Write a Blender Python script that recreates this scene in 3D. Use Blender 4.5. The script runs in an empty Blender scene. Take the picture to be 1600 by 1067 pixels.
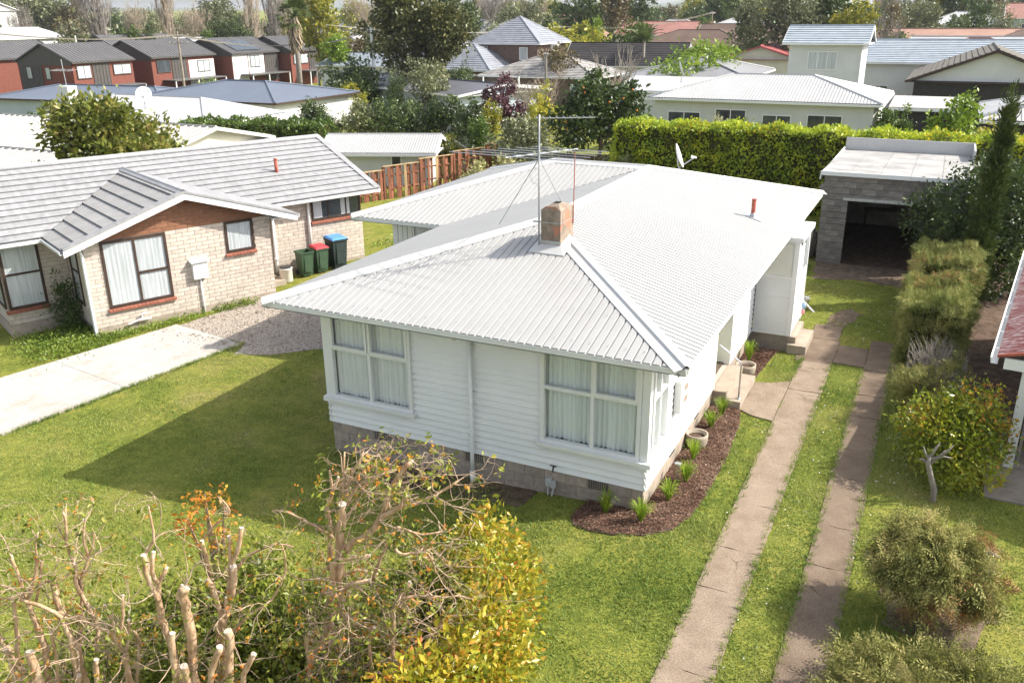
import bpy, math, random
import numpy as np
from mathutils import Vector, Matrix

# ------------------------------------------------------------------ camera, sky, sun, exposure
scene = bpy.context.scene
COL = scene.collection
R_ = math.radians

cam_data = bpy.data.cameras.new('camera')
cam = bpy.data.objects.new('camera', cam_data)
COL.objects.link(cam)
cam_data.sensor_width = 36.0
cam_data.lens = 36.0 * 1364.8 / 1600.0
cam_data.clip_start = 0.1
cam_data.clip_end = 9000
YAW, PITCH, ROLL = R_(-26.043), R_(20.610), R_(-0.504)
_f = Vector((math.sin(YAW) * math.cos(PITCH), math.cos(YAW) * math.cos(PITCH), -math.sin(PITCH)))
_r = Vector((math.cos(YAW), -math.sin(YAW), 0))
_u = _r.cross(_f)
_r2 = _r * math.cos(ROLL) + _u * math.sin(ROLL)
_u2 = -_r * math.sin(ROLL) + _u * math.cos(ROLL)
cam.matrix_world = Matrix(((_r2.x, _u2.x, -_f.x, 3.667), (_r2.y, _u2.y, -_f.y, -12.456),
                           (_r2.z, _u2.z, -_f.z, 7.494), (0, 0, 0, 1)))
scene.camera = cam

SUN_AZ, SUN_EL = R_(29.5), R_(40.0)
world = bpy.data.worlds.new('World')
scene.world = world
world.use_nodes = True
wn = world.node_tree
for n in list(wn.nodes):
    wn.nodes.remove(n)
wo = wn.nodes.new('ShaderNodeOutputWorld')
wb = wn.nodes.new('ShaderNodeBackground')
ws = wn.nodes.new('ShaderNodeTexSky')
ws.sky_type = 'NISHITA'
ws.sun_disc = False
ws.sun_elevation = SUN_EL
ws.sun_rotation = math.pi / 2 - SUN_AZ
ws.air_density = 1.0
ws.dust_density = 2.5
ws.ozone_density = 1.0
wb.inputs['Strength'].default_value = 0.15
wh = wn.nodes.new('ShaderNodeHueSaturation')      # whole sky desaturated so the shadow fill is less blue
wh.inputs['Saturation'].default_value = 0.5
wn.links.new(ws.outputs[0], wh.inputs['Color'])
wn.links.new(wh.outputs[0], wb.inputs['Color'])
wn.links.new(wb.outputs[0], wo.inputs['Surface'])

sun_data = bpy.data.lights.new('sun', 'SUN')
sun_data.energy = 3.85
sun_data.angle = R_(0.55)
sun_data.color = (1.0, 0.95, 0.86)
sun = bpy.data.objects.new('sun', sun_data)
COL.objects.link(sun)
sun.location = (60, 40, 60)
_sd = Vector((math.cos(SUN_AZ) * math.cos(SUN_EL), math.sin(SUN_AZ) * math.cos(SUN_EL), math.sin(SUN_EL)))
sun.rotation_euler = _sd.to_track_quat('Z', 'Y').to_euler()

scene.view_settings.view_transform = 'Standard'
scene.view_settings.look = 'None'
scene.view_settings.exposure = 1.02
scene.view_settings.gamma = 1.0
scene.view_settings.use_curve_mapping = False
scene.render.engine = 'CYCLES'
scene.cycles.max_bounces = 5
scene.cycles.diffuse_bounces = 2
scene.cycles.glossy_bounces = 2
scene.cycles.transmission_bounces = 4
scene.cycles.transparent_max_bounces = 8
scene.cycles.volume_bounces = 0
scene.cycles.use_adaptive_sampling = True
scene.cycles.adaptive_threshold = 0.02
scene.cycles.use_denoising = True
scene.cycles.sample_clamp_indirect = 6.0
scene.render.use_persistent_data = False

# ------------------------------------------------------------------ materials
MATS = {}
def _new(name):
    m = bpy.data.materials.new(name)
    m.use_nodes = True
    nt = m.node_tree
    return m, nt, nt.nodes['Principled BSDF'], nt.nodes['Material Output']

def mat(name, col, rough=0.75, var=0.12, scale=4.0, col2=None, bump=0.0, bscale=40.0, spec=0.3, metal=0.0,
        detail=5.0, lo=0.35, hi=0.65, island=0.0, stretch=None):
    """noise-mottled surface; island adds a random tone for each separate piece"""
    if name in MATS:
        return MATS[name]
    m, nt, b, out = _new(name)
    N, L = nt.nodes, nt.links
    tc = N.new('ShaderNodeTexCoord')
    src = tc.outputs['Object']
    if stretch:
        mp = N.new('ShaderNodeMapping')
        mp.inputs['Scale'].default_value = stretch
        L.new(src, mp.inputs['Vector'])
        src = mp.outputs[0]
    nz = N.new('ShaderNodeTexNoise')
    nz.inputs['Scale'].default_value = scale
    nz.inputs['Detail'].default_value = detail
    nz.inputs['Roughness'].default_value = 0.62
    L.new(src, nz.inputs['Vector'])
    rp = N.new('ShaderNodeValToRGB')
    rp.color_ramp.elements[0].position = lo
    rp.color_ramp.elements[1].position = hi
    c1 = [max(0, c * (1 - var)) for c in col]
    c2 = [min(1, c * (1 + var)) for c in col] if col2 is None else col2
    rp.color_ramp.elements[0].color = (*c1, 1)
    rp.color_ramp.elements[1].color = (*c2, 1)
    L.new(nz.outputs[0], rp.inputs[0])
    colour = rp.outputs[0]
    if island:
        ge = N.new('ShaderNodeNewGeometry')
        oi = N.new('ShaderNodeObjectInfo')
        ad = N.new('ShaderNodeMath'); ad.operation = 'ADD'
        L.new(ge.outputs['Random Per Island'], ad.inputs[0]); L.new(oi.outputs['Random'], ad.inputs[1])
        fr = N.new('ShaderNodeMath'); fr.operation = 'FRACT'
        L.new(ad.outputs[0], fr.inputs[0])
        mr = N.new('ShaderNodeMapRange')
        mr.inputs['To Min'].default_value = 1 - island
        mr.inputs['To Max'].default_value = 1 + island
        L.new(fr.outputs[0], mr.inputs['Value'])
        hs = N.new('ShaderNodeHueSaturation')
        L.new(mr.outputs[0], hs.inputs['Value'])
        L.new(colour, hs.inputs['Color'])
        colour = hs.outputs[0]
    L.new(colour, b.inputs['Base Color'])
    b.inputs['Roughness'].default_value = rough
    b.inputs['Specular IOR Level'].default_value = spec
    b.inputs['Metallic'].default_value = metal
    if bump:
        n2 = N.new('ShaderNodeTexNoise')
        n2.inputs['Scale'].default_value = bscale
        n2.inputs['Detail'].default_value = 4
        L.new(src, n2.inputs['Vector'])
        bp = N.new('ShaderNodeBump')
        bp.inputs['Strength'].default_value = bump
        bp.inputs['Distance'].default_value = 0.02
        L.new(n2.outputs[0], bp.inputs['Height'])
        L.new(bp.outputs[0], b.inputs['Normal'])
    MATS[name] = m
    return m

def leafmat(name, cols, rough=0.45, trans=0.3, spec=0.35, gain=1.45, patch=1.6, pw=0.5):
    """each leaf (mesh island) takes its own tone from a ramp"""
    if name in MATS:
        return MATS[name]
    cols = [tuple(min(c * gain, 0.9) for c in q) for q in cols]
    m, nt, b, out = _new(name)
    N, L = nt.nodes, nt.links
    ge = N.new('ShaderNodeNewGeometry')
    oi = N.new('ShaderNodeObjectInfo')
    rp = N.new('ShaderNodeValToRGB')
    el = rp.color_ramp.elements
    n = len(cols)
    el[0].position = 0; el[0].color = (*cols[0], 1)
    el[1].position = 1; el[1].color = (*cols[-1], 1)
    for i in range(1, n - 1):
        e = el.new(i / (n - 1)); e.color = (*cols[i], 1)
    tc = N.new('ShaderNodeTexCoord')
    nz = N.new('ShaderNodeTexNoise'); nz.inputs['Scale'].default_value = patch; nz.inputs['Detail'].default_value = 2
    L.new(tc.outputs['Object'], nz.inputs['Vector'])
    pm = N.new('ShaderNodeMapRange'); pm.inputs['From Min'].default_value = 0.36; pm.inputs['From Max'].default_value = 0.64
    pm.inputs['To Min'].default_value = 0.0; pm.inputs['To Max'].default_value = pw
    L.new(nz.outputs[0], pm.inputs['Value'])
    ma = N.new('ShaderNodeMath'); ma.operation = 'MULTIPLY_ADD'; ma.inputs[1].default_value = 1 - pw
    L.new(ge.outputs['Random Per Island'], ma.inputs[0]); L.new(pm.outputs[0], ma.inputs[2])
    L.new(ma.outputs[0], rp.inputs[0])
    hs = N.new('ShaderNodeHueSaturation')
    mr = N.new('ShaderNodeMapRange')
    mr.inputs['To Min'].default_value = 0.85; mr.inputs['To Max'].default_value = 1.15
    L.new(oi.outputs['Random'], mr.inputs['Value'])
    L.new(mr.outputs[0], hs.inputs['Value'])
    L.new(rp.outputs[0], hs.inputs['Color'])
    L.new(hs.outputs[0], b.inputs['Base Color'])
    b.inputs['Roughness'].default_value = rough
    b.inputs['Specular IOR Level'].default_value = spec
    tr = N.new('ShaderNodeBsdfTranslucent')
    L.new(hs.outputs[0], tr.inputs['Color'])
    mx = N.new('ShaderNodeMixShader')
    mx.inputs[0].default_value = trans
    L.new(b.outputs[0], mx.inputs[1]); L.new(tr.outputs[0], mx.inputs[2])
    L.new(mx.outputs[0], out.inputs['Surface'])
    MATS[name] = m
    return m

def clearglass(name, tint=(0.965, 0.985, 0.98), ior=1.5):
    if name in MATS:
        return MATS[name]
    m, nt, b, out = _new(name)
    N, L = nt.nodes, nt.links
    nt.nodes.remove(b)
    t = N.new('ShaderNodeBsdfTransparent'); t.inputs[0].default_value = (*tint, 1)
    g = N.new('ShaderNodeBsdfGlossy'); g.inputs['Roughness'].default_value = 0.02
    lw = N.new('ShaderNodeLayerWeight'); lw.inputs['Blend'].default_value = 0.5
    pw = N.new('ShaderNodeMath'); pw.operation = 'POWER'; pw.inputs[1].default_value = 4.0
    L.new(lw.outputs['Facing'], pw.inputs[0])
    fr = N.new('ShaderNodeMath'); fr.operation = 'MULTIPLY_ADD'; fr.inputs[1].default_value = 0.8; fr.inputs[2].default_value = 0.045
    L.new(pw.outputs[0], fr.inputs[0])
    mx = N.new('ShaderNodeMixShader')
    L.new(fr.outputs[0], mx.inputs[0]); L.new(t.outputs[0], mx.inputs[1]); L.new(g.outputs[0], mx.inputs[2])
    L.new(mx.outputs[0], out.inputs['Surface'])
    MATS[name] = m
    return m

# ------------------------------------------------------------------ mesh helpers
def V(*a):
    return Vector(a)

class MB:
    def __init__(s):
        s.v = []; s.f = []
    def poly(s, pts):
        k = len(s.v); s.v.extend([tuple(p) for p in pts]); s.f.append(tuple(range(k, k + len(pts)))); return s
    def obox(s, o, a, b, c):
        o, a, b, c = Vector(o), Vector(a), Vector(b), Vector(c)
        if a.cross(b).dot(c) < 0:
            a, b = b, a
        k = len(s.v)
        s.v.extend([tuple(p) for p in (o, o + a, o + a + b, o + b, o + c, o + a + c, o + a + b + c, o + b + c)])
        for q in ((3, 2, 1, 0), (4, 5, 6, 7), (0, 1, 5, 4), (1, 2, 6, 5), (2, 3, 7, 6), (3, 0, 4, 7)):
            s.f.append(tuple(k + i for i in q))
        return s
    def box(s, x0, y0, z0, x1, y1, z1):
        return s.obox((min(x0, x1), min(y0, y1), min(z0, z1)), (abs(x1 - x0), 0, 0), (0, abs(y1 - y0), 0), (0, 0, abs(z1 - z0)))
    def prism(s, pts, ext):
        """polygon pts extruded along ext"""
        e = Vector(ext); n = len(pts); P = [Vector(p) for p in pts]
        nn = Vector((0, 0, 0))
        for i in range(n):
            nn += P[i].cross(P[(i + 1) % n])
        if nn.dot(e) < 0:
            P.reverse()
        k = len(s.v)
        s.v.extend([tuple(p) for p in P] + [tuple(p + e) for p in P])
        s.f.append(tuple(k + i for i in range(n - 1, -1, -1)))
        s.f.append(tuple(k + n + i for i in range(n)))
        for i in range(n):
            j = (i + 1) % n
            s.f.append((k + i, k + j, k + n + j, k + n + i))
        return s
    def tube(s, pts, rads, n=6, cap=True):
        P = [Vector(p) for p in pts]
        if not hasattr(rads, '__len__'):
            rads = [rads] * len(P)
        k0 = len(s.v)
        prev = None
        for i, p in enumerate(P):
            if i == 0: t = P[1] - P[0]
            elif i == len(P) - 1: t = P[-1] - P[-2]
            else: t = (P[i + 1] - P[i - 1])
            if t.length < 1e-9: t = Vector((0, 0, 1))
            t.normalize()
            if prev is None:
                a = t.orthogonal().normalized()
            else:
                a = prev - t * prev.dot(t)
                a = a.normalized() if a.length > 1e-6 else t.orthogonal().normalized()
            prev = a
            b = t.cross(a)
            for j in range(n):
                w = 2 * math.pi * j / n
                s.v.append(tuple(p + (a * math.cos(w) + b * math.sin(w)) * rads[i]))
        for i in range(len(P) - 1):
            for j in range(n):
                q = k0 + i * n + j; q2 = k0 + i * n + (j + 1) % n
                s.f.append((q, q2, q2 + n, q + n))
        if cap:
            s.f.append(tuple(k0 + j for j in range(n - 1, -1, -1)))
            s.f.append(tuple(k0 + (len(P) - 1) * n + j for j in range(n)))
        return s
    def lathe(s, prof, c=(0, 0, 0), n=16, cap=True):
        k0 = len(s.v)
        for r, z in prof:
            for j in range(n):
                w = 2 * math.pi * j / n
                s.v.append((c[0] + r * math.cos(w), c[1] + r * math.sin(w), c[2] + z))
        for i in range(len(prof) - 1):
            for j in range(n):
                q = k0 + i * n + j; q2 = k0 + i * n + (j + 1) % n
                s.f.append((q, q2, q2 + n, q + n))
        if cap:
            s.f.append(tuple(k0 + j for j in range(n - 1, -1, -1)))
            s.f.append(tuple(k0 + (len(prof) - 1) * n + j for j in range(n)))
        return s
    def add(s, o):
        k = len(s.v); s.v.extend(o.v); s.f.extend([tuple(k + i for i in q) for q in o.f]); return s
    def build(s, name, m, parent=None, smooth=False):
        return link(name, meshdata(name, s.v, s.f, m, smooth, parent), parent)

OFF = {}
def meshdata(name, v, f, m, smooth=False, parent=None):
    if parent is not None:
        o = OFF.get(parent.name)
        if o is not None:
            v = [(p[0] - o[0], p[1] - o[1], p[2] - o[2]) for p in v]
    me = bpy.data.meshes.new(name)
    me.from_pydata(v, [], f)
    me.materials.append(m if not isinstance(m, str) else MATS[m])
    if smooth:
        me.polygons.foreach_set('use_smooth', [True] * len(me.polygons))
    me.update()
    return me

def link(name, me, parent=None):
    ob = bpy.data.objects.new(name, me)
    COL.objects.link(ob)
    if parent is not None:
        ob.parent = parent
        if parent.name in OFF:
            OFF[ob.name] = OFF[parent.name]
    return ob

def npmesh(name, verts, faces, m, parent=None, smooth=False):
    """fast mesh from numpy arrays, faces (N,k)"""
    verts = np.asarray(verts, dtype=np.float32).reshape(-1, 3)
    faces = np.asarray(faces, dtype=np.int32)
    if parent is not None and parent.name in OFF:
        verts = verts - np.array(OFF[parent.name], dtype=np.float32)
    me = bpy.data.meshes.new(name)
    n, k = faces.shape
    me.vertices.add(len(verts)); me.vertices.foreach_set('co', verts.ravel())
    me.loops.add(n * k); me.loops.foreach_set('vertex_index', faces.ravel())
    me.polygons.add(n)
    me.polygons.foreach_set('loop_start', np.arange(0, n * k, k, dtype=np.int32))
    me.materials.append(m)
    if smooth:
        me.polygons.foreach_set('use_smooth', np.ones(n, dtype=bool))
    me.update(calc_edges=True)
    return link(name, me, parent)

def tag(o, label, cat, group=None, kind=None):
    if label: o['label'] = label
    if cat: o['category'] = cat
    if group: o['group'] = group
    if kind: o['kind'] = kind
    return o

def thing(name, label, cat, loc=(0, 0, 0), rotz=0.0, group=None, off=None):
    o = bpy.data.objects.new(name, None)
    COL.objects.link(o)
    o.location = loc; o.rotation_euler = (0, 0, rotz)
    o.empty_display_size = 0.2
    tag(o, label, cat, group)
    if off is not None:
        OFF[o.name] = off
    return o

def copy_tree(o, parent=None):
    c = o.copy(); COL.objects.link(c)
    if parent is not None: c.parent = parent
    for ch in o.children:
        copy_tree(ch, c)
    return c

def struct(name, me_ob, label=None):
    me_ob['kind'] = 'structure'
    if label: me_ob['label'] = label
    return me_ob

def zg(x, y):
    """height of the ground"""
    d = max(-x, 0.0)
    k = 0.042 - 0.0006 * min(max(y, 0), 15)
    near = d * k if d < 20 else 20 * k + (min(d, 110) - 20) * 0.018
    back = 0.010 * min(max(y - 22, 0), 70)
    r = math.hypot(x - 3.7, y + 12.5)
    rise = 0.011 * min(max(r - 150, 0), 1800)
    return -0.42 - near - back + rise
# ------------------------------------------------------------------ roofs
def _cross_s(poly, e):
    """s-range of a convex polygon [(e,s)..] at position e"""
    out = []
    n = len(poly)
    for i in range(n):
        (e0, s0), (e1, s1) = poly[i], poly[(i + 1) % n]
        if abs(e1 - e0) < 1e-9:
            if abs(e - e0) < 1e-6: out += [s0, s1]
        else:
            t = (e - e0) / (e1 - e0)
            if -1e-7 <= t <= 1 + 1e-7: out.append(s0 + t * (s1 - s0))
    return (min(out), max(out)) if out else None

def _cross_e(poly, s):
    r = _cross_s([(b, a) for a, b in poly], s)
    return r

TRAP = [(0.0, 0.0), (0.13, 0.0), (0.19, 1.0), (0.94, 1.0)]
SINE = [(i / 6, 0.5 - 0.5 * math.cos(2 * math.pi * i / 6)) for i in range(6)]

def corrugated(mb, P0, ex, sx, poly, pitch=0.15, h=0.03, prof=TRAP, phase=0.0, lap=None):
    P0, ex, sx = Vector(P0), Vector(ex).normalized(), Vector(sx).normalized()
    n = ex.cross(sx)
    es = [p[0] for p in poly]
    e0, e1 = min(es), max(es)
    samples = []
    k = math.floor((e0 - phase) / pitch) - 1
    while k * pitch + phase <= e1 + pitch:
        for f, hh in prof:
            samples.append((k * pitch + phase + f * pitch, hh * h))
        k += 1
    def hat(e):
        for i in range(len(samples) - 1):
            a, b = samples[i], samples[i + 1]
            if a[0] <= e <= b[0]:
                t = (e - a[0]) / max(b[0] - a[0], 1e-9)
                return a[1] + t * (b[1] - a[1])
        return 0.0
    inner = [s for s in samples if e0 < s[0] < e1]
    extra = [(e, hat(e)) for e in sorted(set(es))]
    S = sorted(inner + extra)
    pv = None
    for e, hh in S:
        r = _cross_s(poly, e)
        if r is None: continue
        a = P0 + ex * e + sx * r[0] + n * hh
        b = P0 + ex * e + sx * r[1] + n * hh
        i = len(mb.v)
        mb.v += [tuple(a), tuple(b)]
        if pv is not None:
            mb.f.append((pv, i, i + 1, pv + 1))
        pv = i
    return mb

def tile_rows(P0, ex, sx, poly, step=0.36, lift=0.035, wave=0.3, amp=0.012):
    """list of MB, one for each course of tiles, each stepping proud of the one above"""
    P0, ex, sx = Vector(P0), Vector(ex).normalized(), Vector(sx).normalized()
    n = ex.cross(sx)
    smax = max(p[1] for p in poly); smin = min(p[1] for p in poly)
    rows = []
    s = smin; ridx = 0
    while s < smax - 1e-4:
        t = min(s + step, smax)
        ra = _cross_e(poly, s + 1e-5); rb = _cross_e(poly, t - 1e-5)
        if ra is None or rb is None: break
        mb = MB()
        k = max(2, int((ra[1] - ra[0]) / (wave / 2)))
        base = len(mb.v)
        for i in range(k + 1):
            w = i / k
            e = ra[0] + (ra[1] - ra[0]) * w; e2 = rb[0] + (rb[1] - rb[0]) * w
            hh = amp * (0.5 if i % 2 else -0.0)
            mb.v.append(tuple(P0 + ex * e + sx * s + n * (lift * 0.0)))
            mb.v.append(tuple(P0 + ex * e + sx * (s - 0.02) + n * (lift + hh)))
            mb.v.append(tuple(P0 + ex * e2 + sx * t + n * (0.004 + hh)))
        for i in range(k):
            a = base + 3 * i; b = a + 3
            mb.f.append((a, b, b + 1, a + 1)); mb.f.append((a + 1, b + 1, b + 2, a + 2))
        rows.append(mb)
        s = t; ridx += 1
    return rows

def cap(mb, p, q, w=0.18, up=0.05, nl=None, nr=None, roll=0.03):
    """ridge or hip flashing from p to q; nl/nr = normals of the planes on either side"""
    p, q = Vector(p), Vector(q)
    t = (q - p).normalized()
    def side(nn, sgn):
        d = t.cross(Vector(nn)) if sgn > 0 else Vector(nn).cross(t)
        return d.normalized()
    dl = side(nl, -1); dr = side(nr, 1)
    if dl.dot(dr) > 0.95:
        dr = -dl
    if dl.z > 0.02: dl = -dl
    if dr.z > 0.02: dr = -dr
    U = Vector((0, 0, up))
    prof = lambda c: [c + dl * w + Vector(nl) * (up - 0.012), c + dl * 0.05 + Vector(nl) * up, c + dl * 0.02 + U + Vector((0, 0, roll)),
                      c + dr * 0.02 + U + Vector((0, 0, roll)), c + dr * 0.05 + Vector(nr) * up, c + dr * w + Vector(nr) * (up - 0.012)]
    a, b = prof(p), prof(q)
    k = len(mb.v)
    mb.v += [tuple(x) for x in a] + [tuple(x) for x in b]
    m = len(a)
    for i in range(m - 1):
        mb.f.append((k + i, k + i + 1, k + m + i + 1, k + m + i))
    # turned-down edges
    for c, d, nn in ((0, m, nl), (m - 1, 2 * m - 1, nr)):
        j = len(mb.v)
        mb.v += [tuple(Vector(mb.v[k + c]) - Vector(nn) * (up - 0.03)), tuple(Vector(mb.v[k + d]) - Vector(nn) * (up - 0.03))]
        mb.f.append((k + c, k + d, j + 1, j))
    return mb

def gutter(mb, p, q, out, w=0.11, h=0.1):
    """open box gutter hung along p-q, `out` horizontal outward direction; p,q on the fascia at gutter top"""
    p, q, o = Vector(p), Vector(q), Vector(out).normalized()
    d = q - p
    z = Vector((0, 0, 1))
    mb.obox(p - z * h, d, o * w, z * 0.012)                       # floor
    mb.obox(p - z * h + o * (w - 0.012), d, o * 0.012, z * h)      # face
    mb.obox(p - z * 0.02 + o * w, d, o * 0.014, z * 0.026)         # rolled lip
    mb.obox(p - z * h * 0.55 + o * w, d, o * 0.008, z * 0.02)
    return mb

# ------------------------------------------------------------------ windows
def window(root, o, ux, nrm, w, h, cols=(1.0,), rows=(1.0,), fr=0.05, depth=0.05, fmat='white_paint', gmat='dark_glass',
           sill=0.0, smat=None, name='window', grid=None, back=0.0, pane_in=0.02):
    """framed window standing on a wall face; o = lower left corner, ux along the wall, nrm outwards"""
    o, ux, n = Vector(o), Vector(ux).normalized(), Vector(nrm).normalized()
    z = Vector((0, 0, 1))
    f = MB()
    D = n * (depth + back)
    B = o - n * back
    f.obox(B, ux * fr, D, z * h)
    f.obox(B + ux * (w - fr), ux * fr, D, z * h)
    f.obox(B + ux * fr, ux * (w - 2 * fr), D, z * fr)
    f.obox(B + ux * fr + z * (h - fr), ux * (w - 2 * fr), D, z * fr)
    tw = sum(cols); acc = 0
    xs = [0]
    for c in cols: acc += c; xs.append(acc / tw)
    acc = 0; zs = [0]; th = sum(rows)
    for c in rows: acc += c; zs.append(acc / th)
    iw, ih = w - 2 * fr, h - 2 * fr
    D2 = n * (depth + back - 0.006)
    for x in xs[1:-1]:
        f.obox(B + ux * (fr + iw * x - fr * 0.4) + z * fr, ux * fr * 0.8, D2, z * ih)
    for zz in zs[1:-1]:
        f.obox(B + ux * fr + z * (fr + ih * zz - fr * 0.4), ux * iw, D2 * 0.97, z * fr * 0.8)
    ob = f.build(name, MATS[fmat], root)
    for i in range(len(cols)):
        for j in range(len(rows)):
            g = MB()
            thin = gmat == 'clear_glass'
            a = o + ux * (fr + iw * xs[i] + 0.004) + z * (fr + ih * zs[j] + 0.004) + n * (depth - pane_in - 0.006)
            e1, e2 = ux * (iw * (xs[i + 1] - xs[i]) - 0.008), z * (ih * (zs[j + 1] - zs[j]) - 0.008)
            if thin: g.poly([a, a + e1, a + e1 + e2, a + e2])
            else: g.obox(a, e1, n * 0.006, e2)
            g.build('pane', MATS[gmat], ob)
    if sill:
        s = MB(); s.obox(o - ux * 0.06 - z * 0.05, ux * (w + 0.12), n * sill, z * 0.05)
        s.build('sill', MATS[smat or fmat], ob)
    return ob

def curtain(root, o, ux, nrm, w, h, m, seed=0, fold=0.09, amp=0.03, name='curtain'):
    rnd = random.Random(seed)
    o, ux, n = Vector(o), Vector(ux).normalized(), Vector(nrm).normalized()
    z = Vector((0, 0, 1))
    k = int(w / fold * 4)
    ph = rnd.random() * 6
    v, f = [], []
    for i in range(k + 1):
        x = w * i / k
        a = amp * (math.sin(i * math.pi / 2 + ph) + 0.7 * math.sin(x * 17 + ph * 2) + 0.4 * rnd.uniform(-1, 1))
        for j, t in enumerate((0, 0.5, 1)):
            v.append(tuple(o + ux * (x + 0.01 * rnd.uniform(-1, 1) * (1 - t)) + z * (h * t) + n * a * (1.0 - 0.35 * t)))
    for i in range(k):
        for j in range(2):
            a = i * 3 + j
            f.append((a, a + 3, a + 4, a + 1))
    ob = link(name, meshdata(name, v, f, m, True, root), root)
    return ob

# ------------------------------------------------------------------ foliage
def leaf_cloud(rng, P, out, size, aspect=0.5, droop=0.0, spread=0.8, fold=0.25, jitter=0.35):
    """P (N,3) points, out (N,3) outward dirs -> verts, faces of folded leaf diamonds"""
    N = len(P)
    d = out + spread * rng.normal(size=(N, 3))
    d[:, 2] -= droop
    d /= np.linalg.norm(d, axis=1, keepdims=True) + 1e-9
    a = rng.normal(size=(N, 3))
    side = np.cross(d, a); side /= np.linalg.norm(side, axis=1, keepdims=True) + 1e-9
    nn = np.cross(side, d)
    L = size * (1 + jitter * rng.uniform(-1, 1, size=N))[:, None]
    Wd = L * aspect
    v = np.empty((N, 4, 3), dtype=np.float32)
    v[:, 0] = P - d * L * 0.5
    v[:, 1] = P + side * Wd * 0.5 + nn * fold * Wd * 0.5
    v[:, 2] = P + d * L * 0.5
    v[:, 3] = P - side * Wd * 0.5 + nn * fold * Wd * 0.5
    f = np.arange(N * 4).reshape(N, 4)
    tri = np.concatenate([f[:, [0, 1, 2]], f[:, [0, 2, 3]]])
    return v.reshape(-1, 3), tri

def blob_points(rng, blobs, n, clump=40, crad=0.16, inner=0.55, flat=0.0):
    """points in clumps over the outer part of ellipsoids; blobs = [(cx,cy,cz,rx,ry,rz)]"""
    B = np.array(blobs, dtype=float)
    wt = (B[:, 3] * B[:, 4] + B[:, 3] * B[:, 5] + B[:, 4] * B[:, 5])
    wt /= wt.sum()
    nc = max(4, n // clump)
    bi = rng.choice(len(B), size=nc, p=wt)
    d = rng.normal(size=(nc, 3)); d /= np.linalg.norm(d, axis=1, keepdims=True)
    if flat: d[:, 2] = np.where(d[:, 2] < 0, d[:, 2] * (1 - flat), d[:, 2])
    rr = inner + (1.03 - inner) * np.sqrt(rng.uniform(size=nc))
    C = B[bi, :3] + d * B[bi, 3:6] * rr[:, None]
    ci = rng.integers(nc, size=n)
    g = rng.normal(size=(n, 3)) * crad * B[bi[ci], 3:6].mean(axis=1, keepdims=True)
    P = C[ci] + g
    out = d[ci] * 0.7 + g / (np.linalg.norm(g, axis=1, keepdims=True) + 1e-6) * 0.6
    return P, out

def crown_blobs(rnd, cx, cy, cz, rx, rz, k=9, rmin=0.35, rmax=0.6):
    bl = []
    for i in range(k):
        a = rnd.uniform(0, 2 * math.pi); t = rnd.uniform(-0.75, 0.9)
        rad = math.sqrt(max(0, 1 - t * t)) * rnd.uniform(0.35, 0.75)
        r = rnd.uniform(rmin, rmax)
        bl.append((cx + math.cos(a) * rad * rx, cy + math.sin(a) * rad * rx, cz + t * rz * 0.62, rx * r, rx * r, rz * r * 0.95))
    return bl

def limb_mesh(mb, rnd, base, top, r0, blobs, n=5, sides=6, taper=0.35):
    """tapered trunk with limbs reaching into the blobs"""
    base, top = Vector(base), Vector(top)
    mid = base.lerp(top, 0.5) + Vector((rnd.uniform(-1, 1), rnd.uniform(-1, 1), 0)) * r0 * 1.2
    mb.tube([base - Vector((0, 0, 0.15)), base.lerp(top, 0.08), mid, top], [r0 * 1.35, r0, r0 * 0.75, r0 * taper], sides)
    for i in range(min(n, len(blobs))):
        c = Vector(blobs[i][:3])
        s = base.lerp(top, rnd.uniform(0.35, 0.9))
        m = s.lerp(c, 0.5) + Vector((rnd.uniform(-.2, .2), rnd.uniform(-.2, .2), rnd.uniform(0, .25))) * blobs[i][3]
        mb.tube([s, m, c], [r0 * 0.5, r0 * 0.32, r0 * 0.1], max(4, sides - 2), cap=False)

def tree_mesh(seed, h, rad, leaf, n, trunk_h=0.3, k=10, aspect=0.55, droop=0.0, clump=40, crad=0.2, inner=0.5, tr=0.035,
              rmin=0.35, rmax=0.6, rz=None, spread=0.8):
    """(crown verts, crown tris, trunk MB) of a tree standing at the origin"""
    rnd = random.Random(seed); rng = np.random.default_rng(seed)
    cz = h * (trunk_h + (1 - trunk_h) * 0.5)
    rzz = rz or h * (1 - trunk_h) * 0.5
    bl = crown_blobs(rnd, 0, 0, cz, rad, rzz, k, rmin, rmax)
    P, out = blob_points(rng, bl, n, clump, crad, inner)
    P[:, 2] = np.maximum(P[:, 2], h * 0.04)
    v, f = leaf_cloud(rng, P, out, leaf, aspect, droop, spread)
    mb = MB()
    limb_mesh(mb, rnd, (0, 0, 0), (0, 0, h * (trunk_h + 0.45 * (1 - trunk_h))), h * tr, bl, n=7)
    return v, f, mb

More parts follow.
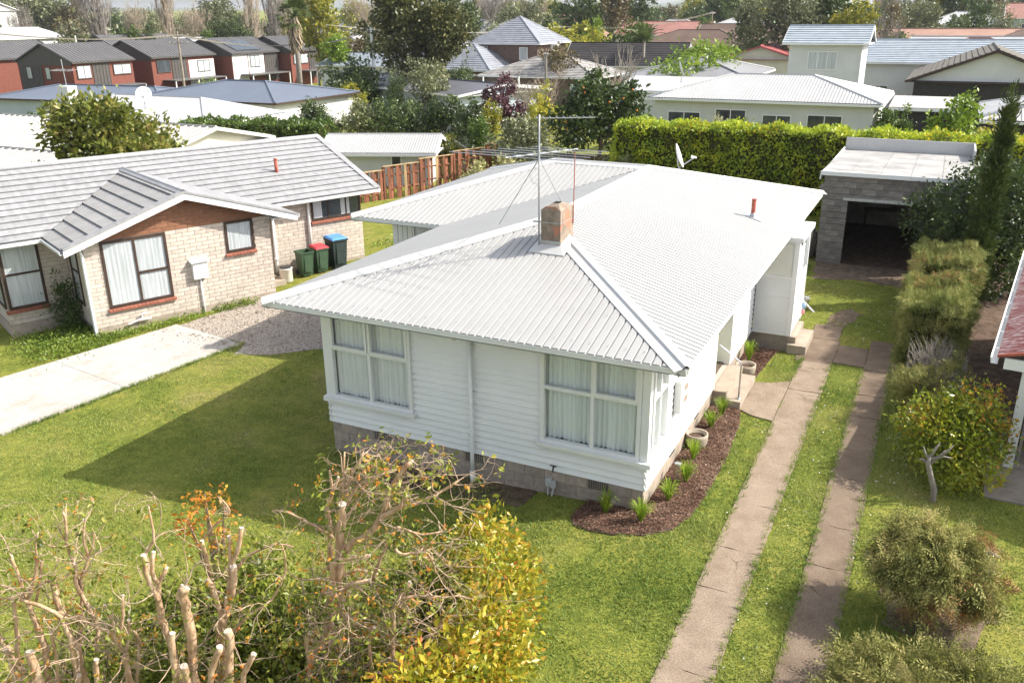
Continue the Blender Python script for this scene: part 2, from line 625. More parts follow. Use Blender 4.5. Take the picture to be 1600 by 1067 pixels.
def hedge_points(rng, x0, x1, y0, y1, z0, z1, n, rough=0.12, faces='fblrt'):
    """points on the skin of a box hedge"""
    A = {'f': (x1 - x0) * (z1 - z0), 'b': (x1 - x0) * (z1 - z0), 'l': (y1 - y0) * (z1 - z0), 'r': (y1 - y0) * (z1 - z0), 't': (x1 - x0) * (y1 - y0)}
    ks = [k for k in faces]; p = np.array([A[k] for k in ks]); p /= p.sum()
    w = rng.choice(len(ks), size=n, p=p)
    u = rng.uniform(size=(n, 3))
    P = np.stack([x0 + u[:, 0] * (x1 - x0), y0 + u[:, 1] * (y1 - y0), z0 + u[:, 2] * (z1 - z0)], 1)
    out = np.zeros((n, 3))
    for i, k in enumerate(ks):
        s = w == i
        if k == 'f': P[s, 1] = y0; out[s, 1] = -1
        if k == 'b': P[s, 1] = y1; out[s, 1] = 1
        if k == 'l': P[s, 0] = x0; out[s, 0] = -1
        if k == 'r': P[s, 0] = x1; out[s, 0] = 1
        if k == 't': P[s, 2] = z1; out[s, 2] = 1
    bumpy = rough * (np.sin(P[:, 0] * 3.1 + 1.3 * np.sin(P[:, 2] * 2.3)) + np.sin(P[:, 1] * 3.7 + P[:, 2] * 2.9) + np.sin(P[:, 0] * 7.3 + P[:, 1] * 6.1) * 0.5)
    P += out * (bumpy + rng.normal(size=n) * rough * 0.6)[:, None]
    return P, out
# ------------------------------------------------------------------ shared materials
mat('white_paint', (0.75, 0.75, 0.74), rough=0.45, var=0.03, scale=2.0, spec=0.4)
mat('weatherboard_white', (0.77, 0.77, 0.76), rough=0.5, var=0.035, scale=1.6, bump=0.05, bscale=18, spec=0.35, island=0.015)
def painted_iron(name, c, dirt):
    m, nt, b, out = _new(name)
    N, L = nt.nodes, nt.links
    tc = N.new('ShaderNodeTexCoord')
    def nz(s, d=5, r=0.6):
        n = N.new('ShaderNodeTexNoise'); n.inputs['Scale'].default_value = s; n.inputs['Detail'].default_value = d; n.inputs['Roughness'].default_value = r
        L.new(tc.outputs['Object'], n.inputs['Vector']); return n.outputs[0]
    def ramp(src, a, b_, ca, cb):
        r = N.new('ShaderNodeValToRGB'); e = r.color_ramp.elements
        e[0].position, e[0].color = a, (*ca, 1); e[1].position, e[1].color = b_, (*cb, 1); L.new(src, r.inputs[0]); return r.outputs[0]
    base = ramp(nz(0.9, 9, 0.7), .3, .7, [x * .93 for x in c], [x * 1.03 for x in c])
    spots = ramp(nz(34, 3, 0.7), .66, .74, (0, 0, 0), (1, 1, 1))
    patches = ramp(nz(1.6, 4), .45, .7, (0, 0, 0), (.55, .55, .55))
    mu = N.new('ShaderNodeMath'); mu.operation = 'MULTIPLY'; L.new(spots, mu.inputs[0]); L.new(patches, mu.inputs[1])
    mx = N.new('ShaderNodeMix'); mx.data_type = 'RGBA'; L.new(mu.outputs[0], mx.inputs[0]); L.new(base, mx.inputs[6]); mx.inputs[7].default_value = (*dirt, 1)
    L.new(mx.outputs[2], b.inputs['Base Color']); b.inputs['Roughness'].default_value = 0.48; b.inputs['Specular IOR Level'].default_value = 0.35
    MATS[name] = m
painted_iron('white_roof', (0.385, 0.378, 0.365), (0.24, 0.22, 0.19))
mat('flashing_white', (0.50, 0.493, 0.48), rough=0.4, var=0.04, scale=2.5, spec=0.4)
mat('block_grey', (0.34, 0.282, 0.24), rough=0.9, var=0.18, scale=9, bump=0.35, bscale=90, spec=0.15, island=0.12)
mat('mortar', (0.44, 0.39, 0.34), rough=0.95, var=0.12, scale=20, bump=0.2, bscale=80, spec=0.1)
mat('concrete_beige', (0.36, 0.30, 0.24), rough=0.9, var=0.13, scale=3.5, bump=0.2, bscale=70, spec=0.15)
mat('concrete_old', (0.27, 0.23, 0.19), rough=0.92, var=0.22, scale=3.0, bump=0.25, bscale=80, spec=0.15)
mat('steel', (0.55, 0.56, 0.57), rough=0.35, var=0.06, scale=8, metal=0.9, spec=0.5)
mat('galv', (0.42, 0.43, 0.44), rough=0.5, var=0.12, scale=12, metal=0.6)
mat('dark_void', (0.02, 0.018, 0.016), rough=0.9, var=0.2)
mat('timber_dark', (0.055, 0.033, 0.024), rough=0.6, var=0.25, scale=6)
mat('dark_glass', (0.05, 0.06, 0.07), rough=0.06, var=0.4, scale=1.5, spec=0.7)
mat('pale_glass', (0.42, 0.45, 0.46), rough=0.1, var=0.25, scale=2.2, spec=0.6, stretch=(6, 6, .4))
mat('curtain_grey', (0.80, 0.80, 0.79), rough=0.9, var=0.08, scale=3, spec=0.1, stretch=(14, 14, .3))
mat('curtain_green', (0.76, 0.79, 0.775), rough=0.9, var=0.08, scale=3, spec=0.1, stretch=(14, 14, .3))
mat('curtain_white', (0.50, 0.51, 0.53), rough=0.9, var=0.2, scale=3, spec=0.1, stretch=(10, 10, .3))  # vertical streaks put the shading of the folds into the colour
mat('bark_brown', (0.10, 0.075, 0.055), rough=0.9, var=0.3, scale=7, bump=0.4, bscale=30)
mat('bark_grey', (0.24, 0.21, 0.18), rough=0.9, var=0.25, scale=7, bump=0.3, bscale=30)
mat('rust_red', (0.36, 0.10, 0.065), rough=0.75, var=0.3, scale=9)
mat('dark_plastic', (0.03, 0.03, 0.032), rough=0.5, var=0.2)
mat('grey_wood', (0.27, 0.24, 0.21), rough=0.9, var=0.22, scale=5, stretch=(1, 1, .2))
clearglass('clear_glass')

def ground_material():
    m, nt, b, out = _new('lawn_ground')
    N, L = nt.nodes, nt.links
    tc = N.new('ShaderNodeTexCoord')
    def noise(scale, det=5, rough=0.6):
        n = N.new('ShaderNodeTexNoise'); n.inputs['Scale'].default_value = scale
        n.inputs['Detail'].default_value = det; n.inputs['Roughness'].default_value = rough
        L.new(tc.outputs['Object'], n.inputs['Vector']); return n.outputs[0]
    def ramp(src, stops):
        r = N.new('ShaderNodeValToRGB'); e = r.color_ramp.elements
        e[0].position, e[0].color = stops[0][0], (*stops[0][1], 1)
        e[1].position, e[1].color = stops[-1][0], (*stops[-1][1], 1)
        for p, c in stops[1:-1]:
            x = e.new(p); x.color = (*c, 1)
        L.new(src, r.inputs[0]); return r.outputs[0]
    big = ramp(noise(0.55, 6), [(0.30, (0.125, 0.155, 0.028)), (0.48, (0.20, 0.215, 0.042)), (0.60, (0.25, 0.24, 0.06)), (0.74, (0.28, 0.24, 0.10))])
    fine = ramp(noise(26, 5, 0.75), [(0.30, (0.42, 0.44, 0.36)), (0.5, (0.92, 0.93, 0.9)), (0.7, (1.5, 1.45, 1.3))])
    mid = ramp(noise(4.5, 4), [(0.36, (0.74, 0.80, 0.70)), (0.62, (1.15, 1.12, 1.05))])
    def mul(a, c):
        x = N.new('ShaderNodeMix'); x.data_type = 'RGBA'; x.blend_type = 'MULTIPLY'; x.inputs[0].default_value = 1
        L.new(a, x.inputs[6]); L.new(c, x.inputs[7]); return x.outputs[2]
    c = mul(mul(big, mid), fine)
    L.new(c, b.inputs['Base Color'])
    b.inputs['Roughness'].default_value = 0.9
    b.inputs['Specular IOR Level'].default_value = 0.12
    bp = N.new('ShaderNodeBump'); bp.inputs['Strength'].default_value = 0.7; bp.inputs['Distance'].default_value = 0.04
    L.new(noise(38, 4, 0.7), bp.inputs['Height']); L.new(bp.outputs[0], b.inputs['Normal'])
    MATS['lawn_ground'] = m
    return m
ground_material()

def cracked_concrete(name, c1, c2, stain, crack_scale=0.75):
    m, nt, b, out = _new(name)
    N, L = nt.nodes, nt.links
    tc = N.new('ShaderNodeTexCoord')
    def noise(scale, det=6, rough=0.65):
        n = N.new('ShaderNodeTexNoise'); n.inputs['Scale'].default_value = scale
        n.inputs['Detail'].default_value = det; n.inputs['Roughness'].default_value = rough
        L.new(tc.outputs['Object'], n.inputs['Vector']); return n
    r = N.new('ShaderNodeValToRGB'); e = r.color_ramp.elements
    e[0].position, e[0].color = 0.32, (*c1, 1); e[1].position, e[1].color = 0.68, (*c2, 1)
    L.new(noise(2.2).outputs[0], r.inputs[0])
    sp = N.new('ShaderNodeValToRGB'); sp.color_ramp.elements[0].position = 0.35; sp.color_ramp.elements[1].position = 0.65
    sp.color_ramp.elements[0].color = (0.72, 0.72, 0.72, 1); sp.color_ramp.elements[1].color = (1.2, 1.2, 1.2, 1)
    L.new(noise(45, 3).outputs[0], sp.inputs[0])
    mx = N.new('ShaderNodeMix'); mx.data_type = 'RGBA'; mx.blend_type = 'MULTIPLY'; mx.inputs[0].default_value = 1
    L.new(r.outputs[0], mx.inputs[6]); L.new(sp.outputs[0], mx.inputs[7])
    # stains
    s2 = N.new('ShaderNodeValToRGB'); s2.color_ramp.elements[0].position = 0.52; s2.color_ramp.elements[1].position = 0.72
    L.new(noise(0.8, 8, 0.7).outputs[0], s2.inputs[0])
    m2 = N.new('ShaderNodeMix'); m2.data_type = 'RGBA'
    L.new(s2.outputs[0], m2.inputs[0]); L.new(mx.outputs[2], m2.inputs[6]); m2.inputs[7].default_value = (*stain, 1)
    # cracks: warped voronoi edges kept only in patches
    wv = N.new('ShaderNodeVectorMath'); wv.operation = 'ADD'
    sc = N.new('ShaderNodeVectorMath'); sc.operation = 'SCALE'; sc.inputs['Scale'].default_value = 0.45
    L.new(noise(2.5, 6, 0.75).outputs['Color'], sc.inputs[0])
    L.new(tc.outputs['Object'], wv.inputs[0]); L.new(sc.outputs[0], wv.inputs[1])
    vo = N.new('ShaderNodeTexVoronoi'); vo.feature = 'DISTANCE_TO_EDGE'; vo.inputs['Scale'].default_value = crack_scale
    L.new(wv.outputs[0], vo.inputs['Vector'])
    lt = N.new('ShaderNodeMapRange'); lt.inputs['From Min'].default_value = 0.004; lt.inputs['From Max'].default_value = 0.010
    lt.inputs['To Min'].default_value = 1; lt.inputs['To Max'].default_value = 0
    L.new(vo.outputs['Distance'], lt.inputs['Value'])
    pk = N.new('ShaderNodeMapRange'); pk.inputs['From Min'].default_value = 0.52 if crack_scale else 2; pk.inputs['From Max'].default_value = 0.60 if crack_scale else 3
    L.new(noise(0.6, 2).outputs[0], pk.inputs['Value'])
    mu = N.new('ShaderNodeMath'); mu.operation = 'MULTIPLY'
    L.new(lt.outputs[0], mu.inputs[0]); L.new(pk.outputs[0], mu.inputs[1])
    m3 = N.new('ShaderNodeMix'); m3.data_type = 'RGBA'
    L.new(mu.outputs[0], m3.inputs[0]); L.new(m2.outputs[2], m3.inputs[6]); m3.inputs[7].default_value = (0.07, 0.06, 0.035, 1)
    L.new(m3.outputs[2], b.inputs['Base Color'])
    b.inputs['Roughness'].default_value = 0.9; b.inputs['Specular IOR Level'].default_value = 0.15
    bp = N.new('ShaderNodeBump'); bp.inputs['Strength'].default_value = 0.3; bp.inputs['Distance'].default_value = 0.015
    L.new(noise(60, 3).outputs[0], bp.inputs['Height']); L.new(bp.outputs[0], b.inputs['Normal'])
    MATS[name] = m
    return m
cracked_concrete('drive_concrete', (0.225, 0.17, 0.124), (0.31, 0.244, 0.184), (0.16, 0.117, 0.083))
cracked_concrete('drive_dirty', (0.16, 0.117, 0.084), (0.225, 0.17, 0.125), (0.115, 0.082, 0.058))
cracked_concrete('new_concrete', (0.42, 0.397, 0.362), (0.475, 0.45, 0.415), (0.34, 0.28, 0.22), 0.0)

mat('gravel', (0.33, 0.275, 0.215), rough=0.95, var=0.42, scale=24, bump=1.0, bscale=26, spec=0.1, detail=4, col2=(0.52, 0.455, 0.39), lo=.3, hi=.7)
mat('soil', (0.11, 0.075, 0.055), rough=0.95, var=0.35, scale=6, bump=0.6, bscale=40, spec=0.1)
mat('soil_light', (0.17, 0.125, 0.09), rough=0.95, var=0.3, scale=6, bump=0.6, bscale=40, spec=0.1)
mat('asphalt', (0.06, 0.06, 0.06), rough=0.9, var=0.2, scale=3, spec=0.2)

# ------------------------------------------------------------------ ground sheet
def axis(fine0, fine1, step, far):
    a = list(np.arange(fine0, fine1 + 1e-6, step))
    d = step
    x = fine1
    while x < far:
        d *= 1.25; x = min(x + d, far); a.append(x)
    d = step; x = fine0
    while x > -far:
        d *= 1.25; x = max(x - d, -far); a.insert(0, x)
    return a
gx, gy = axis(-24, 10, 0.8, 4200), axis(-14, 30, 0.8, 4200)
gv = [(x, y, zg(x, y)) for y in gy for x in gx]
nx_ = len(gx)
gf = [(j * nx_ + i, j * nx_ + i + 1, (j + 1) * nx_ + i + 1, (j + 1) * nx_ + i) for j in range(len(gy) - 1) for i in range(nx_ - 1)]
ground = link('ground', meshdata('ground', gv, gf, MATS['lawn_ground'], True))
struct('ground', ground, 'mown green lawn and open ground around the houses')

def sheet(name, poly, m, dz=0.012, thick=0.12, label=None, sub=0.5, seed=1, rag=0.0):
    """thin slab laid on the ground following its slope, outline poly (x,y), finely divided edge"""
    rnd = random.Random(seed)
    P = []
    n = len(poly)
    for i in range(n):
        a, b = poly[i], poly[(i + 1) % n]
        L = math.dist(a, b); k = max(1, int(L / sub))
        for j in range(k):
            t = j / k
            P.append((a[0] + (b[0] - a[0]) * t + rnd.uniform(-rag, rag), a[1] + (b[1] - a[1]) * t + rnd.uniform(-rag, rag)))
    mb = MB()
    top = [(x, y, zg(x, y) + dz) for x, y in P]
    bot = [(x, y, zg(x, y) - thick) for x, y in P]
    k = len(P)
    mb.v = top + bot
    mb.f = [tuple(range(k))] + [(i, k + i, k + (i + 1) % k, (i + 1) % k) for i in range(k)]
    area = sum(P[i][0] * P[(i + 1) % k][1] - P[(i + 1) % k][0] * P[i][1] for i in range(k))
    if area < 0: mb.f[0] = tuple(reversed(mb.f[0]))
    o = mb.build(name, m)
    o['kind'] = 'structure'
    if label: o['label'] = label
    return o

# driveway of two concrete strips, each cast in bays
drive = bpy.data.objects.new('driveway', None); COL.objects.link(drive)
drive.location = (2.3, 0, -0.42); drive['kind'] = 'structure'; drive['label'] = 'cracked two-strip concrete driveway beside the white house'
OFF[drive.name] = (2.3, 0, -0.42)
def bay(x0, x1, y0, y1, seed, tilt=0.012, dz=0.022, m_='drive_concrete'):
    rnd = random.Random(seed)
    mb = MB()
    n = 6
    P = []
    for i in range(n): P.append((x0 + (x1 - x0) * i / n, y0 + rnd.uniform(-.012, .012)))
    ns = max(4, int((y1 - y0) / 0.2))
    for i in range(ns): P.append((x1 + rnd.uniform(-.009, .009), y0 + (y1 - y0) * i / ns))
    for i in range(n): P.append((x1 + (x0 - x1) * i / n, y1 + rnd.uniform(-.012, .012)))
    for i in range(ns): P.append((x0 + rnd.uniform(-.009, .009), y1 + (y0 - y1) * i / ns))
    a, b, c = rnd.uniform(-tilt, tilt) * 0.5, rnd.uniform(-tilt, tilt) * 0.5, rnd.uniform(-0.004, 0.004)
    cx, cy = (x0 + x1) / 2, (y0 + y1) / 2
    top = [(x, y, -0.42 + dz + c + a * (x - cx) + b * (y - cy)) for x, y in P]
    k = len(P)
    mb.v = top + [(x, y, -0.55) for x, y in P]
    mb.f = [tuple(range(k))] + [(i, k + i, k + (i + 1) % k, (i + 1) % k) for i in range(k)]
    return mb.build('slab', MATS[m_], drive)
rnd = random.Random(5)
for x0, x1, yend in ((1.35, 2.06, 8.15), (2.72, 3.36, 8.15)):
    y = -12.0
    while y < yend - 0.3:
        L = rnd.uniform(1.1, 1.9)
        y1 = min(y + L, yend)
        if yend - y1 < 0.5: y1 = yend
        bay(x0, x1, y, y1 - 0.014, int(y * 97 + x0 * 13), m_='drive_concrete' if x0 < 2 else 'drive_dirty')
        y = y1
for x0, x1, y0, y1 in ((1.2, 2.05, 8.16, 9.9), (2.065, 2.75, 8.3, 9.6), (2.765, 3.42, 8.16, 10.3), (1.3, 2.0, 9.915, 11.0)):
    bay(x0, x1, y0, y1, int(x0 * 31 + y0), m_='drive_dirty')
sheet('path', [(0.62, 4.72), (0.9, 4.55), (1.335, 4.45), (1.335, 6.7), (0.95, 6.42), (0.62, 6.36)], MATS['drive_concrete'], 0.03, label='short concrete path from the driveway to the front steps', sub=0.4, rag=0.012)

slab_poly = [(-15.67, 4.84), (-12.77, 4.41), (-13.77, -2.04), (-15.3, -12.0), (-18.9, -12.0), (-16.65, 0.01)]
nd = bpy.data.objects.new('concrete_slab', None); COL.objects.link(nd); nd.location = (-15, 0, -1.2); OFF[nd.name] = (-15, 0, -1.2)
struct('concrete_slab', nd, 'pale new concrete parking slab beside the brick house')
def _on(line, y):
    for a, b in zip(line, line[1:]):
        if b[1] <= y <= a[1]:
            t = (a[1] - y) / (a[1] - b[1]); return (a[0] + (b[0] - a[0]) * t, y)
    return line[-1]
eL, eR = [(-15.67, 4.84), (-16.65, 0.01), (-18.9, -12.0)], [(-12.77, 4.41), (-13.77, -2.04), (-15.3, -12.0)]
cuts = [(4.84, 4.41), (1.35, 0.9), (-2.6, -3.05), (-6.6, -7.0), (-12, -12)]
for (la, ra), (lb, rb) in zip(cuts, cuts[1:]):
    q = [_on(eL, la), _on(eR, ra), _on(eR, rb + .012), _on(eL, lb + .012)]
    if lb < 0.01 < la: q.append((-16.65, 0.01))
    if rb < -2.04 < ra: q.insert(2, (-13.77, -2.04))
    mb = MB(); mb.prism([(x, y, -1.5) for x, y in q], (0, 0, 0.58)); mb.build('bay', MATS['new_concrete'], nd)
gravel_poly = [(-15.75, 4.95), (-14.2, 4.7), (-12.7, 4.45), (-12.4, 3.7), (-11.4, 4.0), (-10.5, 4.75), (-9.3, 5.35), (-8.9, 6.1), (-9.6, 9), (-10.8, 13.0), (-14.3, 13.5), (-14.8, 10.2), (-15.15, 8.3)]
sheet('gravel_drive', gravel_poly, MATS['gravel'], 0.012, label='gravel drive running between the two houses', sub=0.35, rag=0.05)
mulch_poly = [(-0.02, 4.72), (0.62, 4.72), (0.68, 4.5), (0.77, 4.0), (0.85, 2.6), (0.85, 1.1), (0.78, 0.25), (0.62, -0.32), (0.22, -0.70), (-0.2, -0.86), (-0.6, -0.9), (-0.9, -0.82), (-1.06, -0.6), (-1.0, -0.2), (-0.95, 0.05), (-0.05, 0.05)]
mulch_bed = sheet('mulch_bed', mulch_poly, MATS['soil'], 0.025, label='curved garden bed of brown bark along the house corner', sub=0.12, rag=0.015)
bed2 = sheet('garden_bed', [(-0.02, 6.4), (0.55, 6.55), (0.62, 7.2), (0.72, 8.55), (-0.02, 8.55)], MATS['soil'], 0.025, label='small bark bed between the front steps and the porch', sub=0.12, rag=0.015)
sheet('soil_patch', [(-4.6, -0.75), (-2.0, -0.6), (-1.95, 0.05), (-5.6, 0.05), (-5.4, -.4)], MATS['soil'], 0.012, label='bare soil strip along the front of the house', sub=0.15, rag=0.04)
sheet('dirt_apron', [(0.6, 15.4), (2.0, 15.9), (4.0, 15.2), (4.3, 17.6), (0.4, 17.6)], MATS['soil_light'], 0.012, label='bare brown dirt in front of the garage', sub=0.3, rag=0.08)
sheet('dirt_patch', [(1.5, 11.0), (2.0, 11.0), (2.35, 12.4), (1.95, 12.8), (1.6, 12.0)], MATS['soil_light'], 0.01, label='worn dirt patch at the end of the driveway', sub=0.2, rag=0.06)
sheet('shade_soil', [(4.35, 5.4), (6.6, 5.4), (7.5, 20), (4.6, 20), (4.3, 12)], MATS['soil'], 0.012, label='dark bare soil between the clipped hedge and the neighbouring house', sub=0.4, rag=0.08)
sheet('conifer_soil', [(3.9, -1.4), (4.9, -1.5), (5.3, -0.6), (4.9, 0.3), (4.2, 0.4), (3.8, -.4)], MATS['soil_light'], 0.012, label='bare brown soil under the ragged conifer bush', sub=0.2, rag=0.07)
sheet('patio', [(5.2, 2.95), (9.5, 2.9), (9.5, 5.2), (5.15, 5.2)], MATS['concrete_old'], 0.03, label='dark concrete patio by the neighbouring porch', sub=0.5, rag=0.01)
sheet('road', [(-135, 40), (-100, 55), (-60, 130), (-66, 133), (-108, 60), (-138, 47)], MATS['asphalt'], 0.03, label='street in front of the townhouses', sub=3)

# ------------------------------------------------------------------ grass blades and bark chips
def zgv(x, y):
    d = np.maximum(-x, 0.0); k = 0.042 - 0.0006 * np.clip(y, 0, 15)
    near = np.where(d < 20, d * k, 20 * k + (np.minimum(d, 110) - 20) * 0.018)
    return -0.42 - near - 0.010 * np.clip(y - 22, 0, 70)

def in_poly(x, y, poly):
    c = np.zeros(len(x), bool)
    n = len(poly)
    for i in range(n):
        (x0, y0), (x1, y1) = poly[i], poly[(i + 1) % n]
        if y0 == y1: continue
        k = ((y0 > y) != (y1 > y)) & (x < (x1 - x0) * (y - y0) / (y1 - y0) + x0)
        c ^= k
    return c

def lawn_ok(x, y):
    bad = (x > -6.4) & (x < 0.02) & (y > 0) & (y < 13.2)
    bad |= (x > -9.3) & (x < -6) & (y > 6.4) & (y < 13.2)
    bad |= (x > 1.39 + .03 * np.sin(y * 5.1) + .02 * np.sin(y * 13)) & (x < 2.02 + .03 * np.sin(y * 4.3 + 1) + .02 * np.sin(y * 11)) & (y < 11.0)
    bad |= (x > 2.76 + .03 * np.sin(y * 4.7) + .02 * np.sin(y * 12)) & (x < 3.31 + .03 * np.sin(y * 5.7 + 2) + .025 * np.sin(y * 10)) & (y < 10.2)
    bad |= (x > 2.0) & (x < 2.8) & (y > 8.25) & (y < 9.65)
    bad |= (x > 0.0) & (x < 1.4) & (y > 8.5) & (y < 10.4)
    bad |= (x > 0.6) & (x < 1.36) & (y > 4.6) & (y < 6.5)
    bad |= (x > 0.3) & (x < 4.8) & (y > 17.3) & (y < 24.5)
    for p in (slab_poly, gravel_poly, mulch_poly):
        bad |= in_poly(x, y, p)
    bad |= (x > -0.02) & (x < 0.72) & (y > 6.4) & (y < 8.6)
    bad |= (x > 4.3) & (y > 5.3)
    bad |= (x > 5.15) & (y > 2.9)
    bad |= (x < -15.0) & (y > 1.0)
    bad |= in_poly(x, y, [(0.5, 15.6), (4.2, 15.4), (4.3, 17.6), (0.4, 17.6)])
    return ~bad

rng = np.random.default_rng(11)
def blades(regions, name, label, m, hmin=0.025, hmax=0.06, wid=0.011, seed=3):
    rng = np.random.default_rng(seed)
    X, Y = [], []
    for x0, x1, y0, y1, dens in regions:
        n = int((x1 - x0) * (y1 - y0) * dens)
        x = rng.uniform(x0, x1, n); y = rng.uniform(y0, y1, n)
        k = lawn_ok(x, y)
        X.append(x[k]); Y.append(y[k])
    x = np.concatenate(X); y = np.concatenate(Y); n = len(x)
    z = zgv(x, y)
    a = rng.uniform(0, 2 * np.pi, n); h = rng.uniform(hmin, hmax, n); l = rng.uniform(0.2, 1.1, n) * h
    # tufts: taller where a low-frequency wave is high
    h *= 0.8 + 0.45 * (np.sin(x * 2.1 + np.sin(y * 1.7)) * np.sin(y * 2.6 + 1.3 * np.sin(x * 0.9)))
    b = rng.uniform(0, 2 * np.pi, n)
    v = np.empty((n, 3, 3), np.float32)
    v[:, 0] = np.stack([x - np.cos(a) * wid, y - np.sin(a) * wid, z - 0.004], 1)
    v[:, 1] = np.stack([x + np.cos(a) * wid, y + np.sin(a) * wid, z - 0.004], 1)
    v[:, 2] = np.stack([x + np.cos(b) * l, y + np.sin(b) * l, z + h], 1)
    o = npmesh(name, v.reshape(-1, 3), np.arange(n * 3).reshape(n, 3), m)
    tag(o, label, 'grass', kind='stuff')
    return o
leafmat('grass_blade', [(0.078, 0.118, 0.024), (0.112, 0.155, 0.034), (0.15, 0.185, 0.047), (0.188, 0.21, 0.062), (0.235, 0.22, 0.095)], rough=0.6, trans=0.35, spec=0.2, gain=1.7, patch=0.8, pw=0.65)
blades([(-4, 1.5, -9, 0.2, 1300), (-16, -4, -9, 7, 520), (0.4, 1.5, -3, 9, 1100), (1.9, 2.9, -8, 9, 1500), (3.2, 4.4, -9, 14, 1100), (4.2, 9, -6, 6, 700),
        (-1, 4.5, 9, 17.5, 420), (-14, -9, 10, 20, 120)], 'lawn_grass', 'short mown grass on the lawns', MATS['grass_blade'])

# daisies and clover in the lawn
rng = np.random.default_rng(8)
n = 520
dx = np.concatenate([rng.uniform(2.0, 2.8, 80), rng.uniform(3.3, 4.2, 90), rng.uniform(0.7, 1.35, 30), rng.uniform(-9, 1, 20), rng.uniform(1.2, 4.2, 100)])
dy = np.concatenate([rng.uniform(-5, 8, 80), rng.uniform(-4, 10, 90), rng.uniform(-1, 8, 30), rng.uniform(-6, 0, 20), rng.uniform(10, 15, 100)])
k = lawn_ok(dx, dy); dx, dy = dx[k], dy[k]
P = np.stack([dx, dy, zgv(dx, dy) + 0.055], 1)
mat('daisy_white', (0.8, 0.8, 0.76), var=0.05)
v, f = leaf_cloud(rng, P, np.tile([0.9, 0.1, 0.0], (len(P), 1)), 0.024, 0.9, 0, 0.25)
tag(npmesh('daisies', v, f, MATS['daisy_white']), 'tiny white daisies scattered through the lawn strips', 'flowers', kind='stuff')

def chips(name, poly, n, seed, parent_label, size=0.045, extra=0.0):
    rng = np.random.default_rng(seed)
    p = np.array(poly)
    x = rng.uniform(p[:, 0].min(), p[:, 0].max(), n * 2); y = rng.uniform(p[:, 1].min(), p[:, 1].max(), n * 2)
    k = in_poly(x, y, poly); x, y = x[k], y[k]
    P = np.stack([x, y, zgv(x, y) + 0.035 + rng.uniform(0, .02, len(x)) + extra], 1)
    out = np.stack([rng.normal(size=len(x)), rng.normal(size=len(x)), 0.15 * rng.normal(size=len(x))], 1)
    v, f = leaf_cloud(rng, P, out, size, 0.32, 0, 0.25, fold=0.5)
    o = npmesh(name, v, f, MATS['bark_chip'])
    return tag(o, parent_label, 'bark mulch', kind='stuff')
leafmat('bark_chip', [(0.05, 0.026, 0.018), (0.085, 0.045, 0.03), (0.12, 0.065, 0.045), (0.17, 0.105, 0.075), (0.24, 0.17, 0.13)], rough=0.85, trans=0.0, spec=0.15, gain=1.75)
chips('bark_mulch', mulch_poly, 12000, 4, 'brown bark chips in the curved bed at the house corner')
chips('bark_mulch', [(0.0, 6.4), (0.55, 6.55), (0.62, 7.2), (0.72, 8.55), (0.0, 8.55)], 3500, 5, 'brown bark chips in the small bed by the porch')

# loose stones on the gravel drive
rng = np.random.default_rng(15)
gp = np.array(gravel_poly)
x = rng.uniform(gp[:, 0].min(), gp[:, 0].max(), 14000); y = rng.uniform(gp[:, 1].min(), gp[:, 1].max(), 14000)
k = in_poly(x, y, gravel_poly); x, y = x[k], y[k]
x = np.concatenate([x, rng.normal(-14.0, 0.9, 260)]); y = np.concatenate([y, 4.45 + rng.exponential(-0.0 + 0.25, 260) * -1])
P = np.stack([x, y, np.maximum(zgv(x, y) + 0.02, np.where(in_poly(x, y, slab_poly), -0.912, -9))], 1)
leafmat('stone', [(0.16, 0.13, 0.10), (0.27, 0.22, 0.175), (0.36, 0.30, 0.25), (0.46, 0.41, 0.36)], rough=0.9, trans=0.0, spec=0.15, gain=1.3)
v, f = leaf_cloud(rng, P, rng.normal(size=P.shape) * [1, 1, 0.3], 0.045, 0.8, 0, 0.2, fold=0.8)
tag(npmesh('gravel_stones', v, f, MATS['stone']), 'loose stones scattered over the gravel drive', 'gravel', kind='stuff')

# longer tufts left by the mower along edges
rng = np.random.default_rng(19)
segs = [((1.37, -9), (1.37, 4.4), 340), ((2.04, -9), (2.04, 8.1), 420), ((2.74, -9), (2.74, 8.1), 420), ((3.34, -9), (3.34, 10), 460), ((-12.75, 4.4), (-13.75, -2.0), 420), ((-13.75, -2.0), (-14.8, -9), 260),
        ((-6.45, -0.05), (-6.45, 6.5), 360), ((1.32, 6.75), (1.36, 8.2), 60), ((0.3, 17.2), (0.3, 14), 120), ((0.9, 4.4), (0.9, 0.6), 60), ((-6.4, -.12), (-5.4, -.12), 120)]
X, Y = [], []
for a, b, n in segs:
    t = rng.uniform(0, 1, n); X.append(a[0] + (b[0] - a[0]) * t + rng.normal(0, .025, n)); Y.append(a[1] + (b[1] - a[1]) * t + rng.normal(0, .03, n))
x = np.repeat(np.concatenate(X), 5) ; y = np.repeat(np.concatenate(Y), 5)
x = x + rng.normal(0, .018, len(x)); y = y + rng.normal(0, .018, len(x)); n = len(x)
z = zgv(x, y); a = rng.uniform(0, 6.28, n); h = rng.uniform(.05, .13, n); l = rng.uniform(.2, .9, n) * h; b = rng.uniform(0, 6.28, n)
v = np.empty((n, 3, 3), np.float32)
v[:, 0] = np.stack([x - np.cos(a) * .008, y - np.sin(a) * .008, z], 1); v[:, 1] = np.stack([x + np.cos(a) * .008, y + np.sin(a) * .008, z], 1); v[:, 2] = np.stack([x + np.cos(b) * l, y + np.sin(b) * l, z + h], 1)
tag(npmesh('edge_grass', v.reshape(-1, 3), np.arange(n * 3).reshape(n, 3), MATS['grass_blade']), 'longer unmown grass along the slab and driveway edges', 'grass', kind='stuff')
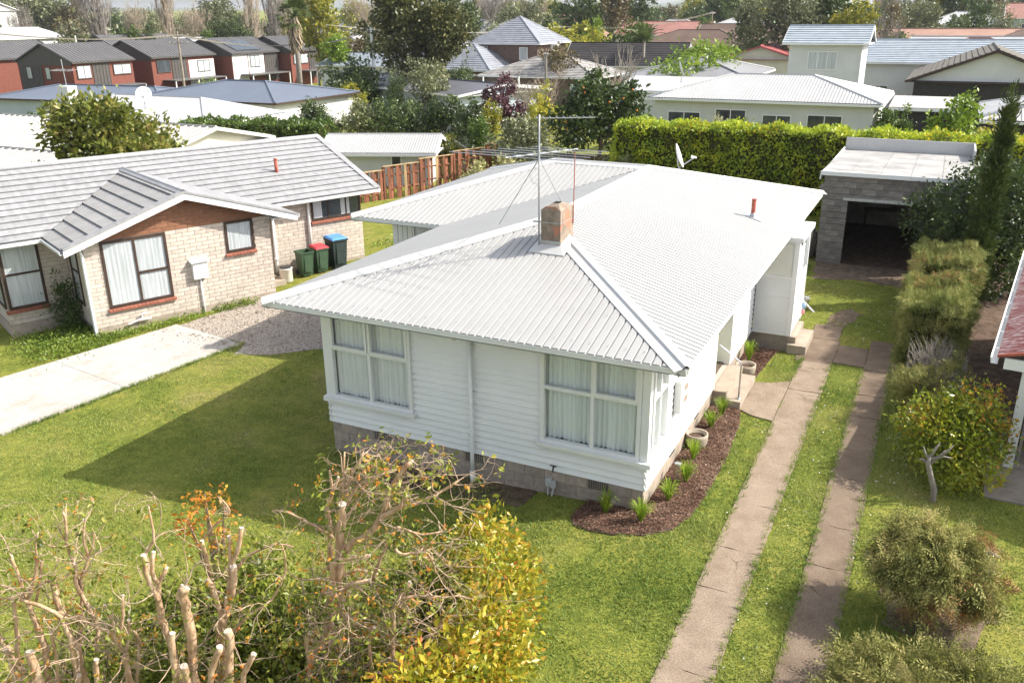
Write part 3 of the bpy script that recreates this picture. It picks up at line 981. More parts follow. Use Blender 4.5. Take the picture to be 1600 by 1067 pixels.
# ------------------------------------------------------------------ the white weatherboard house
house = thing('weatherboard_house', 'white weatherboard bungalow with white corrugated hip roof in the middle of the lot', 'house', (-3.2, 4.0, -0.55), off=(-3.2, 4.0, -0.55))
XL, XR, YF, YB = -6.43, 0.048, -0.03, 13.1
EZ, T_ = 2.58, 0.272
C_, S_ = math.cos(math.atan(T_)), math.sin(math.atan(T_))
x0r, x1r, y0r, y1r = -7.16, 0.774, -0.756, 13.87
xw, yw = -9.9, 5.84
hm = (x1r - x0r) / 2; xm = (x0r + x1r) / 2
hw = (y1r - yw) / 2; ym = (y1r + yw) / 2
SM, SW = hm / C_, hw / C_
zr = EZ + hm * T_

# foundation: mortared blocks
fnd = MB()
fnd.box(-6.37, 0.012, -0.95, -0.012, 0.2, -0.01)
fnd.box(-0.2, 0.2, -0.9, -0.012, 8.6, -0.01)
fnd.box(-6.37, 0.2, -0.95, -6.2, 6.6, -0.01)
fnd.box(-9.15, 6.6, -1.1, -6.2, 6.8, -0.01); fnd.box(-9.15, 6.8, -1.1, -9.0, 13.0, -0.01)
foundation = fnd.build('foundation', MATS['mortar'], house)
rnd = random.Random(2)
blockmesh = {}
def block(x0, x1, z0, z1, y=0.0):
    m = MB(); m.box(x0, y, z0, x1, y + 0.02, z1)
    m.build('block', MATS['block_grey'], foundation)
vents = [(-5.4, -5.0), (-3.4, -3.0), (-1.0, -0.6)]
for c in range(4):
    zt = -0.012 - c * 0.2
    sh = -0.2 if c % 2 == 0 else 0.0
    x = -6.37
    k = 0
    edges = [-6.37] + [round(-6.2 + sh + 0.4 * i, 3) for i in range(1 if c % 2 == 0 else 0, 17) if -6.3 < -6.2 + sh + 0.4 * i < -0.1] + [0.0]
    if c % 2 == 0:
        edges = [-6.37] + [round(-6.2 + 0.4 * i, 3) for i in range(0, 16)] + [0.0]
    else:
        edges = [-6.37] + [round(-6.0 + 0.4 * i, 3) for i in range(0, 15)] + [0.0]
    for a, b in zip(edges, edges[1:]):
        if c == 0 and any(abs((a + b) / 2 - (v0 + v1) / 2) < 0.21 for v0, v1 in vents): continue
        block(a + 0.006, b - 0.006, zt - 0.189, zt)
for v0, v1 in vents:
    cx = (v0 + v1) / 2
    a = min([-6.2 + 0.4 * i for i in range(16)], key=lambda e: abs(e + 0.2 - cx))
    g = MB(); g.box(a + 0.012, 0.006, -0.195, a + 0.388, 0.011, -0.02)
    vt = g.build('vent', MATS['dark_void'], foundation)
    g = MB()
    for i in range(10): g.box(a + 0.012 + i * 0.0405, -0.004, -0.195, a + 0.024 + i * 0.0405, 0.005, -0.02)
    for i in range(6): g.box(a + 0.013, -0.006, -0.195 + i * 0.033, a + 0.387, 0.003, -0.187 + i * 0.033)
    o = g.build('vent', MATS['concrete_old'], foundation)
for i in range(21):        # side blocks in smooth beige concrete
    m = MB(); m.box(-0.012, 0.2 + i * 0.4, -0.75, 0.0, 0.594 + i * 0.4, -0.012)
    m.build('block', MATS['concrete_beige'], foundation)
m = MB(); m.box(-0.012, 0.012, -0.75, 0.0, 0.194, -0.012); m.build('block', MATS['concrete_beige'], foundation)

# floor and lining that close the rooms
m = MB(); m.box(-6.3, 0.1, -0.005, -0.1, 12.9, 0.03); m.box(-9.0, 6.75, -0.005, -6.3, 12.9, 0.03)
m.build('floor', MATS['bark_brown'], house)

# weatherboards
BZ = 0.125
def boards_x(parent, xa, xb, k0, k1, y, sgn=-1, top=2.46):
    """boards running along x on face y, outward = sgn*y"""
    for k in range(k0, k1):
        z0 = k * BZ; z1 = min(z0 + 0.138, top)
        m = MB()
        m.prism([(xa, y, z0), (xa, y - sgn * 0.046, z0), (xa, y - sgn * 0.058, z1), (xa, y - sgn * 0.045, z1)], (xb - xa, 0, 0))
        m.build('weatherboard', MATS['weatherboard_white'], parent)
def boards_y(parent, ya, yb, k0, k1, x, sgn=1, top=2.46):
    for k in range(k0, k1):
        z0 = k * BZ; z1 = min(z0 + 0.138, top)
        m = MB()
        m.prism([(x, ya, z0), (x - sgn * 0.046, ya, z0), (x - sgn * 0.058, ya, z1), (x - sgn * 0.045, ya, z1)], (0, yb - ya, 0))
        m.build('weatherboard', MATS['weatherboard_white'], parent)
w = MB(); w.box(-4.44, 0.035, 0.03, -1.9, 0.1, 2.46); w.box(-6.3, 0.035, 0.03, -0.05, 0.1, 0.5)
wall_f = w.build('wall', MATS['weatherboard_white'], house)
boards_x(wall_f, XL, XR, 0, 4, YF)
boards_x(wall_f, -4.46, -1.88, 4, 20, YF)
w = MB(); w.box(-0.1, 1.02, 0.03, -0.02, 4.72, 2.46); w.box(-0.1, 0.05, 0.03, -0.02, 1.02, 0.5); w.box(-0.1, 6.22, 0.03, -0.02, 8.6, 2.46); w.box(-0.1, 10.4, 0.03, -0.02, 13.1, 2.46)
wall_r = w.build('wall', MATS['weatherboard_white'], house)
boards_y(wall_r, YF, 4.7, 0, 4, XR)
boards_y(wall_r, 1.0, 4.7, 4, 20, XR)
boards_y(wall_r, 6.22, 8.6, 0, 20, XR)
boards_y(wall_r, 10.4, 13.1, 0, 20, XR)
w = MB(); w.box(-6.37, 0.0, 0.0, -6.30, 6.7, 2.46); wall_l = w.build('wall', MATS['weatherboard_white'], house)
boards_y(wall_l, 0.95, 6.65, 0, 20, XL, -1)
boards_y(wall_l, YF, 0.95, 0, 4, XL, -1)
w = MB(); w.box(-9.15, 6.62, 0.0, -6.42, 6.7, 2.46); w.box(-9.15, 6.7, 0, -9.07, 13.1, 2.46); w.box(-9.07, 13.02, 0, -0.1, 13.1, 2.46)
wall_w = w.build('wall', MATS['weatherboard_white'], house)
for k in range(18):     # vertical cover boards on the rear wing
    m = MB(); m.box(-9.12 + k * 0.15, 6.6, -0.25, -8.99 + k * 0.15, 6.62, 2.46)
    if not (4 <= k <= 10): m.build('board', MATS['weatherboard_white'], wall_w)
window(house, (-8.5, 6.6, 0.25), (1, 0, 0), (0, -1, 0), 1.0, 2.15, cols=(1, 1), rows=(1,), fr=0.05, depth=0.04, gmat='pale_glass')

# front windows: frame proud of the boards, panes set in, curtains behind
def house_window(o, ux, nrm, w, h, xs, zt, seed, cm, sash=(), sillw=0.09, post=None):
    o, ux, n = Vector(o), Vector(ux), Vector(nrm); z = Vector((0, 0, 1))
    f = MB()
    t = 0.07; dpt = 0.1
    B = o - n * 0.07
    f.obox(B, ux * t, n * dpt, z * h); f.obox(B + ux * (w - t), ux * t, n * dpt, z * h)
    f.obox(B + ux * t, ux * (w - 2 * t), n * dpt, z * 0.06); f.obox(B + ux * t + z * (h - 0.06), ux * (w - 2 * t), n * dpt, z * 0.06)
    f.obox(B + ux * (xs - 0.03) + z * 0.06, ux * 0.06, n * (dpt - 0.012), z * (h - 0.12))
    f.obox(B + ux * t + z * (zt - 0.03), ux * (w - 2 * t), n * (dpt - 0.016), z * 0.06)
    ob = f.build('window', MATS['white_paint'], house)
    cells = [(t, xs - 0.03, 0.06, zt - 0.03), (xs + 0.03, w - t, 0.06, zt - 0.03), (t, xs - 0.03, zt + 0.03, h - 0.06), (xs + 0.03, w - t, zt + 0.03, h - 0.06)]
    for i, (a, b, c, d) in enumerate(cells):
        e = 0.0
        if i in sash:      # opening sash with its own thicker rails
            s = MB(); q = 0.045; out = 0.012
            Bs = o + ux * (a - 0.012) + z * (c - 0.012) - n * 0.03
            ww, hh = b - a + 0.024, d - c + 0.024
            s.obox(Bs, ux * q, n * (0.06 + out), z * hh); s.obox(Bs + ux * (ww - q), ux * q, n * (0.06 + out), z * hh)
            s.obox(Bs + ux * q, ux * (ww - 2 * q), n * (0.06 + out), z * q); s.obox(Bs + ux * q + z * (hh - q), ux * (ww - 2 * q), n * (0.06 + out), z * q)
            s.build('sash', MATS['white_paint'], ob)
            e = 0.033
        g = MB(); q0 = o + ux * (a + e) + z * (c + e) - n * 0.022; g.poly([q0, q0 + ux * (b - a - 2 * e), q0 + ux * (b - a - 2 * e) + z * (d - c - 2 * e), q0 + z * (d - c - 2 * e)])
        g.build('pane', MATS['clear_glass'], ob)
    curtain(ob, o + ux * (t - 0.03) - n * 0.14 + z * 0.03, ux, n, w - 2 * t + 0.06, h - 0.04, cm, seed)
    s = MB(); s.obox(o - ux * 0.04 - z * 0.06 - n * 0.07, ux * (w + 0.08), n * (sillw + 0.07), z * 0.06)
    s.obox(o - ux * 0.03 - z * 0.10 - n * 0.05, ux * (w + 0.06), n * (sillw + 0.02), z * 0.038)
    s.build('sill', MATS['white_paint'], ob)
    return ob
house_window((-6.27, -0.035, 0.555), (1, 0, 0), (0, -1, 0), 1.82, 1.85, 0.90, 1.02, 5, MATS['curtain_grey'], sash=(2, 3))
house_window((-1.87, -0.035, 0.555), (1, 0, 0), (0, -1, 0), 1.79, 1.85, 0.94, 1.02, 9, MATS['curtain_green'], sash=(3,))
house_window((0.053, 0.11, 0.555), (0, 1, 0), (1, 0, 0), 0.87, 1.85, 0.435, 1.02, 12, MATS['curtain_green'], sash=())
for q in ((-6.43, -0.03, 0.5, -6.275, 0.12, 2.46), (-0.075, -0.045, 0.5, 0.058, 0.105, 2.46), (-6.43, 0.85, 0.5, -6.36, 0.95, 2.46)):
    MB().box(*q).build('corner_post', MATS['white_paint'], house)
for q in ((-6.47, -0.10, 0.455, -6.28, 0.1, 0.55), (-0.078, -0.115, 0.458, 0.13, 0.12, 0.548)):
    MB().box(*q).build('corner_sill', MATS['white_paint'], house)
o = window(house, (-6.432, 0.85, 0.555), (0, -1, 0), (-1, 0, 0), 0.72, 1.85, fr=0.06, gmat='pale_glass', depth=0.03)

# soffit, fascia and gutters
m = MB()
m.box(x0r + 0.12, y0r + 0.12, 2.455, x1r - 0.12, 0.1, 2.475); m.box(-0.1, 0.1, 2.455, x1r - 0.12, y1r - 0.12, 2.475)
m.box(x0r + 0.12, 0.1, 2.455, -6.3, yw, 2.475); m.box(xw + 0.12, yw + 0.12, 2.455, -6.3, 6.7, 2.4745); m.box(xw + 0.12, 6.7, 2.455, -9.0, y1r - .12, 2.475)
m.box(-9.0, 13.0, 2.455, -0.1, y1r - .12, 2.4748)
soffit = m.build('soffit', MATS['white_paint'], house)
runs = [((x0r, y0r), (x1r, y0r), (0, -1)), ((x1r, y0r), (x1r, y1r), (1, 0)), ((x0r, y0r), (x0r, yw), (-1, 0)), ((xw, yw), (x0r - 0.02, yw), (0, -1)),
        ((xw, yw), (xw, y1r), (-1, 0)), ((xw, y1r), (x1r, y1r), (0, 1))]
for (a, b, o_) in runs:
    d = Vector((b[0] - a[0], b[1] - a[1], 0)); o3 = Vector((o_[0], o_[1], 0))
    m = MB(); m.obox(Vector((a[0], a[1], 2.45)) - o3 * 0.125, d, o3 * 0.02, Vector((0, 0, 0.12)))
    m.build('fascia', MATS['white_paint'], house)
    g = gutter(MB(), Vector((a[0], a[1], EZ + 0.005)) - o3 * 0.105, Vector((b[0], b[1], EZ + 0.005)) - o3 * 0.105, o3, w=0.105, h=0.105)
    g.build('gutter', MATS['white_paint'], house)
# leaf litter and rust lying in the side gutter
leafmat('gutter_litter', [(0.10, 0.055, 0.025), (0.28, 0.15, 0.06), (0.40, 0.24, 0.11), (0.06, 0.04, 0.03)], trans=0.0, rough=0.9, gain=1.0)
rng = np.random.default_rng(6)
n = 1500
P = np.stack([rng.uniform(x1r - 0.10, x1r - 0.02, n), y0r + (y1r - y0r) * rng.uniform(size=n) ** 1.25, rng.uniform(2.50, 2.575, n)], 1)
P[:120, 1] = rng.uniform(y0r, y0r + 0.5, 120); P[:120, 2] = rng.uniform(2.55, 2.60, 120)
v, f = leaf_cloud(rng, P, np.tile([0, 1.0, 0], (n, 1)), 0.06, 0.4, 0, 0.6)
o = npmesh('leaf_litter', v, f, MATS['gutter_litter'], house); o['kind'] = 'stuff'
n = 900
P = np.stack([rng.uniform(x0r, x1r, n), rng.uniform(y0r + 0.02, y0r + 0.09, n), rng.uniform(2.49, 2.53, n)], 1)
v, f = leaf_cloud(rng, P, np.tile([1.0, 0, 0], (n, 1)), 0.05, 0.4, 0, 0.5)
o = npmesh('leaf_litter', v, f, MATS['gutter_litter'], house); o['kind'] = 'stuff'

# roof planes of ribbed sheet
nF, nR, nL, nB = Vector((0, -S_, C_)), Vector((S_, 0, C_)), Vector((-S_, 0, C_)), Vector((0, S_, C_))
planes = [
    ((x0r, y0r, EZ), (1, 0, 0), (0, C_, S_), [(0, 0), (2 * hm, 0), (hm, SM)]),
    ((x1r, y0r, EZ), (0, 1, 0), (-C_, 0, S_), [(0, 0), (y1r - y0r, 0), (y1r - y0r - hw, SM), (hm, SM)]),
    ((x0r, yw, EZ), (0, -1, 0), (C_, 0, S_), [(0, 0), (yw - y0r, 0), (yw - y0r - hm, SM), (-hw, SM)]),
    ((xw, yw, EZ), (1, 0, 0), (0, C_, S_), [(0, 0), (x0r - xw, 0), (xm - xw, SW), (hw, SW)]),
    ((xw, y1r, EZ), (0, -1, 0), (C_, 0, S_), [(0, 0), (2 * hw, 0), (hw, SW)]),
    ((x1r, y1r, EZ), (-1, 0, 0), (0, -C_, S_), [(0, 0), (x1r - xw, 0), (x1r - xw - hw, SW), (hm, SW)]),
]
roof = None
for i, (P0, ex, sx, poly) in enumerate(planes):
    m = corrugated(MB(), P0, ex, sx, poly, pitch=0.148, h=0.025)
    o = m.build('roof_sheeting', MATS['white_roof'], house)
    if i == 0: roof_f = o
    if i == 1: roof_r = o
A_, B_, C2, D_ = (x0r, y0r, EZ), (x1r, y0r, EZ), (x1r, y1r, EZ), (xw, yw, EZ)
E_ = (xw, y1r, EZ)
r0, r1 = (xm, y0r + hm, zr), (xm, ym, zr)
r2 = (xw + hw, ym, EZ + hw * T_)
for p, q, nl, nr in ((A_, r0, nL, nF), (B_, r0, nF, nR), (r0, r1, nL, nR), (C2, r1, nR, nB), (r2, r1, nB, nF), (D_, r2, nL, nF), (E_, r2, nB, nL)):
    cap(MB(), p, q, 0.19, 0.05, nl, nr).build('ridge_cap', MATS['flashing_white'], house)
# roof screws in rows on the two visible slopes
mat('screw_lead', (0.33, 0.33, 0.33), rough=0.6, var=0.2)
m = MB()
for row in np.arange(0.25, SM - 0.3, 0.82):
    e = 0.148 * 0.78
    while e < 2 * hm:
        if _cross_s([(0, 0), (2 * hm, 0), (hm, SM)], e)[1] > row + 0.3:
            c = Vector((x0r, y0r, EZ)) + Vector((1, 0, 0)) * e + Vector((0, C_, S_)) * row + nF * 0.036
            m.obox(c, (0.016, 0, 0), (0, 0.016, 0), nF * 0.008)
        e += 0.148 * 2
o = m.build('roof_screws', MATS['screw_lead'], roof_f); o['kind'] = 'stuff'

# chimney
def chimney_material():
    m, nt, b, out = _new('chimney_render')
    N, L = nt.nodes, nt.links
    tc = N.new('ShaderNodeTexCoord')
    def nz(s, d=5):
        n = N.new('ShaderNodeTexNoise'); n.inputs['Scale'].default_value = s; n.inputs['Detail'].default_value = d
        L.new(tc.outputs['Object'], n.inputs['Vector']); return n.outputs[0]
    r = N.new('ShaderNodeValToRGB'); e = r.color_ramp.elements
    e[0].position, e[0].color = 0.3, (0.17, 0.135, 0.105, 1); e[1].position, e[1].color = 0.7, (0.33, 0.265, 0.21, 1)
    L.new(nz(7), r.inputs[0])
    k = N.new('ShaderNodeMapRange'); k.inputs['From Min'].default_value = 0.50; k.inputs['From Max'].default_value = 0.58
    L.new(nz(2.6, 3), k.inputs['Value'])
    mx = N.new('ShaderNodeMix'); mx.data_type = 'RGBA'
    L.new(k.outputs[0], mx.inputs[0]); L.new(r.outputs[0], mx.inputs[6]); mx.inputs[7].default_value = (0.42, 0.18, 0.12, 1)
    L.new(mx.outputs[2], b.inputs['Base Color']); b.inputs['Roughness'].default_value = 0.9
    b.inputs['Specular IOR Level'].default_value = 0.1
    bp = N.new('ShaderNodeBump'); bp.inputs['Strength'].default_value = 0.4; bp.inputs['Distance'].default_value = 0.02
    L.new(nz(40), bp.inputs['Height']); L.new(bp.outputs[0], b.inputs['Normal'])
    MATS['chimney_render'] = m
chimney_material()
cx0, cx1, cy0, cy1, cz = -2.815, -2.425, 2.08, 2.70, 4.10
m = MB(); m.box(cx0, cy0, 3.1, cx1, cy1, cz)
m.prism([(cx0, cy0, cz), (cx1, cy0, cz), (cx1 - 0.10, cy0, cz + 0.07), (cx0 + 0.10, cy0, cz + 0.07)], (0, 0.001, 0))
m.v += [(cx0, cy0, cz), (cx1, cy0, cz), (cx1, cy1, cz), (cx0, cy1, cz), (cx0 + .13, cy0 + .2, cz + .085), (cx1 - .13, cy0 + .2, cz + .085), (cx1 - .13, cy1 - .2, cz + .085), (cx0 + .13, cy1 - .2, cz + .085)]
k = len(m.v) - 8
m.f += [(k, k + 1, k + 5, k + 4), (k + 1, k + 2, k + 6, k + 5), (k + 2, k + 3, k + 7, k + 6), (k + 3, k, k + 4, k + 7), (k + 4, k + 5, k + 6, k + 7)]
chim = m.build('chimney', MATS['chimney_render'], house)
m = MB(); m.box(cx0 + .14, cy0 + .24, cz + .088, cx1 - .14, cy1 - .24, cz + .098); m.build('flue_opening', MATS['dark_void'], chim)
m = MB()
fp = lambda x, y, o: (x, y, EZ + T_ * (y - y0r) + 0.048 + o)
m.poly([fp(cx0 - 0.17, cy0 - 0.2, 0), fp(cx1 + 0.16, cy0 - 0.22, 0), fp(cx1 + 0.0, cy0 - 0.0, 0.07), fp(cx0, cy0, 0.07)])
m.poly([fp(cx0 - 0.17, cy0 - 0.2, 0), fp(cx0, cy0 - .002, 0.07), fp(cx0 - .01, cy1, 0.09), fp(cx0 - 0.16, cy1 + 0.1, 0.01)])
m.poly([fp(cx1 + 0.16, cy0 - 0.22, 0), (cx1 + 0.16, cy1 - 0.3, fp(0, cy1 - .3, 0.0)[2]), (cx1 + .01, cy1 - .2, fp(0, cy1 - .2, 0.08)[2]), fp(cx1 + 0.0, cy0, 0.07)])
m.prism([fp(cx0 - 0.17, cy0 - 0.2, 0), fp(cx1 + 0.16, cy0 - 0.22, 0), fp(cx1 + 0.16, cy0 - 0.22, -0.03), fp(cx0 - 0.17, cy0 - 0.2, -0.03)], (0, 0.008, 0))
m.build('flashing', MATS['flashing_white'], chim)
m = MB(); m.box(cx0 - 0.012, cy0 - 0.012, fp(0, cy0, 0.03)[2], cx1 + 0.012, cy0 - 0.002, fp(0, cy0, 0.13)[2]); m.box(cx1 + .002, cy0 - .01, 3.40, cx1 + .012, cy1, 3.46)
m.build('flashing', MATS['galv'], chim)
m = MB(); m.box(cx0 - 0.016, cy0 - 0.016, fp(0, cy0, 0.03)[2], cx1 + 0.016, cy0 - 0.004, fp(0, cy0, 0.065)[2]); m.build('flashing', MATS['rust_red'], chim)
m = MB(); zb_ = 3.86
m.box(cx0 - .006, cy0 - .006, zb_, cx1 + .006, cy0 - .002, zb_ + .012); m.box(cx1 + .002, cy0, zb_, cx1 + .006, cy1, zb_ + .012); m.box(cx0 - .16, cy0 - .012, zb_ - .005, cx0, cy0 + .02, zb_ + .02)
m.build('strap', MATS['galv'], chim)

# red vent pipe on the side slope
m = MB(); vx, vy, vz = -0.17, 8.56, 2.84
m.lathe([(0.05, -0.1), (0.05, 0.44), (0.056, 0.45), (0.056, 0.47), (0.04, 0.475)], (vx, vy, vz), 12)
vp = m.build('vent_pipe', MATS['rust_red'], house, smooth=False)
m = MB(); m.lathe([(0.11, 0.03), (0.085, 0.045), (0.06, 0.13), (0.052, 0.14)], (vx, vy, vz), 12, cap=False); m.build('flashing', MATS['galv'], vp)
m = MB(); m.prism([(vx - .16, vy - .13, vz + .075), (vx + .22, vy - .13, vz - .03), (vx + .22, vy + .13, vz - .03), (vx - .16, vy + .13, vz + .075)], (0, 0, .01)); m.build('flashing', MATS['galv'], vp)

# downpipe, tap, meter box, porch light
m = MB(); m.tube([(-3.2, -0.09, 2.44), (-3.2, -0.09, 0.0), (-3.2, -0.09, -0.35)], 0.038, 10); m.tube([(-3.2, -0.68, 2.49), (-3.2, -0.62, 2.42), (-3.2, -0.15, 2.38), (-3.2, -0.09, 2.30)], 0.036, 10)
dp = m.build('downpipe', MATS['white_paint'], house, True)
m = MB(); m.tube([(-3.2, -0.09, -0.33), (-3.2, -0.09, -0.58)], 0.052, 10); m.build('socket', MATS['white_paint'], dp, True)
m = MB()
for z_ in (2.1, 1.2, 0.2): m.box(-3.25, -0.1, z_, -3.15, -0.03, z_ + 0.03)
m.build('bracket', MATS['white_paint'], dp)
m = MB(); m.box(-1.76, -0.07, -0.30, -1.66, 0.0, -0.15); m.tube([(-1.62, -0.06, -0.20), (-1.62, -0.05, -0.3)], 0.055, 10)
m.tube([(-1.72, -0.04, -0.3), (-1.72, -0.04, -0.6)], 0.016, 6); m.tube([(-1.61, -0.05, -0.3), (-1.66, -0.07, -0.62)], 0.02, 6)
m.build('gas_meter', mat('grey_plastic', (0.45, 0.45, 0.44), var=0.08), house)
m = MB(); m.tube([(-1.6, -0.03, 0.1), (-1.6, -0.10, 0.1), (-1.6, -0.11, 0.02)], 0.014, 6); m.box(-1.66, -0.095, 0.125, -1.54, -0.08, 0.14); m.tube([(-1.6, -.085, .1), (-1.6, -.085, .13)], 0.01, 6)
m.build('tap', MATS['dark_plastic'], house)
m = MB(); m.tube([(-3.52, -0.04, 2.36), (-3.52, -0.16, 2.34)], 0.03, 8); m.lathe([(0.0, -0.05), (0.05, -0.04), (0.065, 0.0), (0.05, 0.04), (0.0, 0.05)], (-3.54, -0.2, 2.30), 10); m.box(-3.58, -0.05, 2.32, -3.46, -0.03, 2.42)
m.build('outside_light', MATS['white_paint'], house, True)
m = MB(); m.box(0.05, 1.46, 0.80, 0.17, 1.98, 1.42); mbx = m.build('meter_box', MATS['white_paint'], house)
m = MB()
for z_ in (0.93, 1.16): m.box(0.171, 1.68, z_, 0.174, 1.92, z_ + 0.12)
m.build('meter_window', mat('meter_brown', (0.28, 0.22, 0.17), var=.1), mbx)
m = MB(); m.tube([(0.25, 1.25, -0.42), (0.25, 1.25, -0.05), (0.17, 1.25, -0.05)], 0.012, 6); m.box(0.2, 1.2, -0.06, 0.3, 1.3, -0.045)
m.build('garden_tap', MATS['galv'], house)
m = MB(); m.box(-0.002, 1.55, -0.13, 0.012, 1.85, -0.02); m.build('side_vent', MATS['dark_void'], foundation)
m = MB(); m.box(-0.002, 3.3, -0.13, 0.012, 3.6, -0.02); m.build('side_vent', MATS['dark_void'], foundation)

# recessed front entrance
mat('lime_door', (0.52, 0.55, 0.20), rough=0.5, var=0.05)
m = MB(); m.box(-0.75, 4.68, 0.0, 0.045, 4.75, 2.46); m.box(-0.75, 6.17, 0.0, 0.045, 6.24, 2.46); m.box(-0.82, 4.7, 0.0, -0.75, 6.2, 2.46)
m.build('entry_lining', MATS['white_paint'], house)
m = MB(); m.box(-0.745, 5.0, 0.06, -0.70, 5.88, 2.1); d_ = m.build('door', MATS['lime_door'], house)
m = MB(); m.tube([(-0.66, 5.1, 1.05), (-0.70, 5.1, 1.05)], 0.02, 8); m.build('handle', MATS['steel'], d_)
m = MB()
for a, b in ((4.9, 4.995), (5.885, 5.98)): m.box(-0.75, a, 0.0, -0.70, b, 2.2)
m.box(-0.75, 4.995, 2.1, -0.70, 5.885, 2.2); m.build('door_frame', MATS['white_paint'], house)
m = MB(); m.box(-0.74, 4.76, -0.35, 0.0, 6.16, -0.07); m.box(-0.7, 5.0, -.07, -.35, 5.9, 0.03)
m.box(0.0, 4.76, -0.6, 0.30, 6.42, -0.08); m.box(0.3, 4.762, -0.6, 0.61, 6.36, -0.25)
steps = m.build('steps', MATS['concrete_beige'], house)
m = MB(); m.tube([(-0.02, 4.84, 0.95), (0.08, 4.84, 0.93), (0.50, 4.92, 0.60), (0.53, 4.93, 0.52), (0.53, 4.95, -0.25)], 0.019, 8)
m.tube([(0.53, 4.95, -0.25), (0.53, 4.95, -0.235)], 0.05, 10)
m.build('handrail', MATS['steel'], house, True)

# porch box with its own flat roof
mat('porch_sheet', (0.70, 0.70, 0.69), rough=0.55, var=0.04, scale=2)
mat('frosted_glass', (0.60, 0.60, 0.53), rough=0.25, var=0.05, spec=0.5)
m = MB(); m.box(0.05, 8.62, 0.02, 0.97, 8.68, 2.36); m.box(0.93, 8.68, 0.02, 0.97, 8.9, 2.36); m.box(0.05, 10.3, -0.1, 0.97, 10.36, 2.36); m.box(0.93, 9.7, 0.0, 0.97, 10.3, 1.4)
porch = m.build('porch', MATS['porch_sheet'], house)
m = MB(); m.box(0.05, 8.61, 1.5, 0.85, 8.618, 2.3); m.build('porch_window', MATS['frosted_glass'], porch)
for q in ((0.04, 8.598, 1.45, 0.9, 8.622, 1.5), (0.05, 8.598, 0.92, 0.88, 8.621, 0.95), (0.05, 8.595, 0.0, 0.97, 8.622, 0.05), (0.88, 8.59, 0.0, 0.985, 8.66, 2.36), (0.93, 10.25, 0.0, 0.985, 10.37, 2.36)):
    MB().box(*q).build('porch_trim', MATS['white_paint'], porch)
m = MB(); m.box(0.02, 8.54, 2.37, 1.06, 10.42, 2.48); m.build('porch_roof', MATS['white_paint'], porch)
m = MB(); m.box(0.935, 9.72, 1.42, 0.965, 10.26, 2.3); m.build('porch_window', MATS['pale_glass'], porch)
m = MB(); m.box(0.93, 8.9, 0.0, 0.96, 9.7, 2.1); d2 = m.build('porch_door', MATS['porch_sheet'], porch)
m = MB(); m.box(0.0, 8.64, -0.62, 0.93, 10.34, 0.015); m.build('porch_base', MATS['concrete_old'], house)
m = MB(); m.box(0.93, 8.70, -0.62, 1.10, 10.0, -0.04); m.box(1.10, 8.55, -0.62, 1.38, 9.9, -0.2); m.box(0.93, 8.55, -.62, 1.10, 8.7, -.2)
m.build('steps', MATS['concrete_beige'], house)
m = MB(); m.tube([(0.97, 9.15, 0.85), (1.05, 9.15, 0.84), (1.42, 9.05, 0.55)], 0.022, 8); m.build('handrail', MATS['white_paint'], house, True)

# ------------------------------------------------------------------ things on and around the house
ant = thing('television_antenna', 'grey television antenna mast with two sets of spiky elements strapped to the chimney', 'antenna', (-2.85, 2.04, 3.3), off=(-2.85, 2.04, 3.3))
m = MB(); m.tube([(-2.845, 2.05, 3.38), (-2.845, 2.05, 5.80)], 0.017, 8); m.build('mast', MATS['galv'], ant, True)
def yagi(z, boom_a, L0, L1, lens, m_, r=0.009, el=None):
    d = Vector((math.cos(boom_a), math.sin(boom_a), 0)); e = el or Vector((-d.y, d.x, 0))
    c = Vector((-2.845, 2.05, z))
    b = MB(); b.tube([c + d * L0, c + d * L1], r * 1.7, 6); bo = b.build('boom', MATS['steel'], ant)
    for i, l in enumerate(lens):
        p = c + d * (L0 + (L1 - L0) * (i + 0.3) / len(lens)) + Vector((0, 0, 0.015))
        b = MB(); b.tube([p - e * l / 2, p + e * l / 2], r, 5); b.build('element', MATS['steel'], bo)
    return bo
yagi(5.12, R_(62), -0.75, 0.9, [2.5, 2.4, 2.2, 2.0, 1.75, 1.5], None, 0.0075, Vector((1, -0.06, 0)))
yagi(5.74, R_(28), -0.08, 1.0, [0.42, 0.36, 0.34, 0.32, 0.32, 0.30, 0.30, 0.28, 0.28], None, 0.0055)
for q in ((-4.04, 2.78, 3.56), (-2.55, 2.5, 4.12)):
    m = MB(); m.tube([(-2.845, 2.05, 5.04), q], 0.009, 5); m.build('stay', MATS['galv'], ant)
m = MB(); m.tube([(-2.84, 2.04, 5.0), (-3.0, 1.98, 4.75), (-2.95, 2.0, 4.6), (-2.83, 2.03, 4.55)], 0.006, 5); m.build('cable', MATS['galv'], ant)
m = MB(); m.tube([(-2.41, 2.66, 3.75), (-2.40, 2.67, 5.1)], 0.010, 6)
tag(m.build('lightning_rod', MATS['rust_red']), 'thin rusty rod standing beside the chimney', 'rod')

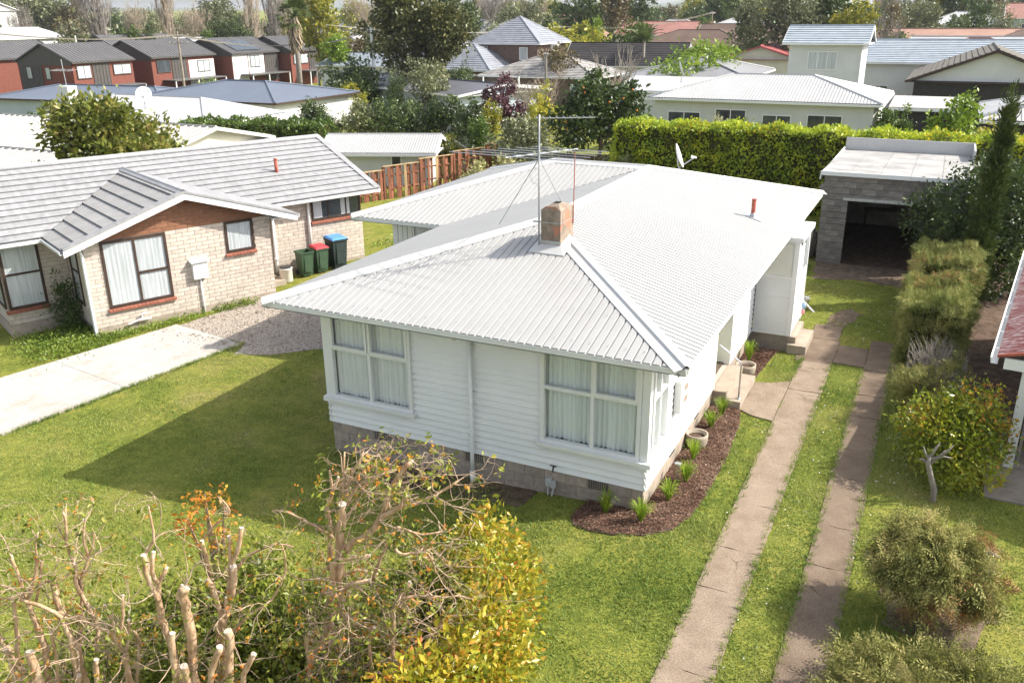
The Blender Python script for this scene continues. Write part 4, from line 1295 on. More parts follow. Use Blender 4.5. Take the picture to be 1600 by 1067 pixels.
dish = thing('satellite_dish', 'small white satellite dish on the rear ridge of the bungalow roof', 'satellite dish', (-2.62, 10.9, 3.35), off=(-2.62, 10.9, 3.35))
def dish_parts(root, c, face, r, tilt=0.35, m_='white_paint'):
    c = Vector(c); n = Vector(face); n.z = tilt; n.normalize()
    a = n.orthogonal().normalized(); b = n.cross(a)
    v, f = [tuple(c - n * r * 0.22)], []
    K = 20
    for j, (rr, dd) in enumerate(((0.5, -0.16), (0.85, -0.06), (1.0, 0.0))):
        for i in range(K):
            w = 2 * math.pi * i / K
            v.append(tuple(c + (a * math.cos(w) + b * math.sin(w)) * r * rr + n * dd * r))
    for i in range(K): f.append((0, 1 + i, 1 + (i + 1) % K))
    for j in range(2):
        for i in range(K): f.append((1 + j * K + i, 1 + (j + 1) * K + i, 1 + (j + 1) * K + (i + 1) % K, 1 + j * K + (i + 1) % K))
    me = meshdata('reflector', v, f, MATS[m_], True, root); ob = link('reflector', me, root)
    sol = ob.modifiers.new('thick', 'SOLIDIFY'); sol.thickness = 0.012
    tip = c + n * r * 1.25 - Vector((0, 0, r * 0.55))
    m = MB(); m.tube([c - Vector((0, 0, r * 0.98)) , tip], 0.014, 6); m.build('arm', MATS['galv'], root)
    m = MB(); m.tube([tip - n * 0.02, tip - n * 0.10 + Vector((0, 0, 0.06))], 0.035, 8); m.lathe([(0.05, 0), (0.055, 0.03), (0.02, 0.05)], tuple(tip + Vector((0, 0, -0.02))), 10); m.build('receiver', MATS['white_paint'], root)
    return c, n
c, n_ = dish_parts(dish, (-2.66, 10.9, 3.86), (0.94, 0.2, 0), 0.33)
m = MB(); m.tube([(-2.62, 10.9, 3.42), (-2.7, 10.9, 3.6), (-2.73, 10.9, 3.85)], 0.022, 7); m.build('bracket', MATS['galv'], dish)

# strappy plants in the beds
leafmat('strappy_leaf', [(0.09, 0.15, 0.014), (0.15, 0.23, 0.02), (0.22, 0.29, 0.03), (0.26, 0.28, 0.06)], rough=0.45, trans=0.35)
def strappy(seed, n=90, h=0.42, spread=0.17):
    rng = np.random.default_rng(seed)
    v, f = [], []
    for i in range(n):
        a = rng.uniform(0, 2 * np.pi); l = h * rng.uniform(0.55, 1.1); o = spread * rng.uniform(0.2, 1.25)
        wd = 0.007; b0 = rng.uniform(0, 0.05)
        s = np.array([-np.sin(a), np.cos(a), 0]) * wd
        d = np.array([np.cos(a), np.sin(a), 0])
        pts = [d * b0 * .5, d * (b0 + o * 0.3) + [0, 0, l * 0.5], d * (b0 + o * 0.75) + [0, 0, l * 0.85], d * (b0 + o * 1.15) + [0, 0, l * (0.95 - 0.25 * (o / spread - .5))]]
        k = len(v)
        for j, p in enumerate(pts):
            w_ = (1.0, 1.0, 0.7, 0.1)[j]
            v += [tuple(p - s * w_), tuple(p + s * w_)]
        for j in range(3): f.append((k + 2 * j, k + 2 * j + 1, k + 2 * j + 3, k + 2 * j + 2))
    return v, f
spots = [(-0.55, -0.28, 'strappy green plant in bark nearest the shaded front wall', .46), (0.08, -0.33, 'strappy green plant at the front corner of the house, largest in the bark', .44),
         (0.30, 0.52, 'strappy green plant just round the house corner beside the garden tap', .4), (0.40, 1.28, 'strappy green plant before the garden tap, second along the side wall', .4),
         (0.30, 2.15, 'strappy green plant directly in front of the round concrete planter', .42), (0.27, 3.62, 'strappy green plant in bark behind the round planter', .4),
         (0.33, 4.3, 'strappy green plant right against the front concrete steps', .42), (0.22, 7.55, 'tall strappy green plant in the small bed by the porch', .58)]
for i, (x, y, lab, h) in enumerate(spots):
    t = thing('strappy_plant', lab, 'plant', (x, y, zg(x, y) + 0.02), random.Random(i).uniform(0, 6), 'strappy plants in the bark beds')
    v, f = strappy(i + 3, 80 + 10 * (i % 4), h, 0.17)
    link('leaves', meshdata('leaves', v, f, MATS['strappy_leaf']), t)

def planter(x, y, r, h, lab):
    t = thing('planter', lab, 'planter', (x, y, zg(x, y) + .01))
    m = MB(); m.lathe([(r * .8, 0), (r * .97, h * .35), (r, h * .8), (r * 1.0, h), (r * .84, h), (r * .80, h * .7), (r * .1, h * .68)], (0, 0, 0), 20)
    m.build('bowl', MATS['concrete_beige'], t, True)
    m = MB(); m.lathe([(r * .79, h * .66), (r * .79, h * .72), (0.01, h * .76)], (0, 0, 0), 16); m.build('soil', MATS['soil'], t)
planter(0.20, 2.75, 0.22, 0.27, 'round beige concrete planter in the bark along the side wall')
planter(0.30, 6.75, 0.24, 0.25, 'round beige concrete planter behind the front steps')
# ------------------------------------------------------------------ brick house on the left
mat('brick_cream', (0.52, 0.45, 0.385), rough=0.85, var=0.14, scale=6, bump=0.15, bscale=60, spec=0.15, island=0.09)
mat('brick_brown', (0.25, 0.12, 0.07), rough=0.85, var=0.12, scale=6, bump=0.15, bscale=60, spec=0.15, island=0.07)
mat('brick_mortar', (0.29, 0.245, 0.205), rough=0.95, var=0.15, scale=10, spec=0.1)
mat('tile_grey', (0.30, 0.297, 0.30), rough=0.55, var=0.13, scale=2.0, spec=0.35, detail=8, island=0.05, stretch=(3, 1, 1))
mat('tile_brownish', (0.29, 0.28, 0.268), rough=0.55, var=0.10, scale=2.0, spec=0.35, detail=8, island=0.04)
mat('brick_red_sill', (0.27, 0.10, 0.065), rough=0.85, var=0.15, scale=9, island=0.1)
UAZ = R_(65.83)
bh = thing('brick_house', 'cream brick house with grey tiled gable roof on the left', 'house', (-17.246, 3.426, -1.1), UAZ, off=(0, 0, -0.25))
# local: x along the gable wall, y into the house, z=0 at the lowest brick course
WH = 2.48
mcore = MB()
mcore.box(0.02, 0.03, -0.45, 5.48, 2.3, WH); mcore.prism([(0.02, 0.03, WH), (5.48, 0.03, WH), (2.75, 0.03, WH + 1.0)], (0, 2.0, 0))
mcore.box(-1.77, 2.03, -0.45, 9.98, 9.9, WH)
mcore.prism([(9.95, 2.03, WH), (9.95, 9.9, WH), (9.95, 5.95, WH + 1.3)], (-0.2, 0, 0))
bw = mcore.build('wall', MATS['brick_mortar'], bh)
m = MB(); m.box(-0.01, 0.0, -0.6, 5.5, 0.2, -0.008); m.box(5.5, 2.0, -.6, 10.0, 2.2, -0.008); m.box(-1.8, 2.0, -.6, -.01, 2.2, -.008); m.box(-1.8, 2.2, -.6, -1.6, 9.8, -.008); m.box(9.8, 2.2, -.6, 10.0, 9.8, -.008)
m.build('plinth', MATS['concrete_beige'], bh)
BH_, BL_ = 0.118, 0.37
bricks = []   # (dist, verts, faces, material)
wins_gable = [(0.45, 2.28, 0.50, 2.47), (4.05, 4.96, 1.50, 2.48)]
def brick_wall(o, ux, n, L, H, holes, mname, z0=0.0, top=None, phase=0.0):
    o, ux, n = Vector(o), Vector(ux), Vector(n)
    rows = int(round((H - z0) / BH_))
    for r in range(rows):
        za = z0 + r * BH_ + 0.006; zb = z0 + (r + 1) * BH_ - 0.006
        xa = -(BL_ / 2 if r % 2 else 0) + phase
        lo, hi = 0.0, L
        if top:
            lo, hi = top((za + zb) / 2)
            if hi - lo < 0.05: continue
        while xa < L:
            segs = [(max(xa + 0.006, lo), min(xa + BL_ - 0.006, hi))]
            for (h0, h1, hz0, hz1) in holes:
                if zb > hz0 + 0.03 and za < hz1 - 0.03:
                    ns = []
                    for a, b in segs:
                        if b <= h0 or a >= h1: ns.append((a, b))
                        else:
                            if a < h0: ns.append((a, h0))
                            if b > h1: ns.append((h1, b))
                    segs = ns
            for a, b in segs:
                if b - a > 0.03:
                    bricks.append((o + ux * a + Vector((0, 0, za)), ux * (b - a), n * 0.012, zb - za, mname))
            xa += BL_
brick_wall((0, 0.03, 0), (1, 0, 0), (0, -1, 0), 5.5, WH, wins_gable, 'brick_cream')
tan_g = 1.08 / 3.4
brick_wall((0, 0.028, 0), (1, 0, 0), (0, -1, 0), 5.5, 3.55, [(4.05, 4.96, 1.5, 2.48)], 'brick_brown', z0=WH, top=lambda z: ((z - WH) / (1.02 / 2.75), 5.5 - (z - WH) / (1.02 / 2.75)))
brick_wall((5.5, 2.03, 0), (1, 0, 0), (0, -1, 0), 4.5, WH, [(2.5, 4.5, 1.55, 2.48), (0.4, 0.75, 1.5, 2.4)], 'brick_cream', phase=-0.1)
brick_wall((0.02, 2.0, 0), (0, -1, 0), (-1, 0, 0), 2.0, WH, [(0.35, 1.2, 0.5, 2.45)], 'brick_cream', phase=-0.2)
brick_wall((5.48, 0.03, 0), (0, 1, 0), (1, 0, 0), 2.0, WH, [], 'brick_cream', phase=-0.15)
brick_wall((-1.8, 2.03, 0), (1, 0, 0), (0, -1, 0), 1.8, WH, [(-0.1, 1.1, 0.45, 2.48)], 'brick_cream', phase=-0.05)
brick_wall((-1.77, 9.8, 0), (0, -1, 0), (-1, 0, 0), 7.8, WH, [(6.6, 7.9, 0.45, 2.48), (2.0, 4.0, .9, 2.4)], 'brick_cream', phase=-0.05)
camp = bh.matrix_world if False else Matrix.Translation(bh.location) @ Matrix.Rotation(UAZ, 4, 'Z')
cl = camp.inverted() @ Vector((3.667, -12.456, 7.494))
bricks.sort(key=lambda b: (b[0] - cl).length)
shared = {}
for i, (o, a, n, h, mn) in enumerate(bricks[:300]):
    key = (round(a.x, 3), round(a.y, 3), round(n.x, 3), round(n.y, 3), round(h, 3), mn)
    if key not in shared:
        m = MB(); m.obox((0, 0, 0), a, n, (0, 0, h)); shared[key] = meshdata('brick', m.v, m.f, MATS[mn])
    b = bpy.data.objects.new('brick', shared[key]); COL.objects.link(b); b.parent = bw
    b.location = (o.x, o.y, o.z + 0.25)
for mn in ('brick_cream', 'brick_brown'):
    m = MB()
    for o, a, n, h, q in bricks[300:]:
        if q == mn: m.obox(o, a, n, (0, 0, h))
    if m.v:
        ob = m.build('far_bricks', MATS[mn], bw); ob['kind'] = 'stuff'
# windows with dark timber frames and net curtains
def dark_window(o, ux, n, w, h, cols, rows, split=None, seed=0):
    ob = window(bh, o, ux, n, w, h, cols=cols, rows=rows, fr=0.075, depth=0.045, fmat='timber_dark', gmat='clear_glass', back=0.06)
    n = Vector(n); ux = Vector(ux)
    curtain(ob, Vector(o) + ux * 0.05 + n * 0.010 + Vector((0, 0, .05)), ux, n, w - 0.1, h - 0.1, MATS['curtain_white'], seed, 0.12, 0.0038)
    return ob
w1 = dark_window((0.45, 0.03, 0.52), (1, 0, 0), (0, -1, 0), 1.83, 1.94, (1, 1), (1,), seed=3)
m = MB(); m.box(1.40, -0.02, 1.38, 2.2, 0.0, 1.45); m.build('transom', MATS['timber_dark'], w1)
w2 = dark_window((4.05, 0.03, 1.52), (1, 0, 0), (0, -1, 0), 0.91, 0.96, (1,), (1,), seed=4)
w3 = dark_window((-1.74, 2.03, 0.45), (1, 0, 0), (0, -1, 0), 1.04, 2.02, (1,), (1, 1), seed=5)
w4 = dark_window((0.02, 1.65, 0.5), (0, -1, 0), (-1, 0, 0), 0.85, 1.95, (1,), (1, 1), seed=6)
w5 = dark_window((-1.77, 3.25, 0.45), (0, -1, 0), (-1, 0, 0), 1.1, 2.02, (1,), (1, 1), seed=7)
w6 = window(bh, (8.0, 2.03, 1.57), (1, 0, 0), (0, -1, 0), 1.95, 0.9, cols=(1, 1.2, 0.9), rows=(1,), fr=0.07, depth=0.045, fmat='timber_dark', gmat='dark_glass')
for k, (a, b) in enumerate(((8.08, 8.4), (9.15, 9.5))):
    curtain(w6, (a, 2.024 - 0.024, 1.66), (1, 0, 0), (0, -1, 0), b - a, 0.72, MATS['curtain_white'], k, 0.1, 0.003)
w7 = window(bh, (5.9, 2.03, 1.52), (1, 0, 0), (0, -1, 0), 0.34, 0.88, fr=0.06, depth=0.04, fmat='timber_dark', gmat='dark_glass')
for (a, b, z, y, ob) in ((0.40, 2.34, 0.52, 0.03, w1), (4.0, 5.0, 1.52, 0.03, w2), (7.95, 10.0, 1.57, 2.03, w6), (-1.84, -.68, 0.45, 2.03, w3), (5.85, 6.3, 1.52, 2.03, w7)):
    k = int((b - a) / 0.11)
    for i in range(k):
        m = MB(); x = a + (b - a) * i / k
        m.prism([(x + .004, y, z), (x + .004, y - .09, z - .05), (x + .004, y - .09, z - .11), (x + .004, y - .0, z - .11)], ((b - a) / k - .008, 0, 0))
        m.build('sill_brick', MATS['brick_red_sill'], ob)
# meter box, conduit, downpipes
m = MB(); m.box(2.90, -0.14, 0.93, 3.34, 0.018, 1.44); mb_ = m.build('meter_box', MATS['white_paint'], bh)
m = MB(); m.prism([(2.84, -0.2, 1.44), (2.84, 0.015, 1.44), (2.84, 0.015, 1.53), (2.84, -0.2, 1.47)], (0.56, 0, 0)); m.build('hood', MATS['white_paint'], mb_)
m = MB(); m.box(2.95, -0.146, 0.99, 3.29, -0.141, 1.39); m.build('door', MATS['white_paint'], mb_)
m = MB(); m.tube([(3.12, -0.03, 0.93), (3.12, -0.03, -0.45)], 0.028, 8); m.build('conduit', MATS['white_paint'], bh, True)
m = MB(); m.tube([(-0.35, 0.2, 2.35), (-0.06, 0.05, 2.3), (-0.05, -0.04, 2.15), (-0.05, -0.04, -0.1), (-0.02, -0.08, -0.22)], 0.045, 8); m.build('downpipe', MATS['white_paint'], bh, True)
m = MB(); m.tube([(6.5, 1.95, 2.4), (6.5, 1.95, 0.5), (6.5, 1.95, -0.05)], 0.055, 8); m.tube([(6.5, 1.95, 0.45), (6.5, 1.95, 0.55)], 0.075, 8); m.build('downpipe', MATS['white_paint'], bh, True)
m = MB(); m.tube([(8.25 - .4, 1.6, 2.42), (8.25 - .4, 1.93, 2.3), (7.85, 1.95, 2.1), (7.85, 1.95, -0.05)], 0.045, 8); m.build('downpipe', MATS['white_paint'], bh, True)
m = MB(); m.tube([(0.85, -0.08, -.02), (1.15, -.1, .06), (1.5, -.08, .03)], 0.03, 6); m.tube([(1.25, -.09, .05), (1.25, -.09, .2), (1.4, -.05, .22)], 0.026, 6); m.build('waste_pipe', MATS['white_paint'], bh)
m = MB(); m.box(5.5, 0.9, -0.35, 6.3, 2.0, 0.02); m.box(5.5, 0.55, -0.35, 6.2, 0.9, -0.15); m.build('back_steps', MATS['concrete_beige'], bh)

# roofs: main and gable, in stepped tile courses
TP = 0.33
cM, sM = math.cos(math.atan(TP)), math.sin(math.atan(TP))
ez = 2.46
yE, yR = 1.62, 5.95
zR = ez + (yR - yE) * TP
xl, xr = -2.35, 10.55
tan2 = 1.12 / 3.42
cG, sG = math.cos(math.atan(tan2)), math.sin(math.atan(tan2))
gx0, gx1, gxm = -0.58, 6.28, 2.85
gyF = -0.38
zGR = ez + (gxm - gx0) * tan2
yV = yE + (zGR - ez) / TP       # where the gable ridge runs into the main slope
rf = MB(); rf.box(xl + .3, yE + .3, ez - 0.06, xr - .3, 9.9, ez - 0.03); rf.box(gx0 + .05, gyF + .05, ez - 0.05, -0.01, yE + .3, ez - 0.02); rf.box(5.51, gyF + .05, ez - 0.05, gx1 - .05, yE + .3, ez - 0.021)
roof_b = rf.build('soffit', MATS['white_paint'], bh)
def add_rows(P0, ex, sx, poly, m_, step=0.365):
    rows = tile_rows(P0, ex, sx, poly, step=step, lift=0.05)
    for r in rows:
        r.build('tile_course', m_, roofpart)
m = MB()
m.poly([(xl, yE, ez), (xr, yE, ez), (xr, yR, zR), (xl, yR, zR)]); m.poly([(xl, yR, zR), (xr, yR, zR), (xr, 10.3, ez), (xl, 10.3, ez)])
m.poly([(gx0, gyF, ez), (gx0, yE, ez), (gxm, yV, zGR), (gxm, gyF, zGR)]); m.poly([(gx1, yE, ez), (gx1, gyF, ez), (gxm, gyF, zGR), (gxm, yV, zGR)])
m.v = [(a, b, c - 0.02) for a, b, c in m.v]
roofpart = m.build('roof', MATS['tile_grey'], bh)
Lm = (yR - yE) / cM
# the main slope, in pieces either side of the gable
def fx(s): return s
add_rows((xl, yE, ez), (1, 0, 0), (0, cM, sM), [(0, 0), (gx0 - xl, 0), (gxm - xl, (yV - yE) / cM), (gxm - xl, Lm), (0, Lm)], MATS['tile_grey'])
add_rows((gxm, yE, ez), (1, 0, 0), (0, cM, sM), [(gx1 - gxm, 0), (xr - gxm, 0), (xr - gxm, Lm), (0, Lm), (0, (yV - yE) / cM)], MATS['tile_grey'])
LG = (gxm - gx0) / cG
add_rows((gx0, yE, ez), (0, -1, 0), (cG, 0, sG), [(0, 0), (yE - gyF, 0), (yE - gyF, LG), (yE - yV, LG)], MATS['tile_brownish'], 0.42)
add_rows((gx1, gyF, ez), (0, 1, 0), (-cG, 0, sG), [(0, 0), (yE - gyF, 0), (yV - gyF, LG), (0, LG)], MATS['tile_grey'], 0.42)
nMF, nMB = Vector((0, -sM, cM)), Vector((0, sM, cM)); nGL, nGR = Vector((-sG, 0, cG)), Vector((sG, 0, cG))
cap(MB(), (xl, yR, zR + .02), (xr, yR, zR + .02), 0.16, 0.05, nMB, nMF).build('ridge_cap', MATS['tile_grey'], roofpart)
cap(MB(), (gxm, gyF, zGR + .02), (gxm, yV, zGR + .02), 0.15, 0.05, nGL, nGR).build('ridge_cap', MATS['tile_grey'], roofpart)
# barge boards and rolled barge tiles
m = MB()
for a, b in (((gx0, gyF, ez), (gxm, gyF, zGR)), ((gx1, gyF, ez), (gxm, gyF, zGR))):
    a, b = Vector(a), Vector(b); d = b - a
    MB().obox(a - Vector((0, 0.03, 0.19)), d, (0, 0.03, 0), (0, 0, 0.18)).build('barge_board', MATS['white_paint'], roofpart)
for a, b in (((xr, yE, ez), (xr, yR, zR)), ((xr, 10.3, ez), (xr, yR, zR)), ((xl, yE, ez), (xl, yR, zR))):
    a, b = Vector(a), Vector(b); MB().obox(a - Vector((0, 0, 0.17)), b - a, (0.03 * (1 if a.x > 0 else -1), 0, 0), (0, 0, 0.17)).build('barge_board', MATS['white_paint'], roofpart)
m = MB()
for a, b, o_ in (((gx0, gyF, ez), (gxm, gyF, zGR), (0, 1, 0)), ((gx1, gyF, ez), (gxm, gyF, zGR), (0, 1, 0)), ((xr, yE, ez), (xr, yR, zR), (-1, 0, 0)), ((xl, yE, ez), (xl, yR, zR), (1, 0, 0))):
    a, b = Vector(a), Vector(b); o_ = Vector(o_)
    MB().obox(a + Vector((0, 0, 0.0)) - o_ * 0.05, b - a, o_ * 0.22, (0, 0, 0.065)).build('barge_tile', MATS['tile_grey'], roofpart)
for a, b, o_ in (((xl, yE), (gx0 - .0, yE), (0, -1)), ((gx1, yE), (xr, yE), (0, -1)), ((gx0, gyF), (gx0, yE), (-1, 0)), ((gx1, gyF), (gx1, yE), (1, 0))):
    o3 = Vector((o_[0], o_[1], 0))
    g = gutter(MB(), Vector((a[0], a[1], ez - 0.01)) - o3 * 0.02, Vector((b[0], b[1], ez - 0.01)) - o3 * 0.02, o3, 0.11, 0.10)
    g.obox(Vector((a[0], a[1], ez - .14)) - o3 * .04, Vector((b[0] - a[0], b[1] - a[1], 0)), o3 * .02, (0, 0, .13))
    g.build('gutter', MATS['white_paint'], roofpart)
m = MB(); m.tube([(7.6, 3.6, ez + 0.5), (7.6, 3.6, ez + 1.12)], 0.06, 10); m.tube([(7.6, 3.6, ez + 1.1), (7.6, 3.6, ez + 1.15)], 0.07, 10); m.build('flue_pipe', MATS['rust_red'], bh, True)

# ------------------------------------------------------------------ bins and tub by the brick house
mat('bin_green', (0.045, 0.085, 0.045), rough=0.5, var=0.1, scale=5, spec=0.4)
mat('bin_dark', (0.03, 0.045, 0.04), rough=0.5, var=0.1)
mat('lid_red', (0.55, 0.05, 0.06), rough=0.45, var=0.08)
mat('lid_blue', (0.10, 0.27, 0.58), rough=0.45, var=0.08)
def L2W(x, y):
    p = camp @ Vector((x, y, 0)); return p.x, p.y
def wheelie_bin(lx, ly, s, lab, lid, body, rot=0.0):
    x, y = L2W(lx, ly)
    t = thing('wheelie_bin', lab, 'bin', (x, y, zg(x, y) + .02), UAZ + rot, 'wheelie bins by the brick house')
    w, d, h = 0.25 * s, 0.27 * s, 0.95 * s
    m = MB(); k = 0
    rings = [(0.74, 0.03), (0.80, 0.08), (1.0, h * 0.93), (1.1, h * 0.94), (1.1, h)]
    for q, z in rings:
        m.v += [(-w * q, -d * q, z), (w * q, -d * q, z), (w * q, d * q, z), (-w * q, d * q, z)]
    for i in range(len(rings) - 1):
        for j in range(4): m.f.append((i * 4 + j, i * 4 + (j + 1) % 4, i * 4 + 4 + (j + 1) % 4, i * 4 + 4 + j))
    m.f.append((3, 2, 1, 0))
    # inner walls so the open bin is hollow
    k = len(m.v)
    m.v += [(-w, -d, h), (w, -d, h), (w, d, h), (-w, d, h), (-w * .75, -d * .75, .1), (w * .75, -d * .75, .1), (w * .75, d * .75, .1), (-w * .75, d * .75, .1)]
    for j in range(4): m.f.append((k + (j + 1) % 4, k + j, k + 4 + j, k + 4 + (j + 1) % 4)); m.f.append((16 + j, 16 + (j + 1) % 4, k + (j + 1) % 4, k + j))
    m.f.append((k + 4, k + 5, k + 6, k + 7))
    m.box(-w * .55, -d * 1.02, h * .2, w * .55, -d * .86, h * .88)
    m.build('body', MATS[body], t)
    m = MB(); m.tube([(-w * .85, d * 1.15, h * .93), (w * .85, d * 1.15, h * .93)], 0.018, 6); m.build('handle', MATS[body], t)
    for sx_ in (-1, 1):
        m = MB(); m.tube([(sx_ * w * .82, d * .8, 0.1), (sx_ * w * 1.0, d * .8, 0.1)], 0.1, 14); m.build('wheel', MATS['dark_plastic'], t)
    if lid:
        m = MB(); z = h
        m.v = [(-w * 1.12, -d * 1.15, z + .005), (w * 1.12, -d * 1.15, z + .005), (w * 1.12, d * 1.12, z + .03), (-w * 1.12, d * 1.12, z + .03),
               (-w * .9, -d * .9, z + .055), (w * .9, -d * .9, z + .055), (w * .9, d * .95, z + .085), (-w * .9, d * .95, z + .085)]
        m.f = [(0, 1, 5, 4), (1, 2, 6, 5), (2, 3, 7, 6), (3, 0, 4, 7), (4, 5, 6, 7), (3, 2, 1, 0)]
        m.build('lid', MATS[lid], t)
    return t
wheelie_bin(7.25, 1.35, 0.92, 'green wheelie bin with its lid open', None, 'bin_green')
wheelie_bin(7.85, 1.4, 0.92, 'green wheelie bin with a red lid', 'lid_red', 'bin_green')
wheelie_bin(8.55, 1.45, 1.12, 'tall dark wheelie bin with a blue lid', 'lid_blue', 'bin_dark')
x, y = L2W(6.45, 1.2)
t = thing('tub', 'white round tub with a dark lid beside the green bins', 'tub', (x, y, zg(x, y) + .02))
m = MB(); m.lathe([(0.2, 0), (0.215, 0.02), (0.215, 0.42), (0.225, 0.43), (0.225, 0.47), (0.2, 0.47)], (0, 0, 0), 18); m.build('body', mat('tub_white', (.72, .66, .6)), t, True)
m = MB(); m.lathe([(0.19, 0.472), (0.19, 0.5), (0.05, 0.51)], (0, 0, 0), 16); m.build('lid', MATS['dark_plastic'], t)
# weeds along the brick wall
leafmat('weed_leaf', [(0.06, 0.10, 0.012), (0.10, 0.15, 0.02), (0.15, 0.20, 0.03), (0.19, 0.22, 0.05)], trans=0.3)
def weeds(name, lab, pts, n, seed, h=0.25, leaf=0.07, m_='weed_leaf', cat='weeds', r=0.3):
    rng = np.random.default_rng(seed)
    P = []
    for i in range(n):
        x, y = pts[rng.integers(len(pts))]
        a = rng.normal(size=2) * r
        xx, yy = x + a[0], y + a[1]
        P.append((xx, yy, zg(xx, yy) + rng.uniform(0.0, h) * rng.uniform(0.3, 1)))
    P = np.array(P)
    v, f = leaf_cloud(rng, P, np.tile([0, 0, 0.5], (n, 1)), leaf, 0.5, 0, 0.9)
    return tag(npmesh(name, v, f, MATS[m_]), lab, cat, kind='stuff')
wp = [L2W(a, b) for a in np.arange(-1.6, 0.2, 0.25) for b in (-0.6, 0.0, 0.6, 1.2)]
weeds('weeds', 'green weeds in the bed before the bay corner of the brick house', wp, 5200, 1, 0.28, 0.08)
weeds('weeds', 'low weeds along the foot of the brick gable wall', [L2W(a, -0.3) for a in np.arange(0.2, 3.0, 0.2)], 1500, 2, 0.22, 0.07, r=0.16)
weeds('weeds', 'clump of weeds beside the meter conduit on the brick wall', [L2W(a, -0.25) for a in (3.6, 3.9, 4.2, 4.5)], 700, 3, 0.25, 0.07, r=0.15)
weeds('weeds', 'weeds sprouting along the edge of the pale concrete slab', [(-16.0 - 0.2 * i / 3, 2.2 - i * 0.4) for i in range(9)], 1300, 4, 0.2, 0.07, r=0.22)
weeds('weeds', 'green grass tufts growing by the rear fence corner', [(-15 + .4 * i, 15.5 + .5 * i) for i in range(8)], 1200, 14, 0.25, 0.12, r=0.5)
t = thing('climbing_shrub', 'dark leafy shrub in the corner of the brick house between its windows', 'shrub', (*L2W(-0.35, 1.4), -1.12))
rng = np.random.default_rng(21); P, out = blob_points(rng, [(0, 0, 0.5, .45, .45, .55), (0.1, 0.1, 1.0, .3, .3, .45), (-.1, -.1, 1.45, .15, .15, .3)], 2200, 30, 0.3)
leafmat('dark_leaf', [(0.015, 0.03, 0.006), (0.03, 0.055, 0.01), (0.05, 0.085, 0.014), (0.075, 0.11, 0.02)], trans=0.2)
v, f = leaf_cloud(rng, P, out, 0.075, 0.5); npmesh('foliage', v, f, MATS['dark_leaf'], t)
m = MB(); m.tube([(0, 0, -.05), (.05, 0, .6), (-.05, .05, 1.4)], [.03, .02, .008], 5); m.build('stem', MATS['bark_brown'], t)

# ------------------------------------------------------------------ red-brown paling fence
mat('paling_red', (0.23, 0.09, 0.05), rough=0.8, var=0.35, scale=5, stretch=(1, 1, .25), island=0.25)
mat('paling_tan', (0.40, 0.27, 0.14), rough=0.8, var=0.3, scale=5, stretch=(1, 1, .25), island=0.2)
fa, fb = Vector((-21.3, 22.3, 0)), Vector((-17.4, 31.0, 0))
fence = thing('paling_fence', 'red-brown timber paling fence stepping up behind the brick house', 'fence', (-21.3, 22.3, zg(-21.3, 22.3)), off=(-21.3, 22.3, zg(-21.3, 22.3)))
d = (fb - fa); Lf = d.length; d.normalize(); nrm = Vector((d.y, -d.x, 0))
rnd = random.Random(4)
npal = 40
for i in range(-4, npal):
    s = Lf * i / npal
    p = fa + d * s
    seg = int((i + 4) // 9)
    g = zg(p.x, p.y); top = zg(fa.x, fa.y) + 1.42 + 0.16 * seg + rnd.uniform(-.02, .02)
    front = i % 2 == 0
    w_ = rnd.uniform(0.13, 0.2)
    m = MB(); o = p + nrm * (0.05 if front else -0.05)
    k = rnd.uniform(-.02, .02)
    lean = Vector((0, 0, 1)) + d * rnd.uniform(-.02, .02)
    m.obox(Vector((o.x, o.y, g - .05)), d * w_, nrm * 0.022, lean * (top - g + .05))
    m.build('paling', MATS['paling_tan' if rnd.random() < 0.14 else 'paling_red'], fence)
    if i % 9 == 5 or i == -4:
        m = MB(); m.obox(Vector((p.x, p.y, g - .2)) - nrm * 0.05, d * 0.1, nrm * 0.1, (0, 0, top - g + 0.15)); m.build('post', MATS['paling_red'], fence)
for seg in range(5):
    a = fa + d * (Lf * (seg * 9 - 4) / npal); b = fa + d * (Lf * min(seg * 9 + 5, npal) / npal)
    z = zg(fa.x, fa.y) + 1.42 + 0.16 * seg
    for dz, mm in ((0.02, 'paling_tan'), (-0.45, 'paling_red'), (-1.1, 'paling_red')):
        m = MB(); m.obox(Vector((a.x, a.y, z + dz)) - nrm * (0.07 if dz > 0 else 0.03), b - a, nrm * (0.15 if dz > 0 else 0.06), (0, 0, 0.03 if dz > 0 else 0.07)); m.build('rail', MATS[mm], fence)

# ------------------------------------------------------------------ concrete-block garage
garage = thing('garage', 'grey concrete-block garage with pale flat roof and open doorway', 'garage', (2.5, 17.6, -0.45), off=(2.5, 17.6, -0.45))
mat('garage_block', (0.22, 0.20, 0.185), rough=0.92, var=0.25, scale=4, bump=0.3, bscale=60, spec=0.12, island=0.22)
mat('garage_roof', (0.30, 0.288, 0.272), rough=0.6, var=0.2, scale=1.2, col2=(0.42, 0.40, 0.38), detail=9)
gx0_, gx1_, gy0_, gy1_ = 0.36, 4.6, 17.6, 24.2
m = MB(); m.box(0.38, 17.63, -0.6, 1.15, 17.8, 2.5); m.box(1.15, 17.63, 1.78, 4.0, 17.8, 2.5); m.box(4.0, 17.63, -.6, 4.58, 17.8, 2.5); m.box(0.38, 17.8, -.6, 0.55, 24.1, 2.25); m.box(4.4, 17.8, -.6, 4.58, 24.1, 2.25); m.box(.55, 24.0, -.6, 4.4, 24.15, 2.2)
gw = m.build('wall', MATS['concrete_old'], garage)  # core kept darker than mortar to deepen the shade inside
bs = {}
